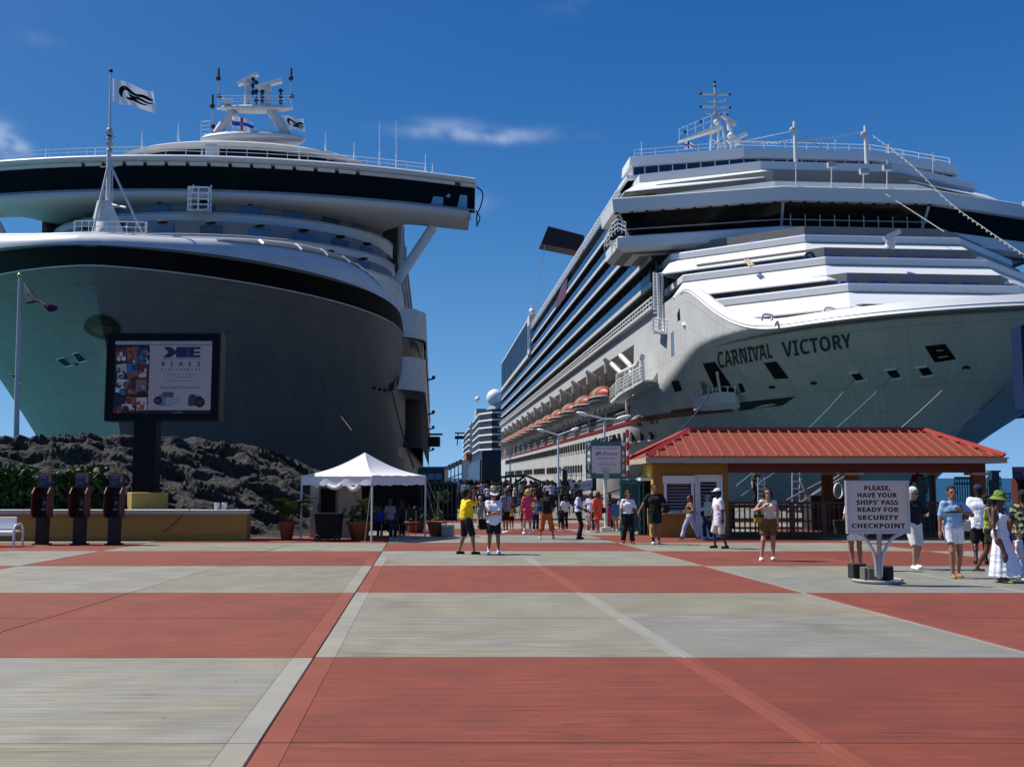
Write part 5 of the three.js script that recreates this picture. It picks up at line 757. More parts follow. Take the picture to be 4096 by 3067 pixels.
{ // tent
  const al = 30 * Math.PI / 180, L = 2.85, Fp = gnd(803, 1166), F0 = V(at(804, 1030, 30.8).x, 0, -30.8), e1 = V(-Math.cos(al), 0, -Math.sin(al)).multiplyScalar(L), e2 = V(Math.sin(al), 0, -Math.cos(al)).multiplyScalar(L);
  const C = [F0, F0.clone().add(e2), F0.clone().add(e1).add(e2), F0.clone().add(e1)], h = at(804, 1027, 30.8).y, pk = at(787, 977, 32.6), ctr = C[0].clone().add(C[2]).multiplyScalar(0.5); ctr.y = at(787, 977, -ctr.z).y;
  const g = thing('canopy_tent', 'white pointed canopy tent beside the rocks, over a booth and potted plants', 'tent', V(ctr.x, 0, ctr.z)), CL = new THREE.MeshPhysicalMaterial({ color: lin(0.82, 0.82, 0.82), roughness: 0.8, side: THREE.DoubleSide, transmission: 0.1, thickness: 0, specularIntensity: 0.2 });
  for (let i = 0; i < 4; i++) { const a = C[i].clone().setY(h), b = C[(i + 1) % 4].clone().setY(h); part('roof_panel', grid((u, v) => { const p = a.clone().lerp(b, u).lerp(ctr, v); p.y -= 0.22 * Math.sin(v * Math.PI) * (0.55 + 0.25 * Math.sin(u * Math.PI)) - 0.01 * Math.sin(u * 30) * (1 - v); return p; }, 18, 12), CL, g);
    part('valance', grid((u, v) => { const p = a.clone().lerp(b, u), n = p.clone().sub(ctr).setY(0).normalize(); p.addScaledVector(n, 0.015 * Math.sin(u * 22)); p.y = h + 0.012 * Math.sin(u * 17) - v * (0.3 + 0.012 * Math.sin(u * 44)); return p; }, 40, 3), CL, g);
    part('leg', rod(C[i].clone().setY(0), C[i].clone().setY(h), 0.03), M.white2, g); }
  const sag = (a, b, d) => tube(Array.from({ length: 7 }, (_, i) => { const u = i / 6, p = a.clone().lerp(b, u); p.y -= d * Math.sin(u * Math.PI); return p; }), 0.07, 20, 6);
  const vA = C[0].clone().lerp(C[3], 0.18).setY(h - 0.3), vB = C[0].clone().lerp(C[3], 0.42).setY(h - 0.28), vC = C[0].clone().lerp(C[3], 0.78).setY(h - 0.3);
  for (const q of [sag(vA, C[0].clone().lerp(C[3], 0.34).setY(h - 0.28), 0.14), sag(vB, C[0].clone().lerp(C[3], 0.62).setY(h - 0.28), 0.1), ball(0.09, vC)]) part('tied_curtain', q, CL, g);
  part('guy_rope', [rod(C[0].clone().setY(h), C[0].clone().add(V(-0.16, 0, 0.3)), 0.012), rod(C[1].clone().setY(h), C[1].clone().add(V(0.9, 0, 0.2)), 0.012)], M.rope, g);
  part('frame_bar', [0, 1, 2, 3].map((i) => rod(C[i].clone().setY(h - 0.03), C[(i + 1) % 4].clone().setY(h - 0.03), 0.025)), M.white2, g);
  // booth under the tent
  const b0 = at(672, 1100, 33.2), b1 = at(766, 1100, 33.2), bo = thing('guard_booth', 'pale booth with a black door opening under the left half of the tent', 'booth', V((b0.x + b1.x) / 2, 0, -33.8)), CR = mat(lin(0.46, 0.41, 0.34), 0.8, { map: STUCCO });
  const dx0 = at(691, 1100, 33.2).x, dx1 = at(727, 1100, 33.2).x, wt = 2.05, dh = 1.62;
  part('wall', [box(dx0 - b0.x, wt, 0.08, (b0.x + dx0) / 2, wt / 2, -33.2), box(b1.x - dx1, wt, 0.08, (b1.x + dx1) / 2, wt / 2, -33.2), box(dx1 - dx0, wt - dh, 0.08, (dx0 + dx1) / 2, (wt + dh) / 2, -33.2), box(0.08, wt, 1.2, b0.x, wt / 2, -33.8), box(0.08, wt, 1.2, b1.x, wt / 2, -33.8)], CR, bo);
  part('door', box(dx1 - dx0 - 0.04, dh, 0.05, (dx0 + dx1) / 2, dh / 2, -33.23), M.black, bo); part('door_frame', [box(0.05, dh, 0.06, dx0, dh / 2, -33.14), box(0.05, dh, 0.06, dx1, dh / 2, -33.14), box(dx1 - dx0 + 0.05, 0.05, 0.06, (dx0 + dx1) / 2, dh, -33.14)], mat(lin(0.12, 0.11, 0.1), 0.6), bo);
  part('roof', box(b1.x - b0.x + 0.1, 0.06, 1.4, (b0.x + b1.x) / 2, wt + 0.03, -33.8), CR, bo);
  // bin cart
  const bp = gnd(710, 1168), bin = thing('refuse_bin', 'black wheeled bin standing before the booth door', 'bin', bp);
  own('bin_body', prism([V(-0.34, 0.08, 0.25), V(0.34, 0.08, 0.25), V(0.4, 0.8, 0.3), V(-0.4, 0.8, 0.3)], V(0, 0, -0.55)), M.black, bin); own('lid', rbox(0.84, 0.06, 0.6, 0.02, 0, 0.83, 0.02), M.black, bin); own('handle', tube([V(-0.36, 0.84, -0.25), V(-0.4, 1.1, -0.3), V(-0.3, 1.22, -0.3)], 0.025, 12, 6), M.black, bin);
  for (const x of [-0.3, 0.3]) own('wheel', new THREE.TorusGeometry(0.08, 0.035, 8, 16).translate(x, 0.1, 0.28), M.soot, bin);
}
const potShape = (r, h) => new THREE.LatheGeometry([[0, 0], [r * 0.62, 0], [r * 0.92, h * 0.84], [r * 1.04, h * 0.84], [r * 1.04, h], [r * 0.9, h], [r * 0.86, h * 0.9], [0, h * 0.88]].map(([x, y]) => new THREE.Vector2(x, y)), 24);
const frond = (len, droop, w, n = 9) => { // an arching frond with leaflets, running along +z
  const g = [], q = plain(new THREE.PlaneGeometry(1, 1, 1, 2).translate(0, 0.5, 0)); const P = (t) => V(0, len * (0.75 * t - droop * t * t), len * t * 0.8);
  for (let i = 1; i <= n; i++) { const t = i / n, p = P(t), l = w * (1.15 - 0.7 * t); for (const s of [-1, 1]) { g.push(q.clone().scale(0.035, l, 1).rotateZ(-s * 1.2).rotateX(0.5).translate(p.x, p.y, p.z)); } }
  g.push(tube([P(0), P(0.35), P(0.7), P(1)], 0.008, 10, 4)); return merge(g);
};
{ const sx0 = at(768, 1100, 36.6).x, sx1 = at(908, 1100, 36.6).x, sc = thing('darkening_screen', 'black screen added to darken the back of the tent on its right half', 'screen', V((sx0 + sx1) / 2, 0, -36.6)); part('darkening_sheet', grid((u, v) => V(lerp(sx0, sx1, u), lerp(0.03, 1.9, v), -36.6 + 0.05 * Math.sin(u * 60)), 60, 2), M.black, sc); for (let i = 0; i < 5; i++) part('darkening_screen_post', rod(V(lerp(sx0, sx1, i / 4), 0, -36.68), V(lerp(sx0, sx1, i / 4), 1.95, -36.68), 0.03), M.soot, sc); }  // black screen added to darken the view through the tent
{ // potted plants
  const pot = (x, y, r, h, label) => { const p = gnd(x, y), g = thing('potted_plant', label, 'plant', p); own('pot', potShape(r, h), TERRA, g); own('soil', new THREE.CircleGeometry(r * 0.85, 16).rotateX(-Math.PI / 2).translate(0, h * 0.89, 0), M.soot, g); return g; };
  let g = pot(619, 1165, 0.27, 0.56, 'tall potted palm in a terracotta pot between the rocks and the tent');
  own('trunk', [rod(V(0, 0.4, 0), V(0.05, 0.95, 0), 0.04, 0.03), rod(V(0.08, 0.4, 0), V(0.2, 0.8, 0.05), 0.03, 0.025)], mat(lin(0.12, 0.09, 0.05), 0.9), g);
  for (let i = 0; i < 16; i++) own('frond', frond(rr(0.7, 1.15), rr(0.35, 0.8), rr(0.2, 0.32), 12).rotateY(i * 2.4 + rnd()).translate(rr(0, 0.15), rr(0.7, 1.0), 0), LEAF[i % 3 === 0 ? 1 : 2 - (i % 2) * 2], g);
  g = pot(776, 1166, 0.4, 0.58, 'wide terracotta pot with a sparse yellow green shrub before the tent leg');
  own('stems', [[-0.2, 0.5, -0.3, 0.9], [0, 0.5, 0.1, 1.15], [0.15, 0.5, 0.4, 1.0]].map(([a, b, c, d]) => rod(V(a, b, 0), V(c, d, 0.05), 0.014)), mat(lin(0.1, 0.09, 0.04), 0.9), g);
  const lf = (cx, cy, n, m, sp) => { const q = plain(new THREE.CircleGeometry(0.09, 6).scale(0.5, 1.3, 1)), a = []; for (let i = 0; i < n; i++) a.push(q.clone().rotateX(rr(-1, 1)).rotateZ(rr(-2, 2)).rotateY(rr(-1.5, 1.5)).translate(cx + rr(-sp, sp), cy + rr(-sp, sp) * 0.9, rr(-sp, sp))); const o = own('foliage', a, m, g); o.userData.kind = 'stuff'; };
  lf(0.1, 1.1, 26, LEAF[3], 0.22); lf(-0.35, 0.82, 16, LEAF[3], 0.16); lf(0.4, 0.95, 16, LEAF[1], 0.16); lf(0, 0.75, 40, LEAF[2], 0.35);
  g = pot(897, 1150, 0.42, 0.4, 'low broad terracotta pot with dark leaves at the right tent leg'); lf(0.1, 0.6, 50, LEAF[2], 0.35); lf(0.35, 0.55, 14, LEAF[1], 0.14);
  g = pot(942, 1158, 0.34, 0.5, 'terracotta pot with a staked sapling to the right of the tent'); own('stake', rod(V(0, 0.4, 0), V(-0.42, 1.9, -0.1), 0.012), M.rope, g); own('stem', rod(V(0.03, 0.4, 0), V(0.06, 1.45, 0), 0.02, 0.012), mat(lin(0.3, 0.26, 0.2), 0.9), g); lf(0.15, 1.3, 34, LEAF[2], 0.28); lf(0.2, 1.35, 10, LEAF[1], 0.2); lf(0, 0.72, 8, LEAF[1], 0.18);
  for (const [x, l] of [[961, 'left of two weathered stone blocks beside the pot with the staked sapling'], [973, 'right of two weathered stone blocks beside the pot with the staked sapling']]) { const p = gnd(x, 1159), s = thing('stone_block', l, 'stone', p); const q = rbox(0.24, 0.44, 0.24, 0.07, 0, 0.21, 0); const a = q.attributes.position; for (let i = 0; i < a.count; i++) { const k = 1 + 0.08 * perlin.noise(a.getX(i) * 9 + x, a.getY(i) * 9, a.getZ(i) * 9); a.setXYZ(i, a.getX(i) * k, a.getY(i) * k, a.getZ(i) * k); } q.computeVertexNormals(); own('block', q, mat(lin(0.4, 0.37, 0.32), 0.9, { map: MOTTLE }), s); }
  // folding chairs and a trolley in the shade of the tent
  for (const [x, y, a, l] of [[832, 1160, 0.4, 'left of two dark folding chairs in the shade under the tent'], [880, 1162, -0.5, 'right of two dark folding chairs in the shade under the tent']]) { const p = gnd(x, y), c = thing('folding_chair', l, 'chair', p); c.rotation.y = a; own('seat', rbox(0.42, 0.03, 0.4, 0.01, 0, 0.45, 0), M.soot, c); own('backrest', rbox(0.42, 0.3, 0.03, 0.01, 0, 0.78, -0.22), M.soot, c); for (const [u, v] of [[-0.19, -0.2], [0.19, -0.2], [-0.19, 0.2], [0.19, 0.2]]) own('leg', rod(V(u, 0, v), V(u, v < 0 ? 0.9 : 0.45, v), 0.012), M.grey, c); }
}

// ---------------------------------------------------------------- pavilion with the red metal roof
{
  const DE = 32.2, DW = 33.2, x0 = at(1400, 991, DE).x, x1 = at(2170, 990, DE).x, yE = at(1700, 988, DE).y, yF = at(1700, 1000, DE).y, DB = 37.2, DR = 34.7, rl = at(1490, 932, DR), rt = at(1995, 932, DR), yR = rl.y;
  const P = thing('pavilion', 'ochre gate pavilion with a red metal hip roof, in front of the right ship', 'pavilion', V((x0 + x1) / 2, 0, -34.7));
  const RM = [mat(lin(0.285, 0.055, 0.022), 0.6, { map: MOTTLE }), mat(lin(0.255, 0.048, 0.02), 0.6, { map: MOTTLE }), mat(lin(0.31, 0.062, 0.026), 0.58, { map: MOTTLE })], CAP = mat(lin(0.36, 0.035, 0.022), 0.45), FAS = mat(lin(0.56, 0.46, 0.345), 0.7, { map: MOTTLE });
  const SEAM = mat(lin(0.38, 0.1, 0.05), 0.5);
  const yB = yE + 0.02, nrm = V(0, DR - DE, yR - yB).normalize(); // front slope
  const front = (x, t) => V(x, lerp(yB, yR, t), -lerp(DE, DR, t)), hipL = (t) => lerp(x0, rl.x, t), hipR = (t) => lerp(x1, rt.x, t), tAt = (x) => x < rl.x ? (x - x0) / (rl.x - x0) : x > rt.x ? (x1 - x) / (x1 - rt.x) : 1;
  const N = 33, w = (x1 - x0) / N;
  for (let i = 0; i < N; i++) {
    const a = x0 + i * w, b = a + w - 0.02, ta = clamp(tAt(a)), tb = clamp(tAt(b)), pts = [front(a, 0), front(b, 0)];
    if (tb > 0) pts.push(front(b, tb)); if (ta > 0) pts.push(front(a, ta));
    part('roof_panel', prism(pts, nrm.clone().multiplyScalar(0.025)), RM[(i * 7) % 3], P);
    for (let k = 1; k < 4; k++) { const x = a + w * k / 4, t = clamp(tAt(x) - 0.01); if (t > 0.05) { const m = part('panel_rib', bar(front(x, 0).addScaledVector(nrm, 0.027), front(x, t).addScaledVector(nrm, 0.027), 0.05, 0.012), RM[(i * 5 + k) % 3], P); } }
    const ts = clamp(tAt(a)); if (ts > 0.03) part('roof_seam', bar(front(a - 0.01, -0.01).addScaledVector(nrm, 0.05), front(a - 0.01, ts).addScaledVector(nrm, 0.05), 0.035, 0.05), SEAM, P);
  }
  const back = (x, t) => V(x, lerp(yB, yR, t), -lerp(DB, DR, t));
  part('rear_roof', poly([back(x0, 0), back(x1, 0), rt.clone(), rl.clone()]), RM[0], P);
  part('hip_roof', poly([V(x0, yB, -DE), rl.clone(), V(x0, yB, -DB)]), RM[0], P, 'left hip of the red roof'); part('hip_roof', poly([V(x1, yB, -DE), rt.clone(), V(x1, yB, -DB)]), RM[0], P);
  const up = V(0, 0.05, 0);
  for (const [a, b] of [[V(x0, yB, -DE), rl], [V(x1, yB, -DE), rt], [rl, rt], [V(x0, yB, -DB), rl], [V(x1, yB, -DB), rt]]) part('ridge_cap', bar(a.clone().add(up), b.clone().add(up), 0.2, 0.09), CAP, P);
  for (let i = 0; i < N - 1; i++) { const x = x0 + (i + 0.5) * w, t = clamp(tAt(x)); if (t > 0.12) part('closure_strip', box(w * 0.72, 0.05, 0.05).translate(x, front(x, t - 0.06).y + 0.04, front(x, t - 0.06).z + 0.02), M.soot, P); }
  const xa = x0 - 0.03, xb = x1 + 0.06;
  part('fascia', [box(xb - xa, yE - yF, 0.08, (xa + xb) / 2, (yE + yF) / 2, -DE + 0.02), box(0.08, yE - yF, DB - DE, xa, (yE + yF) / 2, -(DE + DB) / 2), box(0.08, yE - yF, DB - DE, xb, (yE + yF) / 2, -(DE + DB) / 2), box(xb - xa + 0.1, 0.035, 0.14, (xa + xb) / 2, yE - 0.01, -DE + 0.05)], FAS, P);
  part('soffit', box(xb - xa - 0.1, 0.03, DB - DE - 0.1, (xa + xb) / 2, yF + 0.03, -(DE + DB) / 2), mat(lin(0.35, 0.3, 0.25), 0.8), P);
  // ticket room
  const wx0 = at(1412, 1080, DW).x, wx1 = at(1574, 1080, DW).x, wh = yF, dep = 2.6;
  const hole = (a, b, c, d) => [at(a, c, DW).x, at(b, c, DW).x, at(a, d, DW).y, at(a, c, DW).y];
  const [ux0, ux1, uy0, uy1] = hole(1435, 1497, 1033, 1105), [dx0, dx1, , dy1] = hole(1505, 1556, 1030, 1158);
  const wl = (a, b, c, d) => box(b - a, d - c, 0.16, (a + b) / 2, (c + d) / 2, -DW - 0.08);
  part('room_wall', [wl(wx0, ux0, 0, wh), wl(ux0, ux1, 0, uy0), wl(ux0, ux1, uy1, wh), wl(ux1, dx0, 0, wh), wl(dx0, dx1, dy1, wh), wl(dx1, wx1, 0, wh), box(0.16, wh, dep, wx1 - 0.08, wh / 2, -DW - 0.16 - dep / 2), box(wx1 - wx0, wh, 0.16, (wx0 + wx1) / 2, wh / 2, -DW - dep - 0.24)], mat(lin(0.44, 0.235, 0.045), 0.9, { map: STUCCO }), P);
  part('room_wall', [box(0.16, wh, 0.5, wx0 + 0.08, wh / 2, -DW - 0.41), box(0.16, wh, 0.9, wx0 + 0.08, wh / 2, -DW - 2.2), box(0.16, 0.9, 1.1, wx0 + 0.08, 0.45, -DW - 1.2), box(0.16, 0.5, 1.1, wx0 + 0.08, wh - 0.25, -DW - 1.2)], mat(lin(0.6, 0.42, 0.06), 0.9, { map: STUCCO }), P, 'bright yellow side wall');
  part('side_counter', box(0.45, 0.1, 1.2, wx0 - 0.12, wh - 0.52, -DW - 1.2), M.paint, P);
  const win = part('service_window', box(ux1 - ux0, uy1 - uy0, 0.04, (ux0 + ux1) / 2, (uy0 + uy1) / 2, -DW - 0.2), M.black, P);
  const wf = (a, b, c, d) => [box(0.09, d - c, 0.1, a + 0.045, (c + d) / 2, -DW + 0.02), box(0.09, d - c, 0.1, b - 0.045, (c + d) / 2, -DW + 0.02), box(b - a, 0.08, 0.12, (a + b) / 2, c - 0.02, -DW + 0.03)];
  part('window_frame', wf(ux0 - 0.02, ux1 + 0.02, uy0, uy1), M.paint, P); part('shutter_box', rbox(ux1 - ux0 + 0.12, 0.27, 0.2, 0.02, (ux0 + ux1) / 2, uy1 - 0.04, -DW + 0.06), M.paint, P);
  for (let i = 0; i < 9; i++) part('louver', box(ux1 - ux0 - 0.18, 0.018, 0.1).rotateX(0.5).translate((ux0 + ux1) / 2, uy0 + 0.06 + i * 0.105, -DW - 0.08), mat(lin(0.35, 0.34, 0.33), 0.5), P);
  part('window_sill', rbox(ux1 - ux0 + 0.2, 0.06, 0.2, 0.015, (ux0 + ux1) / 2, uy0 - 0.05, -DW + 0.07), FAS, P);
  const dw = dx1 - dx0;
  part('door', [box(dw, 0.98, 0.05, (dx0 + dx1) / 2, 0.49, -DW - 0.03), box(0.12, dy1, 0.05, dx0 + 0.06, dy1 / 2, -DW - 0.035), box(0.12, dy1, 0.05, dx1 - 0.06, dy1 / 2, -DW - 0.035), box(dw, 0.16, 0.05, (dx0 + dx1) / 2, dy1 - 0.08, -DW - 0.03)], M.paint, P);
  part('door_opening', box(dw - 0.2, dy1 - 1.1, 0.03, (dx0 + dx1) / 2, (dy1 + 0.9) / 2, -DW - 0.13), M.black, P);
  for (let i = 0; i < 7; i++) part('louver', box(dw - 0.24, 0.018, 0.09).rotateX(0.5).translate((dx0 + dx1) / 2, 1.05 + i * 0.115, -DW - 0.05), mat(lin(0.35, 0.34, 0.33), 0.5), P);
  part('door_frame', [box(0.07, dy1 + 0.06, 0.1, dx0 - 0.03, dy1 / 2, -DW + 0.01), box(0.07, dy1 + 0.06, 0.1, dx1 + 0.03, dy1 / 2, -DW + 0.01), box(dw + 0.14, 0.07, 0.1, (dx0 + dx1) / 2, dy1 + 0.04, -DW + 0.01)], M.paint, P);
  // beam and columns of the open part
  part('beam', box(at(2130, 1000, DW).x - wx1, 0.3, 0.35, (at(2130, 1000, DW).x + wx1) / 2, yF - 0.15, -DW - 0.2), mat(lin(0.2, 0.05, 0.035), 0.8, { map: STUCCO }), P);
  for (const [a, b, D] of [[1776, 1801, 36.4], [1827, 1857, DW + 0.2], [2100, 2131, DW + 0.2], [2009, 2023, 36.4]]) { const p = at((a + b) / 2, 1080, D), r = (b - a) / 2150 * D / 2; part('column', new THREE.CylinderGeometry(r, r, wh - 0.35, 20).translate(p.x, (wh - 0.35) / 2, -D), mat(lin(0.28, 0.085, 0.025), 0.85, { map: STUCCO }), P); part('capital', rbox(r * 2.7, 0.09, r * 2.7, 0.01, p.x, wh - 0.34, -D), FAS, P); }
}
{ // railings, gates, ladders and stage behind the pavilion front
  const R = thing('queue_railing', 'brown picket railing across the open side of the pavilion', 'railing', V(10.5, 0, -33.6)), BR = mat(lin(0.10, 0.045, 0.02), 0.7), a = at(1576, 1157, 33.5).x, b = at(2100, 1157, 33.5).x;
  part('rail', [box(b - a, 0.07, 0.07, (a + b) / 2, 1.12, -33.5), box(b - a, 0.05, 0.05, (a + b) / 2, 0.98, -33.5), box(b - a, 0.16, 0.1, (a + b) / 2, 0.08, -33.5), box((b - a) * 0.62, 0.05, 0.05, a + (b - a) * 0.31, 0.52, -33.5)], BR, R);
  for (let i = 0; i <= 46; i++) part(i % 6 ? 'picket' : 'post', box(i % 6 ? 0.045 : 0.16, 1.1, i % 6 ? 0.045 : 0.14, a + (b - a) * i / 46, 0.56, -33.5), i % 6 ? BR : mat(lin(0.16, 0.05, 0.03), 0.7), R);
  const st = thing('stage_platform', 'dark service platform behind the pavilion railing', 'platform', V(9.5, 0, -39.6));
  part('platform_top', box(6.4, 0.12, 1.6, at(1690, 1087, 39.4).x, at(1690, 1088, 39.4).y - 0.07, -39.6), BR, st); for (const x of [1580, 1660, 1740, 1800]) part('platform_leg', box(0.16, 1, 0.16, at(x, 1087, 39.2).x, 0.46, -39.2), M.soot, st);
  for (const [x0, x1, y0, y1, l] of [[1712, 1728, 1018, 1105, 'white ladder standing right of the man in the striped shirt, under the red roof'], [1638, 1652, 1030, 1090, 'white ladder just beside the man in the striped shirt'], [1713, 1733, 1018, 1020, '']].slice(0, 2)) { const D = 38.6, g = thing('ladder', l, 'ladder', V(at(x0, y1, D).x, 0, -D)); for (const x of [x0, x1]) part('stile', bar(at(x, y1, D), at(x, y0, D), 0.035), M.paint, g); for (let i = 0; i < 6; i++) { const y = lerp(y1 - 4, y0 + 6, i / 5); part('rung', bar(at(x0, y, D), at(x1, y, D), 0.05), M.paint, g); } }
  const gw = thing('service_gangway', 'dark steel gangway with a handwheel under the pavilion roof', 'gangway', V(12, 0, -38));
  part('incline', [bar(at(1700, 1105, 38), at(1845, 1020, 38), 0.12), bar(at(1700, 1080, 38), at(1830, 1012, 38), 0.06), bar(at(1800, 1090, 38), at(2000, 1085, 38), 0.1), bar(at(1730, 1035, 38), at(1760, 1110, 38), 0.08)], M.grey, gw); part('handwheel', new THREE.TorusGeometry(0.28, 0.035, 8, 20).rotateY(0.7).translate(at(1812, 1060, 37.4).x, at(1812, 1060, 37.4).y, -37.4), M.paint, gw); part('machine_box', [box(1.6, 1.3, 1, at(1790, 1100, 38).x, 0.65, -38), box(1.1, 0.9, 0.9, at(1900, 1100, 38).x, 0.45, -38)], M.soot, gw);
  for (const [xa, xb, D, l] of [[1984, 2010, 35.2, 'left leaf of the teal picket gate under the pavilion roof'], [2062, 2100, 35.2, 'teal picket gate leaf between the two right columns'], [2132, 2162, 35.2, 'open teal gate leaf at the right end of the pavilion']]) { const g = thing('picket_gate', l, 'gate', V(at(xa, 1150, D).x, 0, -D)); const A = at(xa, 1020, D).x, B = at(xb, 1020, D).x; for (let i = 0; i <= 7; i++) part('picket', box(0.03, 1.85, 0.03, lerp(A, B, i / 7), 1.0, -D), M.teal, g); part('gate_rail', [box(B - A, 0.09, 0.05, (A + B) / 2, 1.95, -D), box(B - A, 0.07, 0.05, (A + B) / 2, 1.75, -D), box(B - A, 0.07, 0.05, (A + B) / 2, 0.25, -D)], M.teal, g); }
  const tp = thing('gate_post', 'dark teal square post at the right end of the pavilion', 'post', V(at(2153, 1150, 34.5).x, 0, -34.5)); part('post_body', box(0.26, 2.15, 0.26, at(2153, 1150, 34.5).x, 1.075, -34.5), mat(lin(0.01, 0.05, 0.07), 0.5), tp); part('post_cap', box(0.34, 0.06, 0.34, at(2153, 1150, 34.5).x, 2.18, -34.5), M.teal, tp);
  const sf = thing('sea_railing', 'low teal railing by the sea at the right edge', 'railing', V(at(2180, 1120, 40).x, 0, -40)); part('rail', [bar(at(2164, 1066, 40), at(2330, 1066, 40), 0.07), bar(at(2164, 1074, 40), at(2330, 1074, 40), 0.05)], M.teal, sf); for (let i = 0; i < 14; i++) part('picket', bar(at(2164 + i * 9, 1066, 40), at(2164 + i * 9, 1134, 40), 0.03), M.teal, sf);
  const tg = thing('entrance_gate', 'teal framed gate leaf folded against the left end of the pavilion', 'gate', V(at(1366, 1150, 34.6).x, 0, -34.6)), D = 34.6;
  for (const [a, b] of [[1340, 1344], [1378, 1383], [1389, 1392]]) part('gate_stile', box((b - a) / 2150 * D, 2.0, 0.1, at((a + b) / 2, 1100, D).x, 1.0, -D), M.teal, tg);
  part('gate_rail', [box(0.8, 0.08, 0.08, at(1362, 1030, D).x, 1.97, -D), box(0.8, 0.08, 0.08, at(1362, 1040, D).x, 1.78, -D), box(0.8, 0.08, 0.08, at(1362, 1150, D).x, 0.2, -D)], M.teal, tg); part('gate_panel', box(0.72, 1.75, 0.03, at(1362, 1100, D).x, 1.0, -D - 0.05), mat(lin(0.012, 0.07, 0.09), 0.5), tg); part('dark_opening', box(0.45, 2.0, 0.05, at(1397, 1100, D).x, 1.0, -D - 0.3), M.soot, tg);
}
{ // security sign
  const D = 18.6, base = gnd(1896, 1257), g = thing('notice_sign', 'free standing notice sign about ships passes on a curved tube stand', 'sign', base);
  const a = at(1826, 1038, D), b = at(1966, 1152, D), W = b.x - a.x, Hh = a.y - b.y, cx = (a.x + b.x) / 2, cy = (a.y + b.y) / 2;
  const t = canvasTex(1024, 836, (c, w, h) => { c.fillStyle = '#efe2cc'; c.fillRect(0, 0, w, h); c.fillStyle = '#14110f'; c.textAlign = 'center'; c.textBaseline = 'middle'; [['PLEASE,', 92, 0.50, 470], ['HAVE YOUR', 214, 0.49, 690], ["SHIPS' PASS", 338, 0.49, 725], ['READY FOR', 460, 0.495, 720], ['SECURITY', 596, 0.495, 705], ['CHECKPOINT', 736, 0.495, 930]].forEach(([s, y, x, tw]) => { c.save(); c.translate(w * x, y); c.font = 'bold 100px sans-serif'; c.scale(tw / c.measureText(s).width, 1.08); c.fillText(s, 0, 0); c.strokeStyle = '#14110f'; c.lineWidth = 4; c.strokeText(s, 0, 0); c.restore(); }); });
  part('sign_board', box(W - 0.06, Hh - 0.06, 0.05, cx, cy, -D), mat(lin(0.8, 0.8, 0.8), 0.6), g); part('sign_print', uvPlane(W - 0.07, Hh - 0.07).translate(cx, cy, -D + 0.03), mat(lin(0.9, 0.9, 0.9), 0.55, { map: t }), g);
  part('frame', [box(W, 0.045, 0.1, cx, a.y - 0.02, -D), box(W, 0.045, 0.1, cx, b.y + 0.02, -D), box(0.045, Hh - 0.09, 0.1, a.x + 0.022, cy, -D), box(0.045, Hh - 0.09, 0.1, b.x - 0.022, cy, -D)], M.steel, g);
  const q = (x, y) => at(x, y, D), bx = base.x;
  part('post', rod(V(q(1900, 1150).x, b.y, -D), V(q(1899, 1240).x, 0.1, -D), 0.045, 0.045, 14), mat(lin(0.45, 0.38, 0.33), 0.4, { metalness: 0.4 }), g);
  for (const l of [[[1846, 1151], [1866, 1160], [1883, 1182], [1891, 1205], [1894, 1245]], [[1950, 1151], [1931, 1160], [1914, 1184], [1906, 1208], [1904, 1245]]]) part('curved_arm', tube(l.map(([x, y]) => q(x, y)), 0.032, 30, 8), M.steel, g);
  part('base_plate', [new THREE.CylinderGeometry(0.44, 0.45, 0.05, 30).translate(base.x, 0.035, base.z), new THREE.TorusGeometry(0.44, 0.025, 8, 36).rotateX(Math.PI / 2).translate(base.x, 0.045, base.z)], mat(lin(0.4, 0.39, 0.37), 0.6), g);
  const bl = mat(lin(0.2, 0.17, 0.13), 0.95, { map: MOTTLE, bumpMap: GRAIN, bumpScale: 0.01 }), bd = mat(lin(0.03, 0.028, 0.025), 0.95, { map: MOTTLE });
  [[1873, 0.2, -0.12, 0.28, 0.28, bd, 'dark left one of the concrete blocks on the base of the notice sign'], [1884, 0.1, 0.2, 0.24, 0.24, bl, 'pale concrete block left of the post on the sign base'], [1895, -0.2, 0.27, 0.26, 0.24, bl, 'pale concrete block directly before the post of the sign base'], [1910, 0.1, -0.25, 0.36, 0.22, bd, 'dark block lying flat behind the post of the sign base'], [1920, -0.3, 0.12, 0.36, 0.26, bd, 'dark right one of the concrete blocks on the sign base']].forEach(([x, r, dz, w, h, m, l]) => { const o = thing('concrete_block', l, 'block', V(at(x, 1250, D).x, 0.06, base.z + dz)); own('block', rbox(w, h, 0.22, 0.025).rotateY(r).translate(0, h / 2, 0), m, o); });
}
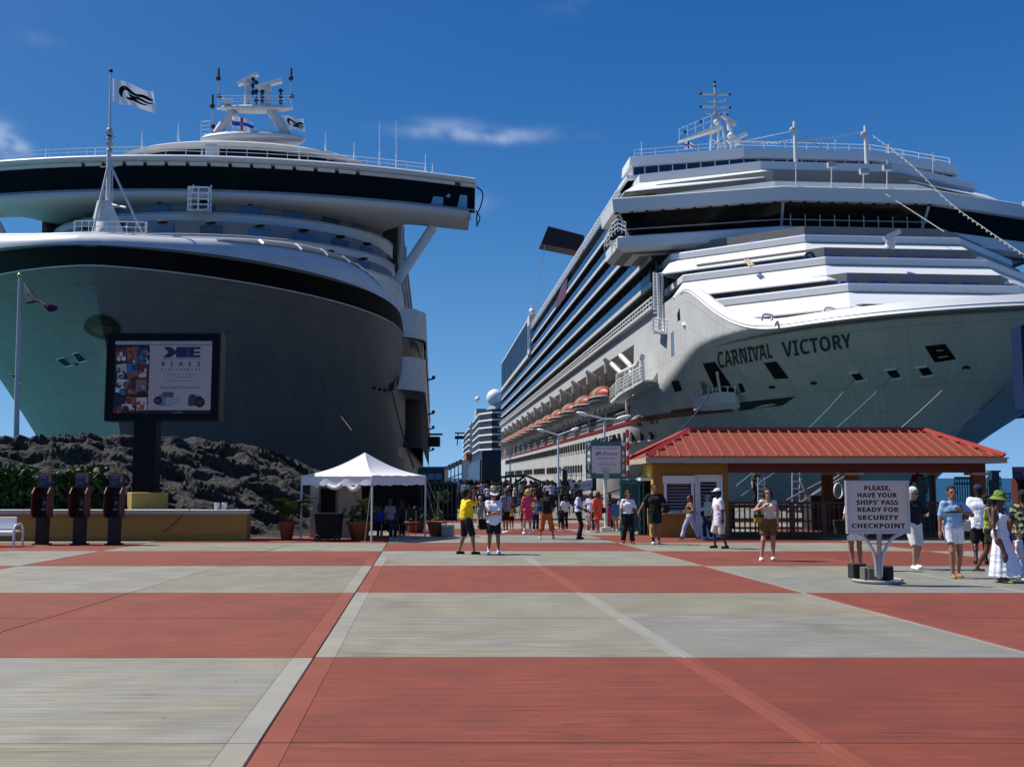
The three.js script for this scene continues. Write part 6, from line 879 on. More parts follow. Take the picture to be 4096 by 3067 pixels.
{ // welcome sign on a truss frame
  const D = 37, q = (x, y) => at(x, y, D), g = thing('welcome_sign', 'white farewell sign in a teal truss frame on a white post, left of the pavilion', 'sign', V(q(1309, 1150).x, 0, -D)), T = mat(lin(0.05, 0.16, 0.17), 0.5);
  const t = canvasTex(640, 560, (c, w, h) => { c.fillStyle = '#e6e2e4'; c.fillRect(0, 0, w, h); c.textAlign = 'center'; c.fillStyle = '#3a3640'; c.font = 'bold 40px sans-serif'; c.fillText('THANK YOU FOR VISITING', w / 2, 62, 500); c.fillStyle = '#7a1414'; c.font = 'bold italic 96px serif'; c.fillText("St. M'aarten", w / 2 + 30, 190, 440); c.fillStyle = '#5a2a22'; c.beginPath(); c.ellipse(150, 160, 70, 34, -0.2, 0, 7); c.fill(); c.fillStyle = '#e6e2e4'; c.beginPath(); c.ellipse(160, 168, 44, 16, -0.2, 0, 7); c.fill(); c.fillStyle = '#3a3640'; c.font = 'bold 40px sans-serif'; c.fillText('COME SEE US AGAIN!', w / 2, 268, 420); c.font = '24px sans-serif'; c.fillText('www.st-maarten.com', w / 2, 345); c.font = '50px sans-serif'; c.fillText('1-800-ST MAARTEN', w / 2, 410, 480); c.font = '20px sans-serif'; c.fillText('Sint Maarten Tourist Bureau', w / 2, 470); c.fillText('Philipsburg, St. Maarten', w / 2, 500); });
  const a = q(1278, 963), b = q(1341, 1021); part('sign_board', box(b.x - a.x, a.y - b.y, 0.06, (a.x + b.x) / 2, (a.y + b.y) / 2, -D), M.white2, g); part('sign_print', uvPlane(b.x - a.x - 0.02, a.y - b.y - 0.02).translate((a.x + b.x) / 2, (a.y + b.y) / 2, -D + 0.035), mat(lin(0.88, 0.88, 0.88), 0.6, { map: t }), g);
  for (const [x0, x1] of [[1267, 1277], [1342, 1351]]) { part('truss', [bar(q(x0, 955), q(x0, 1032), 0.05), bar(q(x1, 955), q(x1, 1032), 0.05), tube([q(x0, 965), q(x1, 978), q(x0, 992), q(x1, 1008), q(x0, 1024)], 0.018, 30, 5), tube([q(x1, 965), q(x0, 978), q(x1, 992), q(x0, 1008), q(x1, 1024)], 0.018, 30, 5)], T, g); for (const y of [959, 1027]) part('round_cap', new THREE.CylinderGeometry(0.07, 0.07, 0.05, 14).rotateX(Math.PI / 2).translate(q((x0 + x1) / 2, y).x, q(x0, y).y, -D + 0.06), M.paint, g); }
  part('cross_beam', [...[954, 962, 1023, 1032].map((y) => bar(q(1266, y), q(1352, y), 0.045)), box(1.1, 0.12, 0.04, q(1309, 958).x, q(1309, 958).y, -D), box(1.1, 0.12, 0.04, q(1309, 1028).x, q(1309, 1028).y, -D)], T, g);
  part('post', [rod(V(q(1309, 1150).x, 0, -D), q(1308, 1023), 0.065, 0.06, 14), box(0.35, 0.14, 0.35, q(1309, 1150).x, 0.07, -D)], M.white2, g);
  part('post_clamp', box(0.2, 0.3, 0.2, q(1309, 1026).x, q(1309, 1027).y, -D + 0.05), M.grey, g);
  part('crest', [new THREE.SphereGeometry(0.17, 16, 10, 0, Math.PI * 2, 0, Math.PI / 2).scale(1, 1.05, 0.5).translate(q(1326, 952).x, q(1326, 953).y, -D), ball(0.05, q(1325, 941))], mat(lin(0.012, 0.014, 0.04), 0.4), g, 'dark domed crest on top of the frame');
  part('scroll_work', [[1283, 953, 1287, 945], [1287, 945, 1291, 953], [1291, 953, 1297, 947], [1297, 947, 1302, 953], [1302, 953, 1306, 944], [1308, 951, 1314, 948]].map(([x, y, u, v]) => rod(q(x, y), q(u, v), 0.02)), M.soot, g);
}
{ // boom barrier, lamp posts, ropes
  const D = 35, q = (x, y) => at(x, y, D), g = thing('boom_barrier', 'raised red and white barrier boom left of the pavilion', 'barrier', V(q(1358, 1150).x, 0, -D));
  part('boom', rod(q(1358, 1090), q(1355, 930), 0.055, 0.04, 12), M.paint, g); for (const [a, b] of [[928, 944], [955, 972], [984, 1004], [1016, 1034], [1050, 1068]]) part('red_stripe', rod(q(1358 - (1090 - b) * 0.019, b), q(1358 - (1090 - a) * 0.019, a), 0.06, 0.058, 12), M.red, g); part('barrier_cabinet', rbox(0.4, 1.0, 0.4, 0.02, q(1358, 1150).x, 0.5, -D), M.paint, g);
  const lamp = (x, yTop, yBase, D2, arms, l) => { const Q = (u, v) => at(u, v, D2), o = thing('street_lamp', l, 'street lamp', V(Q(x, yBase).x, 0, -D2), 'street lamps along the pier'); part('pole', rod(V(Q(x, yBase).x, 0, -D2), Q(x, yTop), 0.07, 0.055, 12), M.white2, o); for (const [dx, dy, dx2, dy2] of arms) { part('arm', rod(Q(x, yTop), Q(x + dx, yTop + dy), 0.05, 0.045), M.white2, o); const a = Q(x + dx, yTop + dy), b = Q(x + dx2, yTop + dy2), c = a.clone().lerp(b, 0.5), len = a.distanceTo(b); part('lamp_head', new THREE.SphereGeometry(0.5, 14, 10).scale(len * 0.95, 0.2, 0.3).rotateZ(Math.atan2(b.y - a.y, b.x - a.x)).translate(c.x, c.y, c.z), M.paint, o); } };
  lamp(1306, 905, 1150, 52, [[-34, -8, -62, -15], [24, 0, 58, -8]], 'double armed white street lamp rising behind the farewell sign');
  lamp(1206, 940, 1120, 62, [[-28, -9, -47, -13], [26, -10, 46, -16]], 'double armed white street lamp farther along the pier, by the gangway');
  lamp(1102, 962, 1092, 110, [[-14, -5, -24, -7], [14, -5, 24, -7]], 'most distant street lamp, before the stern of the right ship');
  const rope = (l, a, b, m, r = 0.03) => { const o = thing('mooring_rope', l, 'rope', a), mid = a.clone().lerp(b, 0.5).add(V(0, -0.012 * a.distanceTo(b), 0)); part('line', tube([a, mid, b], r, 24, 6), m, o); };
  const gr = mat(lin(0.12, 0.3, 0.25), 0.8), bl = mat(lin(0.02, 0.035, 0.12), 0.8), bei = mat(lin(0.4, 0.35, 0.22), 0.8), dk = mat(lin(0.02, 0.02, 0.02), 0.9);
  rope('upper left of two green mooring ropes from the right ship bow', HR.hit(1850, 816, 0.2), at(1590, 1050, 44), gr); rope('second green mooring rope, starting nearer the stem of the right ship', HR.hit(1933, 809, 0.2), at(1600, 1072, 44), gr);
  rope('beige mooring rope from the half round fairlead near the stem', HR.hit(2086, 796, 0.2), at(1700, 1108, 44), bei, 0.035); rope('blue rope low on the right ship bow, running behind the pavilion roof', HR.hit(2170, 840, 0.2), at(1920, 1010, 46), bl);
  rope('thick blue rope from the mooring platform down to the quay', HR.hit(1535, 848, 0.8), at(1395, 985, 46), bl, 0.05); rope('dark rope running below the farewell sign to the quay', HR.hit(1400, 1000, 0.3), at(1283, 1075, 48), dk, 0.05);
  rope('dark mooring rope on the quay side of the left ship bow', HL.hit(846, 843, 0.2), at(893, 1010, 66), dk, 0.06);
  rope('thin rope hanging on the dark bow of the left ship', HL.hit(692, 818, 0.2), at(760, 930, 55), mat(lin(0.08, 0.08, 0.07), 0.9), 0.025);
}
{ // pier clutter: bus, gangways with banners, canopy frames, fence, crowd
  const bq = (x, y, D = 80) => at(x, y, D), D = 80, bus = thing('shuttle_bus', 'dark blue bus seen end on between the tent and the crowd on the pier', 'bus', V(bq(930, 1080).x, 0, -D)), BB = mat(lin(0.012, 0.03, 0.05), 0.35);
  const w = bq(960, 1040).x - bq(902, 1040).x, cx = bq(931, 1040).x; part('body', rbox(w, 2.3, 5, 0.1, cx, 1.6, -D - 2.5), BB, bus); part('roof', rbox(w + 0.06, 0.12, 5.1, 0.04, cx, 2.8, -D - 2.5), M.grey, bus); for (const k of [-0.28, 0, 0.28]) part('window', box(w * 0.24, 0.45, 0.04, cx + k * w, 2.05, -D + 0.02), mat(lin(0.2, 0.26, 0.32), 0.2), bus); for (const k of [-0.35, 0.35]) part('wheel', new THREE.CylinderGeometry(0.45, 0.45, 0.3, 16).rotateZ(Math.PI / 2).translate(cx + k * w, 0.45, -D - 0.9), M.soot, bus);
  const lat = (x0, y0, x1, y1, D) => at(x0, y0, D).distanceTo(at(x1, y1, D));
  const G = (name, label, pts, D, txt) => { const o = thing(name, label, 'gangway', V(at(pts[0][0], 1100, D).x, 0, -D)); const [a, b, c, d] = pts.map(([x, y]) => at(x, y, D)); const t = canvasTex(512, 128, (k, w, h) => { k.fillStyle = '#c9ccd2'; k.fillRect(0, 0, w, h); k.fillStyle = '#26306a'; k.font = 'italic bold 66px serif'; k.textAlign = 'center'; k.fillText(txt, w / 2, 86, 480); }); part('ramp', prism([d, c, c.clone().add(V(0, -0.15, 0)), d.clone().add(V(0, -0.15, 0))], V(0, 0, -1.6)), M.grey, o); const g = grid((u, v) => d.clone().lerp(c, u).lerp(a.clone().lerp(b, u), v), 8, 2); part('banner', g, mat(lin(0.8, 0.8, 0.8), 0.7, { map: t }), o); part('handrail', [bar(a, b, 0.06), bar(a.clone().add(V(0, 0, -1.5)), b.clone().add(V(0, 0, -1.5)), 0.06)], M.grey, o); for (let i = 0; i <= 4; i++) { const p = d.clone().lerp(c, i / 4); part('stanchion', bar(p, p.clone().add(V(0, 1.1, 0)), 0.05), M.grey, o); } part('ramp_support', [bar(c.clone().setY(0), c, 0.1), bar(d.clone().lerp(c, 0.5).setY(0), d.clone().lerp(c, 0.5), 0.1)], M.soot, o); };
  G('boarding_gangway', 'nearer boarding gangway with a ship name banner along its side', [[1233, 1046], [1279, 1037], [1279, 1053], [1233, 1061]], 62, 'Carnival Victory');
  G('boarding_gangway', 'farther boarding gangway, rising left behind the first one', [[1199, 1047], [1236, 1037], [1236, 1051], [1199, 1060]], 70, 'Carnival Victory');
  const mast = thing('gangway_portal', 'pair of dark gangway portal posts with small gabled tops', 'portal', V(at(1250, 1060, 64).x, 0, -64)); for (const [x, y0, y1] of [[1220, 1015, 1060], [1283, 1018, 1060]]) { part('portal_post', bar(at(x, y1, 64), at(x, y0, 64), 0.3), M.soot, mast); part('portal_cap', [bar(at(x - 12, y0 + 3, 64), at(x, y0 - 5, 64), 0.12), bar(at(x, y0 - 5, 64), at(x + 12, y0 + 3, 64), 0.12)], M.grey, mast); }
  const cf = thing('pier_canopy', 'dark green frame of a pier canopy with a sloping roof', 'canopy', V(at(1130, 1090, 72).x, 0, -72)), Q = (x, y) => at(x, y, 72), DG = mat(lin(0.015, 0.035, 0.03), 0.6);
  part('roof_frame', [[1090, 1030, 1134, 1026], [1134, 1026, 1196, 1052], [1080, 1052, 1196, 1052], [1100, 1052, 1134, 1028], [1080, 1030, 1092, 1030]].map(([a, b, c, d]) => bar(Q(a, b), Q(c, d), 0.16)), DG, cf); for (const x of [1082, 1092, 1104, 1114, 1124, 1134, 1150, 1166]) part('canopy_post', bar(Q(x, 1100), Q(x, 1032 + Math.max(0, (x - 1134) * 0.45)), 0.12), DG, cf);
  part('canopy_cloth', prism([Q(1090, 1028), Q(1134, 1026), Q(1134, 1030), Q(1090, 1032)], V(0, 0.1, -6)), DG, cf);
  const fn = thing('pier_fence', 'fence with an added black sheet for shade behind the tent and the potted sapling', 'fence', V(at(880, 1100, 45).x, 0, -45)); const fx0 = at(768, 1100, 45).x, fx1 = at(986, 1100, 45).x;
  for (let i = 0; i < 24; i++) part('picket', box(0.07, 1.75, 0.07, lerp(fx0, fx1, i / 23), 0.9, -45), DG, fn); part('rail', [box(fx1 - fx0, 0.09, 0.07, (fx0 + fx1) / 2, 1.7, -45), box(fx1 - fx0, 0.09, 0.07, (fx0 + fx1) / 2, 0.3, -45)], DG, fn); part('screen', box(fx1 - fx0, 1.62, 0.05, (fx0 + fx1) / 2, 0.85, -45.1), M.black, fn);  // black sheet added so the gap behind reads as deep shade
  const gan = thing('loading_gantry', 'slender row of dark lamp standards on the far pier edge, left of the third ship', 'railing', V(at(980, 1030, 200).x, 0, -200)); part('top_rail', [bar(at(938, 1030, 200), at(998, 1000, 200), 0.25), bar(at(938, 1045, 200), at(998, 1022, 200), 0.2)], M.grey, gan); for (let i = 0; i < 8; i++) part('standard', [bar(at(942 + i * 8, 1050, 200), at(942 + i * 8, 1022 - i * 3.6, 200), 0.2), ball(0.5, at(940 + i * 8, 1022 - i * 3.6, 200))], M.grey, gan);
}

// ---------------------------------------------------------------- people: one continuous body each, clothes as parts
// distance field of tapered bones on a grid, meshed by surface nets
function meshField(bones, cell, k, cut, pad = 0.05) {
  let lo = V(9, 9, 9), hi = V(-9, -9, -9);
  for (const b of bones) for (const [p, r] of [[b.a, b.ra], [b.b, b.rb]]) { lo.min(p.clone().subScalar(r + pad)); hi.max(p.clone().addScalar(r + pad)); }
  const nx = Math.ceil((hi.x - lo.x) / cell) + 2, ny = Math.ceil((hi.y - lo.y) / cell) + 2, nz = Math.ceil((hi.z - lo.z) / cell) + 2, f = new Float32Array(nx * ny * nz).fill(1);
  for (const b of bones) {
    const rm = Math.max(b.ra, b.rb) + pad + 2 * cell, sz = b.sz || 1, sx = b.sx || 1, d = b.b.clone().sub(b.a), L2 = d.lengthSq() || 1e-9, L = Math.sqrt(L2);
    const i0 = Math.max(0, Math.floor((Math.min(b.a.x, b.b.x) - rm - lo.x) / cell)), i1 = Math.min(nx - 1, Math.ceil((Math.max(b.a.x, b.b.x) + rm - lo.x) / cell)), j0 = Math.max(0, Math.floor((Math.min(b.a.y, b.b.y) - rm - lo.y) / cell)), j1 = Math.min(ny - 1, Math.ceil((Math.max(b.a.y, b.b.y) + rm - lo.y) / cell)), k0 = Math.max(0, Math.floor((Math.min(b.a.z, b.b.z) - rm - lo.z) / cell)), k1 = Math.min(nz - 1, Math.ceil((Math.max(b.a.z, b.b.z) + rm - lo.z) / cell));
    const kk = b.k ?? k;
    for (let kz = k0; kz <= k1; kz++) for (let j = j0; j <= j1; j++) for (let i = i0; i <= i1; i++) {
      const x = lo.x + i * cell - b.a.x, y = lo.y + j * cell - b.a.y, z = lo.z + kz * cell - b.a.z; let t = (x * d.x + y * d.y + z * d.z) / L2, ax = t; t = t < 0 ? 0 : t > 1 ? 1 : t;
      const ex = (x - d.x * t) / sx, ey = y - d.y * t, ez = (z - d.z * t) / sz; let v = Math.sqrt(ex * ex + ey * ey + ez * ez) - (b.ra + (b.rb - b.ra) * t);
      if (b.flat && ax > 1) { const rx = x - d.x * ax, ry = y - d.y * ax, rz = z - d.z * ax; v = Math.max(Math.sqrt(rx * rx + ry * ry + rz * rz) - b.rb, (ax - 1) * L); }
      const q = (kz * ny + j) * nx + i;
      if (b.sub) { f[q] = Math.max(f[q], -v); continue; }
      const o = f[q], h = Math.max(kk - Math.abs(o - v), 0) / kk; f[q] = Math.min(o, v) - h * h * kk * 0.25;
    }
  }
  if (cut) for (let kz = 0; kz < nz; kz++) for (let j = 0; j < ny; j++) for (let i = 0; i < nx; i++) { const q = (kz * ny + j) * nx + i; if (f[q] < 0.2) f[q] = cut(lo.x + i * cell, lo.y + j * cell, lo.z + kz * cell, f[q]); }
  const id = new Int32Array(nx * ny * nz).fill(-1), P = [], N = [], I = [], at3 = (i, j, l) => f[(l * ny + j) * nx + i];
  for (let l = 0; l < nz - 1; l++) for (let j = 0; j < ny - 1; j++) for (let i = 0; i < nx - 1; i++) {
    let sx = 0, sy = 0, sz = 0, n = 0, m = 0; const c = [];
    for (let q = 0; q < 8; q++) { c[q] = at3(i + (q & 1), j + (q >> 1 & 1), l + (q >> 2)); if (c[q] < 0) m |= 1 << q; }
    if (m === 0 || m === 255) continue;
    for (let q = 0; q < 8; q++) for (const bit of [1, 2, 4]) if (!(q & bit)) { const r = q | bit; if ((c[q] < 0) !== (c[r] < 0)) { const t = c[q] / (c[q] - c[r]); sx += (q & 1) + (bit === 1 ? t : 0); sy += (q >> 1 & 1) + (bit === 2 ? t : 0); sz += (q >> 2) + (bit === 4 ? t : 0); n++; } }
    id[(l * ny + j) * nx + i] = P.length / 3; P.push(lo.x + (i + sx / n) * cell, lo.y + (j + sy / n) * cell, lo.z + (l + sz / n) * cell);
    const gx = c[1] + c[3] + c[5] + c[7] - c[0] - c[2] - c[4] - c[6], gy = c[2] + c[3] + c[6] + c[7] - c[0] - c[1] - c[4] - c[5], gz = c[4] + c[5] + c[6] + c[7] - c[0] - c[1] - c[2] - c[3], gl = Math.hypot(gx, gy, gz) || 1; N.push(gx / gl, gy / gl, gz / gl);
  }
  const I3 = (i, j, l) => id[(l * ny + j) * nx + i], quad = (a, b, c, d, flip) => flip ? I.push(a, c, b, a, d, c) : I.push(a, b, c, a, c, d);
  for (let l = 1; l < nz - 1; l++) for (let j = 1; j < ny - 1; j++) for (let i = 1; i < nx - 1; i++) {
    const s = at3(i, j, l) < 0;
    if (s !== at3(i + 1, j, l) < 0) quad(I3(i, j - 1, l - 1), I3(i, j, l - 1), I3(i, j, l), I3(i, j - 1, l), !s);
    if (s !== at3(i, j + 1, l) < 0) quad(I3(i - 1, j, l - 1), I3(i - 1, j, l), I3(i, j, l), I3(i, j, l - 1), !s);
    if (s !== at3(i, j, l + 1) < 0) quad(I3(i - 1, j - 1, l), I3(i, j - 1, l), I3(i, j, l), I3(i - 1, j, l), !s);
  }
  const g = new THREE.BufferGeometry(); g.setAttribute('position', new THREE.Float32BufferAttribute(P, 3)); g.setAttribute('normal', new THREE.Float32BufferAttribute(N, 3)); g.setIndex(I);
  const uv = new Float32Array(P.length / 3 * 2); for (let i = 0; i < uv.length / 2; i++) { uv[2 * i] = P[3 * i] + 0.5; uv[2 * i + 1] = P[3 * i + 1]; } g.setAttribute('uv', new THREE.BufferAttribute(uv, 2));
  return g;
}
const bone = (a, b, ra, rb, o = {}) => ({ a: V(...a), b: V(...b), ra, rb, ...o });
// head (chin to crown 0.225, centred on the neck joint at y = 0), facing +z
const headBones = [bone([0, 0.155, -0.018], [0, 0.155, 0.0], 0.093, 0.088, { sx: 0.84 }), bone([0, 0.08, 0.022], [0, 0.055, 0.05], 0.06, 0.04, { sx: 0.92 }), bone([0, -0.06, -0.02], [0, 0.06, -0.012], 0.058, 0.056), bone([0, 0.15, 0.083], [0, 0.108, 0.1], 0.011, 0.017, { k: 0.015 }), bone([-0.02, 0.078, 0.078], [0.02, 0.078, 0.078], 0.011, 0.011, { k: 0.012 }), bone([-0.03, 0.152, 0.078], [0.03, 0.152, 0.078], 0.012, 0.012, { k: 0.02 }), bone([-0.08, 0.14, -0.01], [-0.083, 0.105, 0.0], 0.02, 0.014, { sx: 0.5, k: 0.012 }), bone([0.08, 0.14, -0.01], [0.083, 0.105, 0.0], 0.02, 0.014, { sx: 0.5, k: 0.012 }), bone([-0.03, 0.132, 0.092], [-0.036, 0.132, 0.092], 0.012, 0.012, { sub: 1 }), bone([0.03, 0.132, 0.092], [0.036, 0.132, 0.092], 0.012, 0.012, { sub: 1 })];
const HEADS = [0.0075, 0.011].map((c) => meshField(headBones, c, 0.04));
// right hand hanging along -y from the wrist at the origin, palm towards +x, thumb towards +z
const handBones = (() => { const b = [bone([0, -0.01, 0], [0, -0.045, 0], 0.024, 0.026, { sz: 1.15, sx: 0.75 }), bone([0, -0.05, -0.018], [0, -0.085, -0.024], 0.018, 0.016), bone([0, -0.05, 0.018], [0, -0.088, 0.024], 0.018, 0.016)]; for (const [z, l] of [[-0.03, 0.06], [-0.01, 0.075], [0.01, 0.08], [0.03, 0.07]]) { b.push(bone([0, -0.088, z], [0.012, -0.088 - l * 0.55, z * 1.08], 0.0095, 0.0088, { k: 0.006 })); b.push(bone([0.012, -0.088 - l * 0.55, z * 1.08], [0.034, -0.088 - l * 0.95, z * 1.06], 0.0088, 0.0075, { k: 0.006 })); } b.push(bone([0.004, -0.03, 0.024], [0.016, -0.066, 0.05], 0.013, 0.011, { k: 0.012 }), bone([0.016, -0.066, 0.05], [0.022, -0.095, 0.05], 0.0105, 0.009, { k: 0.006 })); return b; })();
const HANDS = [0.0055, 0.009].map((c) => meshField(handBones, c, 0.018, null, 0.03));
const FOLDS = noiseTex(256, 256, (u, v) => 0.5 + 0.5 * tnoise(u, v, 9, 4, 81) + 0.35 * tnoise(u, v, 5, 11, 82) + 0.15 * tnoise(u, v, 22, 22, 83), false);
const fabric = {}, cloth = (c, tex) => fabric[c + (tex ? 'x' : '')] ??= new THREE.MeshStandardMaterial({ color: tex ? 0xffffff : hex(c), map: tex || null, bumpMap: FOLDS, bumpScale: 0.05, roughness: 0.9, side: THREE.DoubleSide });
const SKIN = { light: mat(lin(0.42, 0.22, 0.15), 0.6), tan: mat(lin(0.28, 0.125, 0.07), 0.6), brown: mat(lin(0.11, 0.048, 0.028), 0.55), dark: mat(lin(0.035, 0.017, 0.012), 0.5) };
const ik = (a, t, l1, l2, hint) => { const d = t.clone().sub(a); let L = d.length(); if (L > (l1 + l2) * 0.995) { d.multiplyScalar((l1 + l2) * 0.995 / L); L = d.length(); } const end = a.clone().add(d), u = d.clone().normalize(), x = (l1 * l1 - l2 * l2 + L * L) / (2 * L), h = Math.sqrt(Math.max(0, l1 * l1 - x * x)), n = hint.clone().addScaledVector(u, -hint.dot(u)).normalize(); return [a.clone().addScaledVector(u, x).addScaledVector(n, h), end]; };

function person(o) {
  const pos = o.pos || gnd(o.x, o.y), D = -pos.z, H = o.h || (at(o.x, o.top, D).y - pos.y), k = H / 1.75, fine = o.fine ?? (H / D * 2150 > 110), cell = fine ? 0.018 : 0.026, hw = o.w || 1, fem = o.f;
  const g = thing('person', o.label, 'person', pos); g.rotation.y = (o.yaw || 0) * Math.PI / 180;
  const st = o.stance || [[-0.1, 0.02], [0.1, -0.03]], lean = o.lean || 0, dy = o.crouch || 0;
  const hipY = 0.92 - dy, Y = (y, z = 0, x = 0) => V(x, y - dy + (y > 0.95 ? 0 : 0), z + Math.max(0, y - 0.95) * lean);
  const sw = (fem ? 0.148 : 0.168) * Math.sqrt(hw), wst = (fem ? 0.098 : 0.115) * hw, hp = (fem ? 0.122 : 0.115) * hw, ch = (fem ? 0.105 : 0.12) * hw;
  const hips = [V(-0.085, hipY, 0), V(0.085, hipY, 0)], legs = st.map(([x, z, up = 0], i) => { const [kn, an] = ik(hips[i], V(x, 0.085 + up, z), 0.44, 0.42, V(x * 0.3, 0, 1)); return { hip: hips[i], kn, an }; });
  const sh = [Y(1.415, 0, -sw), Y(1.415, 0, sw)], tg = o.arms || [[-0.27, 0.86, 0.06], [0.27, 0.86, 0.06]], hint = o.hints || [[-0.6, -0.3, -0.7], [0.6, -0.3, -0.7]];
  const arms = tg.map((t, i) => { const [el, wr] = ik(sh[i], V(t[0], t[1] - dy, t[2]), 0.285, 0.25, V(...hint[i])); return { sh: sh[i], el, wr }; });
  const B = (a, b, ra, rb, q = {}) => ({ a: a.clone(), b: b.clone(), ra, rb, ...q });
  const torso = (e, q = {}) => [B(V(-0.055, hipY + 0.03, 0), V(0.055, hipY + 0.03, 0), hp + e, hp + e, { sz: 0.92, ...q }), B(Y(1.03, 0.005), Y(1.14, 0.005), wst + 0.01 + e + (o.belly || 0), wst + 0.01 + e + (o.belly || 0) * 0.7, { sz: 0.92 + (o.belly || 0) * 2, sx: 1.1, ...q }), B(Y(1.27, 0.0, -0.06), Y(1.27, 0.0, 0.06), ch + e, ch + e, { sz: 0.9, ...q }), B(Y(1.395, -0.012, -sw + 0.04), Y(1.395, -0.012, sw - 0.04), 0.058 + e * 0.6, 0.058 + e * 0.6, q), B(Y(1.4, -0.015), Y(1.5, 0), 0.062 + e * 0.4, 0.055 + e * 0.3, q), ...(fem ? [B(Y(1.29, 0.075, -0.055), Y(1.29, 0.075, 0.055), 0.055 + e, 0.055 + e, q)] : [])];
  const thigh = (l, e, f = 1, q = {}) => B(l.hip, l.hip.clone().lerp(l.kn, f), 0.082 * hw + e, lerp(0.082 * hw, 0.054, f) + e, q), shank = (l, e, f = 1, q = {}) => B(l.kn, l.kn.clone().lerp(l.an, f), 0.054 + e, lerp(0.054, 0.034, f) + e, q), calf = (l) => B(l.kn.clone().lerp(l.an, 0.2).add(V(0, 0, -0.015)), l.kn.clone().lerp(l.an, 0.45).add(V(0, 0, -0.015)), 0.048, 0.042);
  const upper = (a, e, f = 1, q = {}) => B(a.sh, a.sh.clone().lerp(a.el, f), 0.05 + e, lerp(0.05, 0.039, f) + e, q), fore = (a, e, f = 1, q = {}) => B(a.el, a.el.clone().lerp(a.wr, f), 0.038 + e, lerp(0.038, 0.026, f) + e, q);
  const foot = (l, e) => { const d = o.toes ?? 0.14; return B(V(l.an.x, l.an.y - 0.045, l.an.z - 0.035), V(l.an.x * 1.12, l.an.y - 0.055, l.an.z + d), 0.036 + e, 0.03 + e, { sx: 1.05 }); };
  const body = [...torso(0), ...legs.flatMap((l) => [thigh(l, 0), shank(l, 0), calf(l), foot(l, 0)]), ...arms.flatMap((a) => [upper(a, 0), fore(a, 0)])];
  const put = (geo) => { const q = geo.clone().scale(k, k, k); return q; };
  const hy = (o.head?.yaw || 0) * Math.PI / 180, hx = (o.head?.pitch || 0) * Math.PI / 180, neck = Y(1.5, 0.005), headM = new THREE.Matrix4().makeTranslation(neck.x, neck.y, neck.z).multiply(new THREE.Matrix4().makeRotationFromEuler(new THREE.Euler(hx, hy, o.head?.roll || 0, 'YXZ'))).multiply(new THREE.Matrix4().makeScale(1.05, 1.05, 1.05)), Hd = (geo) => geo.applyMatrix4(headM);
  const hand = (a, i) => { const d = a.wr.clone().sub(a.el).normalize(), q = new THREE.Quaternion().setFromUnitVectors(V(0, -1, 0), d), h = HANDS[fine ? 0 : 1].clone(); if (i === 1) { h.scale(-1, 1, 1); const x = h.index.array; for (let n = 0; n < x.length; n += 3) { const t = x[n]; x[n] = x[n + 1]; x[n + 1] = t; } } if (o.palmTurn) h.rotateY(o.palmTurn * (i ? -1 : 1)); return h.applyQuaternion(q).translate(a.wr.x, a.wr.y, a.wr.z); };
  own('body', put(merge([meshField(body, cell, 0.035), Hd(HEADS[fine ? 0 : 1].clone()), ...arms.map(hand)])), SKIN[o.skin || 'light'], g);
  // clothes
  const add = (name, bones, color, cut, kk = 0.03, tex) => own(name, put(meshField(bones, cell * 0.9, kk, cut)), cloth(color, tex), g);
  const S2 = o.shirt, T = o.bottom, neckCut = (x, y, z, v) => Math.max(v, y - (1.475 - dy) - Math.abs(x) * 0.1);
  if (S2) {
    const e = (S2.loose ?? 0.026) * 0.78, hem = (S2.hem ?? 0.86) - dy, sl = S2.sleeve ?? 0.75, low = S2.low;
    const bones = torso(e); if (sl > 0) for (const a of arms) { bones.push(upper(a, e * 0.55 + 0.006, Math.min(1, sl), { flat: 1, k: 0.04 })); if (sl > 1) bones.push(fore(a, e * 0.7, sl - 1, { flat: 1 })); }
    if (hem < 0.9 - dy) bones.push(B(V(0, 1.0 - dy, 0), V(0, hem - 0.02, 0), hp + 0.05 + e, hp + 0.055 + e, { sz: 0.78 }));
    add(S2.name || 'shirt', bones, S2.c, (x, y, z, v) => { v = Math.max(neckCut(x, y, z, v), hem + 0.012 * Math.sin(x * 40 + z * 25) - y); if (low) v = Math.max(v, y - (low - dy) - Math.max(0, Math.abs(x) - 0.05) * 1.6); if (sl === 0) v = Math.max(v, Math.abs(x) - (sw - 0.03)); return v; }, 0.03, S2.tex);
    if (S2.band) own('shirt_band', put(meshField(torso(e + 0.006), cell * 0.9, 0.03, (x, y, z, v) => Math.max(v, S2.band[1] - y, y - S2.band[2]))), cloth(S2.band[0]), g);
  }
  if (T) {
    const e = T.loose ?? 0.02, top = (T.waist ?? 1.02) - dy, pel = [B(V(-0.055, hipY + 0.03, 0), V(0.055, hipY + 0.03, 0), hp + e * 0.8, hp + e * 0.8, { sz: 0.93 }), B(Y(1.0), Y(1.06), wst + 0.016, wst + 0.012, { sz: 0.93, sx: 1.1 })];
    if (T.type === 'shorts') for (const l of legs) pel.push(thigh(l, e, T.len ?? 0.8, { flat: 1 }));
    if (T.type === 'trousers') for (const l of legs) { pel.push(thigh(l, e)); pel.push(shank(l, e + 0.006, T.len ?? 0.96, { flat: 1 })); pel.push(B(l.kn.clone().lerp(l.an, 0.5), l.kn.clone().lerp(l.an, T.len ?? 0.96), 0.052 + e, 0.055 + e * 1.4, { flat: 1 })); }
    if (T.type === 'capri') for (const l of legs) { pel.push(thigh(l, e)); pel.push(B(l.kn, l.kn.clone().lerp(l.an, 0.45), 0.065 + e, 0.075 + e, { flat: 1 })); }
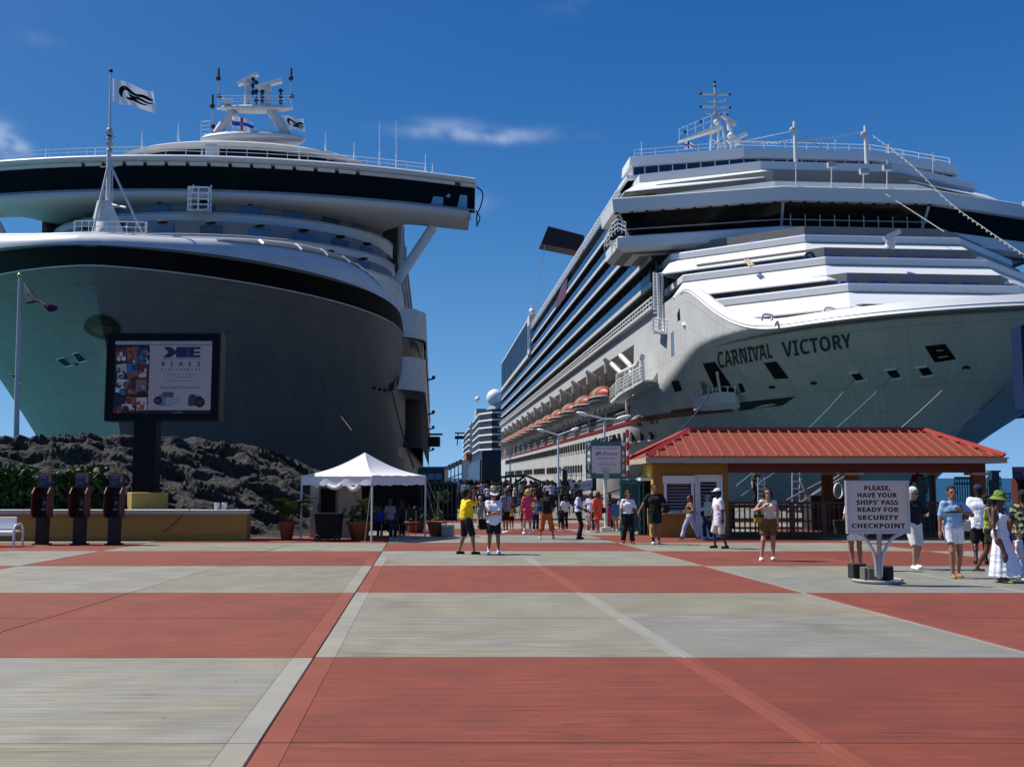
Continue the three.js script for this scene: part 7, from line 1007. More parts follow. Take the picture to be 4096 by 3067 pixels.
    if (T.type === 'skirt') { const hy2 = T.len - dy; pel.push(B(V(0, 0.98 - dy, 0), V(T.sway || 0, hy2, T.back || 0), hp + 0.02, T.flare, { flat: 1, sz: 0.8 })); }
    const fold = T.type === 'skirt' ? (x, y, z, v) => v + 0.008 * Math.sin(Math.atan2(z, x) * 11 + y * 3) * clamp((1 - y) * 2) : (x, y, z, v) => v;
    add(T.name || T.type, pel, T.c, (x, y, z, v) => Math.max(fold(x, y, z, v), y - top), 0.02, T.tex);
  }
  if (o.shoes) own('shoes', put(meshField(legs.map((l) => foot(l, o.sandal ? 0.006 : 0.014)), Math.min(cell, 0.018), 0.02, (x, y, z, v) => Math.max(v, o.sandal ? y - 0.045 : y - 0.13))), cloth(o.shoes), g);
  if (o.socks) for (const l of legs) own('sock', put(meshField([B(l.an.clone().add(V(0, 0.1, 0)), l.an, 0.046, 0.042)], 0.018, 0.02)), cloth(o.socks), g);
  // hair and hats ride on the head
  const hc = o.hair?.c; if (hc) {
    const hb = [bone([0, 0.168, -0.026], [0, 0.168, -0.012], 0.1, 0.094, { sx: 0.88 })]; if (o.hair.long) { hb.push(bone([0, 0.15, -0.07], [0, -0.1 - o.hair.long, -0.1], 0.07, 0.05, { sx: 1.15, sz: 0.6 })); hb.push(bone([-0.07, 0.15, -0.03], [-0.08, 0.0, -0.04], 0.035, 0.03)); hb.push(bone([0.07, 0.15, -0.03], [0.08, 0.0, -0.04], 0.035, 0.03)); } if (o.hair.bob) { hb.push(bone([-0.06, 0.16, -0.03], [-0.078, 0.06, -0.025], 0.05, 0.045)); hb.push(bone([0.06, 0.16, -0.03], [0.078, 0.06, -0.025], 0.05, 0.045)); hb.push(bone([0, 0.15, -0.06], [0, 0.06, -0.06], 0.075, 0.06)); } else hb.push(bone([0, 0.13, -0.05], [0, 0.08, -0.055], 0.072, 0.06));
    own('hair', put(Hd(meshField(hb, 0.011, 0.02, (x, y, z, v) => { const face = Math.max(0.045 - z - (y - 0.2) * 0.9, y - 0.205); return Math.max(v + 0.004 * Math.sin(x * 130) * Math.sin(y * 110 + z * 90), -face * -1 < 0 ? -1 : -1, z > 0.035 && y < 0.2 ? z - 0.035 : v); }))), cloth(hc), g);
  }
  const hat = o.hat; if (hat) {
    const cg = []; const dome = (h, r) => new THREE.SphereGeometry(r, 20, 10, 0, Math.PI * 2, 0, Math.PI / 2).scale(0.92, h, 1.08).translate(0, 0.178, -0.012);
    if (hat.type === 'cap') cg.push(dome(0.85, 0.106), new THREE.CylinderGeometry(0.085, 0.085, 0.014, 16, 1, false, -Math.PI / 2, Math.PI).scale(0.95, 1, 1.15).translate(0, 0.186, 0.07), ball(0.012, V(0, 0.268, -0.012)));
    if (hat.type === 'visor') cg.push(new THREE.CylinderGeometry(0.1, 0.102, 0.04, 20, 1, true).scale(0.92, 1, 1.08).translate(0, 0.2, -0.012), new THREE.CylinderGeometry(0.115, 0.115, 0.012, 16, 1, false, -Math.PI / 2, Math.PI).scale(1, 1, 1.2).rotateX(0.25).translate(0, 0.186, 0.05));
    if (hat.type === 'bucket') cg.push(new THREE.LatheGeometry([[0, 0.115], [0.06, 0.112], [0.095, 0.085], [0.108, 0.03], [0.112, 0.012], [0.15, -0.025], [0.175, -0.05], [0.17, -0.055], [0.112, -0.005]].map(([x, y]) => new THREE.Vector2(x, y)), 28).scale(0.95, 1.1, 1.05).translate(0, 0.178, -0.01));
    own('hat', put(Hd(merge(cg))), cloth(hat.c), g); if (hat.band) own('hat_band', put(Hd(new THREE.CylinderGeometry(0.106, 0.113, 0.03, 24, 1, true).scale(0.96, 1, 1.06).translate(0, 0.2, -0.01))), cloth(hat.band), g);
  }
  if (fine) own('eyes', put(Hd(merge([ball(0.009, V(-0.032, 0.132, 0.083), 6), ball(0.009, V(0.032, 0.132, 0.083), 6), box(0.03, 0.006, 0.01, -0.032, 0.152, 0.088), box(0.03, 0.006, 0.01, 0.032, 0.152, 0.088)]))), M.black, g);
  if (o.glasses) own('sunglasses', put(Hd(merge([rbox(0.045, 0.03, 0.012, 0.005, -0.032, 0.134, 0.096), rbox(0.045, 0.03, 0.012, 0.005, 0.032, 0.134, 0.096), box(0.02, 0.006, 0.01, 0, 0.14, 0.098), box(0.006, 0.008, 0.1, -0.078, 0.138, 0.045), box(0.006, 0.008, 0.1, 0.078, 0.138, 0.045)]))), M.black, g);
  // carried bags are things of their own, hung at the body
  const W = (p) => V(...p).setY(p[1] - dy).multiplyScalar(k).applyAxisAngle(V(0, 1, 0), g.rotation.y).add(pos);
  for (const b of o.bags || []) { const t = thing('bag', b.label, 'bag', W(b.at)); t.rotation.y = g.rotation.y; own('bag_body', rbox(b.s[0] * k, b.s[1] * k, b.s[2] * k, Math.min(...b.s) * 0.4), cloth(b.c), t); if (b.strap) { const q = b.strap.map((p) => V(p[0] - b.at[0], p[1] - b.at[1], p[2] - b.at[2]).multiplyScalar(k)); own('strap', tube(q, 0.012, 20, 5), cloth(b.sc || b.c), t); } if (b.flap) own('bag_flap', rbox(b.s[0] * 1.02 * k, b.s[1] * 0.4 * k, b.s[2] * 1.06 * k, 0.01, 0, b.s[1] * 0.3 * k, 0), cloth(b.flap), t); }
  for (const q of o.extra || []) { const t = thing(q.name, q.label, q.cat, W(q.at)); t.rotation.y = g.rotation.y; own(q.part, q.geo.clone().scale(k, k, k), cloth(q.c), t); if (q.more) own(q.more.part, q.more.geo.clone().scale(k, k, k), cloth(q.more.c), t); }
  return g;
}
const stripes = (a, b, n, vert) => noiseTex(64, 64, (u, v) => { const t = ((vert ? u : v) * n) % 1 < 0.5 ? hex(a) : hex(b); const c = t.clone().convertLinearToSRGB(); return [c.r, c.g, c.b]; });
const floral = noiseTex(128, 128, (u, v) => { const n = tnoise(u, v, 12, 12, 71) + 0.5 * tnoise(u, v, 25, 25, 72); return n > 0.08 ? [0.55, 0.6, 0.45] : [0.05, 0.06, 0.06]; });
const printed = (bg, spots) => canvasTex(128, 256, (c, w, h) => { c.fillStyle = bg; c.fillRect(0, 0, w, h); for (const [x, y, r, col] of spots) { c.fillStyle = col; c.beginPath(); c.ellipse(x * w, h - (y % 1) * h, r * w, r * w * 0.9, 0, 0, 7); c.fill(); } });
const ARM = { down: [[-0.27, 0.86, 0.06], [0.27, 0.86, 0.06]], swing: [[-0.26, 0.92, 0.2], [0.26, 0.9, -0.12]], walk: [[-0.1, 0.22], [0.1, -0.22, 0.05]] };

person({ x: 1007, y: 1197, top: 1057, yaw: 118, skin: 'tan', w: 1.12, belly: 0.03, label: 'person in a yellow polo shirt and black shorts, holding a camera up to the face', hair: { c: '#15100c' }, head: { pitch: -0 , yaw: 12 }, shirt: { c: '#f2cf08', hem: 0.93, sleeve: 0.8, loose: 0.03 }, bottom: { type: 'shorts', c: '#0d0d10', len: 0.98, loose: 0.035 }, shoes: '#1b1b1d', stance: [[-0.15, 0.16], [0.17, -0.14]], arms: [[-0.04, 1.56, 0.26], [0.06, 1.60, 0.24]], hints: [[-0.5, -1, 0.2], [0.5, -1, 0.2]], bags: [{ label: 'dark pouch at the hip of the person in the yellow polo shirt', at: [-0.19, 0.9, -0.04], s: [0.1, 0.2, 0.16], c: '#1c2433' }], extra: [{ name: 'camera', label: 'small dark camera held up by the person in the yellow polo shirt', cat: 'camera', at: [0.01, 1.62, 0.25], part: 'camera_body', geo: rbox(0.11, 0.07, 0.04, 0.01), c: '#16161a', more: { part: 'lens', geo: new THREE.CylinderGeometry(0.025, 0.025, 0.04, 14).rotateX(Math.PI / 2).translate(0, 0, 0.035), c: '#0a0a0c' } }] });
person({ x: 1066, y: 1196, top: 1060, yaw: 5, skin: 'tan', w: 1.05, label: 'person in a white visor, printed white T-shirt and navy shorts with folded arms', hair: { c: '#3a2a1c' }, hat: { type: 'visor', c: '#f2f2f4' }, head: { pitch: 8, yaw: 5 }, shirt: { c: '#f4f2f6', hem: 0.8, sleeve: 0.95, loose: 0.045, tex: printed('#eceaf0', [[0.5, 0.28, 0.07, '#c98a3c'], [0.58, 0.27, 0.05, '#4a6a9c'], [0.72, 0.3, 0.05, '#5c6f86'], [0.44, 0.25, 0.05, '#5a84b0']]) }, bottom: { type: 'shorts', c: '#10162c', len: 0.85, loose: 0.035 }, shoes: '#eef0f6', socks: '#f2f2f2', stance: [[-0.13, 0.03], [0.14, 0.02]], arms: [[0.1, 1.12, 0.2], [-0.08, 1.1, 0.22]], hints: [[-1, -0.6, 0.1], [1, -0.6, 0.1]], glasses: 1, bags: [{ label: 'round black shoulder bag of the person in the white visor', at: [-0.27, 0.82, -0.02], s: [0.3, 0.3, 0.12], c: '#0c0c10', strap: [[-0.26, 0.95, 0], [-0.2, 1.2, 0.12], [-0.13, 1.44, 0.02], [-0.17, 1.2, -0.12], [-0.26, 0.95, -0.02]] }] });
person({ x: 1093, y: 1151, top: 1056, yaw: 200, skin: 'tan', label: 'person seen from behind in a vertically striped shirt and dark shorts', hair: { c: '#6a4a2c' }, shirt: { c: '#ffffff', tex: stripes('#1c1c30', '#d8d4e0', 26, true), hem: 0.86 }, bottom: { type: 'shorts', c: '#0f0f18', len: 0.95, loose: 0.03 }, shoes: '#e8e8ea', stance: [[-0.1, 0.15], [0.12, -0.15]] });
person({ x: 1105, y: 1147, top: 1089, yaw: 185, skin: 'tan', f: 1, label: 'child in a yellow tank top and dark shorts walking away', hair: { c: '#4a2c1c', bob: 1 }, shirt: { c: '#e6d21c', sleeve: 0, hem: 0.95 }, bottom: { type: 'shorts', c: '#14121c', len: 0.6 }, shoes: '#c8a890', stance: ARM.walk });
person({ x: 1037, y: 1140, top: 1072, yaw: 170, skin: 'light', label: 'grey clad person with pale hair behind the visor wearer', hair: { c: '#b8b0a0' }, shirt: { c: '#8a9088', hem: 0.85, sleeve: 0.95 }, bottom: { type: 'trousers', c: '#9a988c' }, shoes: '#55524a' });
person({ x: 1140, y: 1154, top: 1057, yaw: 190, skin: 'light', f: 1, w: 1.08, label: 'blond person in a pink sleeved top and pink skirt with one hand on the hip', hair: { c: '#c8a45c', bob: 1 }, shirt: { c: '#d8485c', hem: 0.92, sleeve: 0.9 }, bottom: { type: 'skirt', c: '#d23a50', len: 0.62, flare: 0.2 }, shoes: '#f0f0f2', socks: '#f0f0f0', stance: [[-0.12, 0.02], [0.13, 0.05]], arms: [[-0.26, 1.02, 0.03], [0.26, 0.86, 0.06]], hints: [[-1, 0, -0.4], [0.6, -0.3, -0.7]], bags: [{ label: 'small dark handbag of the blond person in pink', at: [0.2, 0.98, 0.1], s: [0.2, 0.16, 0.1], c: '#241820' }] });
person({ x: 1181, y: 1164, top: 1060, yaw: 175, skin: 'tan', w: 1.1, label: 'person in a dark top and wide orange trousers with a large backpack', hair: { c: '#241810' }, shirt: { c: '#0d0f14', hem: 0.9, sleeve: 1.4, loose: 0.04 }, bottom: { type: 'capri', c: '#b85a20', loose: 0.035 }, shoes: '#e8e4ea', stance: [[-0.24, 0.05], [0.24, 0]], arms: [[-0.12, 1.35, 0.2], [0.12, 1.35, 0.2]], bags: [{ label: 'black backpack on the person with the orange trousers', at: [0, 1.22, -0.2], s: [0.34, 0.46, 0.2], c: '#0c0c12' }, { label: 'blue cloth bag at the left side of the orange trousers wearer', at: [0.28, 1.12, 0.02], s: [0.2, 0.24, 0.12], c: '#2c5a9a' }] });
person({ x: 1157, y: 1146, top: 1074, yaw: 10, skin: 'light', label: 'person in a beige top and jeans between the pink and orange clad ones', hair: { c: '#8a6a44', bob: 1 }, f: 1, shirt: { c: '#b8a484', hem: 0.88 }, bottom: { type: 'trousers', c: '#1e2c58' }, shoes: '#c0b8b0' });
person({ x: 1131, y: 1145, top: 1082, yaw: 190, skin: 'tan', label: 'person in a dark vest just behind the left side of the pink top wearer', hair: { c: '#20140c' }, shirt: { c: '#23262e', sleeve: 0.4 }, bottom: { type: 'shorts', c: '#12121a' }, shoes: '#201c1c' });
person({ x: 1211, y: 1147, top: 1093, yaw: 0, skin: 'brown', label: 'child in dark clothes facing the plaza before the white shirted one', hair: { c: '#120c08' }, shirt: { c: '#241a24' }, bottom: { type: 'shorts', c: '#121018' }, shoes: '#e0e0e0' });
person({ x: 1221, y: 1142, top: 1072, yaw: 190, skin: 'brown', label: 'person in a white shirt and black trousers seen from behind by the gangways', hair: { c: '#100c0a' }, shirt: { c: '#e8e8f0', hem: 0.9 }, bottom: { type: 'trousers', c: '#101014' }, shoes: '#0c0c0c' });
person({ x: 1250, y: 1164, top: 1057, yaw: 80, skin: 'dark', w: 1.02, label: 'uniformed person in a pale shirt, black trousers and a dark cap, standing in profile', hair: { c: '#0a0808' }, hat: { type: 'cap', c: '#0e0f14' }, shirt: { c: '#d2cfe6', hem: 0.96, sleeve: 0.9, loose: 0.03 }, bottom: { type: 'trousers', c: '#0a0a0e', loose: 0.022 }, shoes: '#060606', stance: [[-0.11, 0.03], [0.11, -0.02]], arms: [[-0.1, 1.04, 0.2], [0.12, 1.02, 0.2]], extra: [{ name: 'duty_belt', label: 'black duty belt of the uniformed person', cat: 'belt', at: [0, 1.0, 0], part: 'belt', geo: new THREE.TorusGeometry(0.142, 0.022, 8, 24).rotateX(Math.PI / 2).scale(1.05, 1, 0.9), c: '#050506' }] });
person({ x: 1277, y: 1145, top: 1064, yaw: 160, skin: 'brown', label: 'balding person in a white shirt behind the coral dress wearer', hair: null, shirt: { c: '#d6d2e6' }, bottom: { type: 'trousers', c: '#2a2a30' }, shoes: '#101010' });
person({ x: 1292, y: 1150, top: 1062, yaw: 205, skin: 'tan', f: 1, label: 'person with reddish bobbed hair in a short coral dress with a black bag', hair: { c: '#6a2c18', bob: 1 }, shirt: { c: '#e0583c', hem: 0.9, sleeve: 1.3, loose: 0.03, name: 'dress_top' }, bottom: { type: 'skirt', c: '#d8482e', len: 0.55, flare: 0.22, name: 'dress' }, shoes: '#3a2a22', sandal: 1, stance: [[-0.08, 0.1], [0.1, -0.1]], bags: [{ label: 'black shoulder bag of the coral dress wearer', at: [-0.26, 0.95, -0.04], s: [0.12, 0.24, 0.3], c: '#141216' }] });
person({ x: 1271, y: 1149, top: 1100, yaw: 20, skin: 'light', f: 1, label: 'small child in a pale dress beside the uniformed person', hair: { c: '#5a3a20', bob: 1 }, shirt: { c: '#e6dcdc', sleeve: 0.4, hem: 0.9 }, bottom: { type: 'skirt', c: '#ddd0d4', len: 0.6, flare: 0.2 }, shoes: '#d8c8c0' });
person({ x: 1316, y: 1146, top: 1085, yaw: 200, skin: 'tan', f: 1, label: 'child in a pink top and red shorts at the foot of the farewell sign', hair: { c: '#3a2416' }, shirt: { c: '#e0407a', hem: 0.92 }, bottom: { type: 'shorts', c: '#c03048' }, shoes: '#d0c0b8' });
person({ x: 1331, y: 1147, top: 1079, yaw: 195, skin: 'tan', label: 'child in a bright blue shirt and khaki shorts beside the one in pink', hair: { c: '#3a2a1a' }, shirt: { c: '#3a7ad0', hem: 0.82, loose: 0.035 }, bottom: { type: 'shorts', c: '#a08c64' }, shoes: '#c8c0b8' });
person({ x: 1318, y: 1140, top: 1066, yaw: 180, skin: 'brown', label: 'person in a dark and white patterned shirt behind the two children by the sign post', hair: { c: '#181010' }, shirt: { c: '#fff', tex: floral }, bottom: { type: 'trousers', c: '#26303c' }, shoes: '#181818' });
person({ x: 1357, y: 1174, top: 1060, yaw: 8, skin: 'light', f: 1, w: 1.12, label: 'person in a white T-shirt and dark trousers holding hands with the one in black', hair: { c: '#4a3020', bob: 1 }, head: { pitch: 16, yaw: 8 }, shirt: { c: '#eeeaf0', hem: 0.95, sleeve: 0.9, loose: 0.028 }, bottom: { type: 'trousers', c: '#0e1018', loose: 0.028 }, shoes: '#8a4a34', stance: [[-0.14, -0.12, 0.03], [0.1, 0.18]], arms: [[-0.27, 0.86, 0.04], [0.4, 0.88, 0.08]] });
person({ x: 1416, y: 1175, top: 1046, yaw: -8, skin: 'tan', w: 1.1, label: 'person in a black printed T-shirt and black shorts with a black waist bag', hair: { c: '#2c1c12' }, head: { yaw: 25, pitch: -6 }, shirt: { c: '#0a0a0c', hem: 0.84, sleeve: 0.85, loose: 0.035, tex: printed('#0a0a0c', [[0.56, 0.22, 0.06, '#4a8a30'], [0.44, 0.25, 0.04, '#8a8a8a'], [0.58, 0.16, 0.045, '#3a7a28']]) }, bottom: { type: 'shorts', c: '#0c0a0c', len: 0.72, loose: 0.035 }, shoes: '#d8d8da', socks: '#141414', stance: [[-0.06, 0.2], [0.1, -0.14, 0.02]], arms: [[-0.5, 0.9, 0.1], [0.26, 1.06, 0.18]], bags: [{ label: 'black bag with a pale label held by the person in the black T-shirt', at: [0.3, 1.04, 0.16], s: [0.24, 0.24, 0.12], c: '#08080a', flap: '#0e0e10' }] });
person({ x: 1492, y: 1167, top: 1069, yaw: -80, skin: 'tan', f: 1, label: 'long haired person in pale trousers walking left past the service window', hair: { c: '#1c0f0a', long: 0.22 }, shirt: { c: '#6a6030', sleeve: 0, hem: 1.0, low: 1.36 }, bottom: { type: 'trousers', c: '#a8acc4', loose: 0.03 }, shoes: '#a05034', sandal: 1, stance: [[-0.07, 0.32], [0.08, -0.34, 0.04]], arms: [[-0.2, 1.12, 0.26], [0.2, 1.1, 0.2]] });
person({ x: 1531, y: 1164, top: 1069, yaw: -70, skin: 'light', label: 'person in a light blue cap and pale green shirt before the white door', hair: { c: '#6a5a48' }, hat: { type: 'cap', c: '#8ab4e0' }, head: { yaw: -8 }, shirt: { c: '#a8c8b8', hem: 0.9, sleeve: 1.1, loose: 0.035 }, bottom: { type: 'trousers', c: '#16224a', loose: 0.025 }, shoes: '#e8e8ec', stance: [[-0.09, 0.1], [0.1, -0.12]], bags: [{ label: 'blue jacket bundle carried by the person in the light blue cap', at: [-0.2, 1.0, 0.14], s: [0.14, 0.24, 0.16], c: '#1a2a5a' }] });
person({ x: 1556, y: 1184, top: 1056, yaw: -75, skin: 'dark', label: 'dark skinned person in a white cap, long white shirt and cream shorts', hair: { c: '#080606' }, hat: { type: 'cap', c: '#f0f0f4' }, head: { pitch: 6 }, shirt: { c: '#e2d4e2', hem: 0.66, sleeve: 0.95, loose: 0.05 }, bottom: { type: 'shorts', c: '#c8bcae', len: 1.12, loose: 0.045 }, shoes: '#20222c', stance: [[-0.12, 0.1], [0.13, -0.14]], arms: [[-0.24, 0.95, 0.2], [0.26, 0.84, 0.02]], lean: 0.08, bags: [{ label: 'small dark pouch in the hand of the white capped person', at: [-0.24, 0.92, 0.26], s: [0.1, 0.08, 0.14], c: '#0c0c10' }] });
person({ x: 1662, y: 1210, top: 1055, yaw: -6, skin: 'light', f: 1, w: 1.08, label: 'person in a cream tank top and khaki shorts with a yellow shoulder bag', hair: { c: '#1e120c', bob: 1 }, glasses: 1, shirt: { c: '#d8cab2', sleeve: 0.12, hem: 0.94, low: 1.4 }, bottom: { type: 'shorts', c: '#6e5226', len: 0.72, loose: 0.034 }, shoes: '#f2f0f4', stance: [[-0.2, 0.12], [0.1, -0.02]], arms: [[-0.12, 1.3, 0.17], [0.25, 0.92, -0.1]], hints: [[-0.7, -0.6, 0], [0.6, -0.3, -0.7]], bags: [{ label: 'yellow shoulder bag at the hip of the person in the cream tank top', at: [-0.25, 1.02, 0.08], s: [0.22, 0.22, 0.12], c: '#b89a30', flap: '#5c4a1c', strap: [[-0.25, 1.14, 0.06], [-0.22, 1.32, 0.1], [-0.13, 1.46, 0.02], [-0.2, 1.3, -0.12], [-0.26, 1.12, -0.02]], sc: '#2a2018' }] });
person({ x: 1852, y: 1231, top: 1058, yaw: 175, skin: 'tan', f: 1, label: 'person in white shorts and straw sandals hidden behind the notice sign', hair: { c: '#4a3420', bob: 1 }, shirt: { c: '#c8c4cc', hem: 0.9 }, bottom: { type: 'shorts', c: '#dcd8e2', len: 0.6, loose: 0.03 }, shoes: '#c89a64', sandal: 1, stance: [[-0.1, 0.08], [0.1, -0.04]], bags: [{ label: 'black bag with white stripes hanging below the notice sign', at: [0.3, 0.92, 0.0], s: [0.34, 0.34, 0.16], c: '#101014', flap: '#0a0a0c' }] });
person({ x: 1977, y: 1228, top: 1053, yaw: 20, skin: 'light', label: 'white haired person in a dark navy shirt and white shorts beside the notice sign', hair: { c: '#d8d4cc' }, head: { pitch: 14, yaw: 20 }, shirt: { c: '#0e1428', hem: 0.92, sleeve: 0.9, loose: 0.035, tex: printed('#0d1224', [[0.4, 0.3, 0.04, '#4a6a9a'], [0.6, 0.2, 0.04, '#3a5a8a'], [0.5, 0.12, 0.03, '#5a7aa8']]) }, bottom: { type: 'shorts', c: '#dcdad4', len: 0.98, loose: 0.038 }, shoes: '#f4f4f6', stance: [[-0.1, 0.1], [0.1, -0.08]], arms: [[-0.3, 0.92, 0.16], [0.18, 1.16, 0.24]], glasses: 1 });
person({ x: 2064, y: 1247, top: 1051, yaw: -4, skin: 'tan', label: 'smiling person in a light blue T-shirt with a dark chest band and white shorts', hair: { c: '#140e0c' }, shirt: { c: '#8ab0d0', hem: 0.9, sleeve: 0.9, loose: 0.028, band: ['#141a2c', 1.245, 1.285] }, bottom: { type: 'shorts', c: '#d6d6e2', len: 0.62, loose: 0.03 }, shoes: '#b08a50', sandal: 1, stance: [[-0.08, 0.12], [0.1, -0.1]], arms: [[-0.28, 0.84, 0.04], [0.12, 1.28, 0.18]], hints: [[-0.6, -0.3, -0.7], [0.9, -0.6, -0.1]], bags: [{ label: 'pale bag slung behind the person in the light blue T-shirt', at: [0.26, 1.0, -0.12], s: [0.24, 0.22, 0.12], c: '#c8c8c4', strap: [[0.24, 1.1, -0.1], [0.2, 1.3, -0.12], [0.14, 1.45, 0.0], [0.14, 1.32, 0.12]], sc: '#20242c' }] });
person({ x: 2121, y: 1219, top: 1048, yaw: 160, skin: 'dark', w: 1.1, label: 'person in a blue cap and white shirt seen from behind, in black shorts', hair: { c: '#0a0808' }, hat: { type: 'cap', c: '#1c2c5a' }, shirt: { c: '#eeeef6', hem: 0.8, sleeve: 0.95, loose: 0.045 }, bottom: { type: 'shorts', c: '#08080a', len: 1.0, loose: 0.04 }, shoes: '#101014', stance: [[-0.12, 0.2], [0.12, -0.22, 0.03]] });
person({ x: 2143, y: 1240, top: 1068, yaw: 60, skin: 'brown', f: 1, label: 'person in a lime top partly hidden behind the white dress', hair: { c: '#0e0a08' }, shirt: { c: '#8aa828', sleeve: 0, hem: 0.9 }, bottom: { type: 'shorts', c: '#1c2414', len: 0.6 }, shoes: '#5a3a20', sandal: 1, stance: [[-0.1, 0.3], [0.1, -0.3, 0.04]], arms: [[-0.12, 1.2, 0.26], [0.2, 1.0, 0.1]] });
person({ x: 2166, y: 1257, top: 1066, yaw: 25, skin: 'brown', f: 1, label: 'person in a green brimmed hat and a long white tiered dress', hair: { c: '#120a08' }, hat: { type: 'bucket', c: '#6f8a34', band: '#4a6424' }, head: { yaw: 35, pitch: 8 }, shirt: { c: '#ecebf4', sleeve: 0, hem: 0.95, low: 1.33, name: 'dress_top' }, bottom: { type: 'skirt', c: '#e6e6f0', len: 0.16, flare: 0.36, sway: 0.12, name: 'dress', waist: 1.1 }, shoes: '#9a9a3a', sandal: 1, stance: [[-0.06, 0.14], [0.1, -0.12]], arms: [[-0.25, 0.84, 0.1], [0.26, 0.86, 0.02]] });
person({ x: 2219, y: 1250, top: 1060, yaw: 150, skin: 'brown', label: 'person in a dark floral shirt cut off by the right edge', hair: { c: '#100c0a' }, shirt: { c: '#fff', tex: floral, hem: 0.84, loose: 0.04 }, bottom: { type: 'trousers', c: '#0c0c10' }, shoes: '#e8e8ee' });
person({ x: 2206, y: 1252, top: 1150, yaw: 40, skin: 'light', label: 'small child in white shoes beside the hem of the white dress', hair: { c: '#5a4028' }, shirt: { c: '#d8d8e0' }, bottom: { type: 'trousers', c: '#c8c8d0' }, shoes: '#f6f6f8' });
{ const p = at(1629, 1087, 39.4); person({ pos: p, x: 1629, h: at(1633, 1010, 39.4).y - p.y, y: 0, yaw: 80, skin: 'dark', fine: true, label: 'person in a red and white striped shirt standing on the platform under the red roof', hair: { c: '#0c0808' }, shirt: { c: '#fff', tex: stripes('#b0202c', '#e8e0e0', 9), sleeve: 0.9, hem: 0.92 }, bottom: { type: 'trousers', c: '#0e0e12' }, shoes: '#1a1a1a', arms: [[-0.1, 1.5, 0.34], [0.12, 1.45, 0.36]], lean: 0.15, extra: [{ name: 'towel', label: 'white cloth hanging at the side of the striped shirt wearer', cat: 'cloth', at: [-0.17, 0.92, -0.06], part: 'cloth_fold', geo: rbox(0.09, 0.34, 0.05, 0.02), c: '#f0f0f4' }] });
  const q = at(1995, 1112, 36.4); person({ pos: q, x: 1995, h: 1.75, y: 0, yaw: -60, skin: 'brown', fine: true, lean: 0.45, label: 'person in a white cap and red shirt bending forward behind the white haired one', hair: { c: '#0c0808' }, hat: { type: 'cap', c: '#d8d0c4' }, shirt: { c: '#8e1a1e', hem: 0.92, sleeve: 0.8 }, bottom: { type: 'trousers', c: '#101014' }, shoes: '#101010', arms: [[-0.16, 0.98, 0.5], [0.16, 0.96, 0.5]] });
  const c = at(1990, 1112, 36.3); const st = thing('crate_stand', 'dark crate stand carrying the bending person in red', 'stand', V(c.x, 0, -36.4)); own('stand_body', rbox(1.1, q.y, 0.8, 0.03, 0, q.y / 2, 0), M.soot, st);
}
person({ x: 842, y: 1163, top: 1072, yaw: 30, skin: 'brown', label: 'person with a blue cap in the shade under the tent', hair: { c: '#0a0808' }, hat: { type: 'cap', c: '#2a3470' }, shirt: { c: '#7a7a86' }, bottom: { type: 'trousers', c: '#1a1a22' }, shoes: '#c0c0c0', stance: [[-0.1, 0.3], [0.1, 0.32]], crouch: 0.12 });
person({ x: 868, y: 1158, top: 1080, yaw: -40, skin: 'dark', label: 'person in dark clothes deep in the shade by the right tent leg', hair: { c: '#080606' }, shirt: { c: '#22242e' }, bottom: { type: 'trousers', c: '#101014' }, shoes: '#b0b0b0' });
person({ x: 820, y: 1160, top: 1092, yaw: 10, skin: 'brown', label: 'person in a bright blue shirt half hidden by the yellow green shrub', hair: { c: '#0c0806' }, shirt: { c: '#1e36b4' }, bottom: { type: 'trousers', c: '#14141a' }, shoes: '#a0a0a0' });
{ const p = HR.hit(1521, 853, 2.2); person({ pos: p, x: 1521, h: 1.75, y: 0, yaw: -20, skin: 'tan', fine: false, label: 'crew member in grey overalls and white helmet on the mooring platform', hat: { type: 'cap', c: '#f0f0ea' }, shirt: { c: '#7a766a', sleeve: 1.8, hem: 0.9 }, bottom: { type: 'trousers', c: '#6e6a60' }, shoes: '#201c18' });
  [[1202, 1046, '#20202a'], [1213, 1043, '#8a2a2a'], [1226, 1040, '#26262e'], [1231, 1038, '#1a1a22'], [1253, 1043, '#2c2c34']].forEach(([x, y, c], i) => { const q = at(x, y + (i < 4 ? 50 : 57), i < 4 ? 70.8 : 62.8); person({ pos: q, x, h: 1.72, y: 0, yaw: 90, skin: i % 2 ? 'tan' : 'brown', fine: false, label: ['lowest of the people on the far gangway, in dark clothes', 'person in red on the far gangway', 'third person up the far gangway, in dark clothes', 'uppermost person on the far gangway', 'only person seen on the near gangway'][i], hair: { c: '#14100c' }, shirt: { c }, bottom: { type: 'trousers', c: '#14141a' }, shoes: '#101010' }); });
}
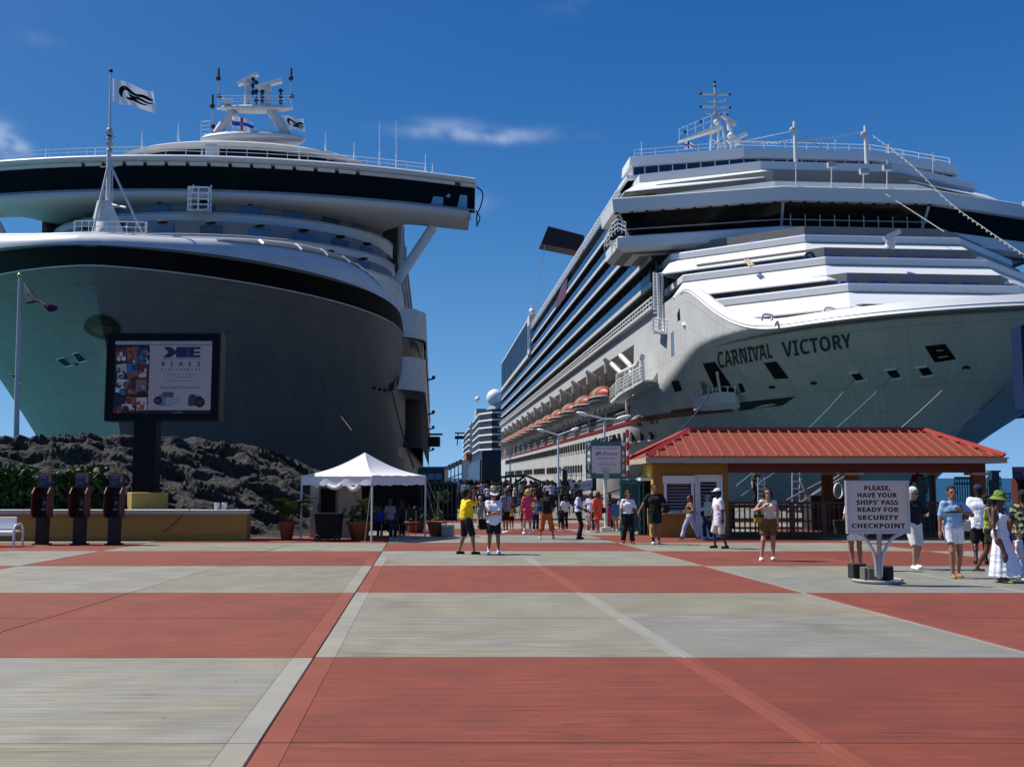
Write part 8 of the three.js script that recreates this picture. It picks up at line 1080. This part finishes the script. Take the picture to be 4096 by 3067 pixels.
{ // the crowd farther down the pier, a mass of small figures in the shade of the left ship
  const bones = [bone([-0.05, 0.95, 0], [0.05, 0.95, 0], 0.12, 0.12), bone([0, 1.05, 0], [0, 1.2, 0], 0.12, 0.12), bone([-0.1, 1.38, 0], [0.1, 1.38, 0], 0.08, 0.08), bone([0, 1.4, 0], [0, 1.5, 0], 0.055, 0.05), bone([0, 1.6, 0], [0, 1.66, 0], 0.085, 0.085), ...[-1, 1].flatMap((s) => [bone([s * 0.08, 0.92, 0], [s * 0.1, 0.5, 0.04 * s], 0.085, 0.06), bone([s * 0.1, 0.5, 0.04 * s], [s * 0.11, 0.08, -0.06 * s], 0.06, 0.04), bone([s * 0.11, 0.04, -0.06 * s], [s * 0.12, 0.03, 0.08 - 0.06 * s], 0.04, 0.035), bone([s * 0.18, 1.4, 0], [s * 0.25, 1.12, -0.02], 0.055, 0.042), bone([s * 0.25, 1.12, -0.02], [s * 0.25, 0.86, 0.08], 0.042, 0.032)])];
  const g = meshField(bones, 0.03, 0.04), n = 170, P3 = g.attributes.position, C3 = new Float32Array(P3.count * 3);
  for (let i = 0; i < P3.count; i++) { const y = P3.getY(i), x = Math.abs(P3.getX(i)), c = y > 1.64 ? [0.03, 0.02, 0.015] : y > 1.47 || (x > 0.2 && y < 1.15) ? [0.25, 0.13, 0.09] : y < 0.1 ? [0.05, 0.05, 0.05] : y < 0.98 && y > 0.5 ? [0.05, 0.055, 0.08] : y < 0.5 ? [0.2, 0.11, 0.08] : [1, 1, 1]; C3.set(c, i * 3); }
  g.setAttribute('color', new THREE.BufferAttribute(C3, 3));
  const im = new THREE.InstancedMesh(g, new THREE.MeshStandardMaterial({ color: 0xffffff, vertexColors: true, roughness: 0.9 }), n), m = new THREE.Matrix4(), col = ['#a8a8b0', '#20242c', '#2a3a5a', '#6a2828', '#a8a090', '#14161a', '#3a4a3a', '#807860', '#262a3a', '#1a1c22'];
  for (let i = 0; i < n; i++) { const D = 56 + 70 * Math.pow(rnd(), 1.3), px = rr(905, 1262), p = at(px, 1060, D); m.compose(V(p.x, 0, -D), new THREE.Quaternion().setFromAxisAngle(V(0, 1, 0), rr(0, 6.28)), V(rr(0.92, 1.1), rr(0.9, 1.06), 1)); im.setMatrixAt(i, m); im.setColorAt(i, hex(col[Math.floor(rnd() * col.length)])); }
  im.name = 'crowd'; tag(im, 'crowd of passengers filling the shaded pier between the two ships', 'crowd', null, 'stuff'); scene.add(im);
}

shade(scene);
renderer.render(scene, camera);
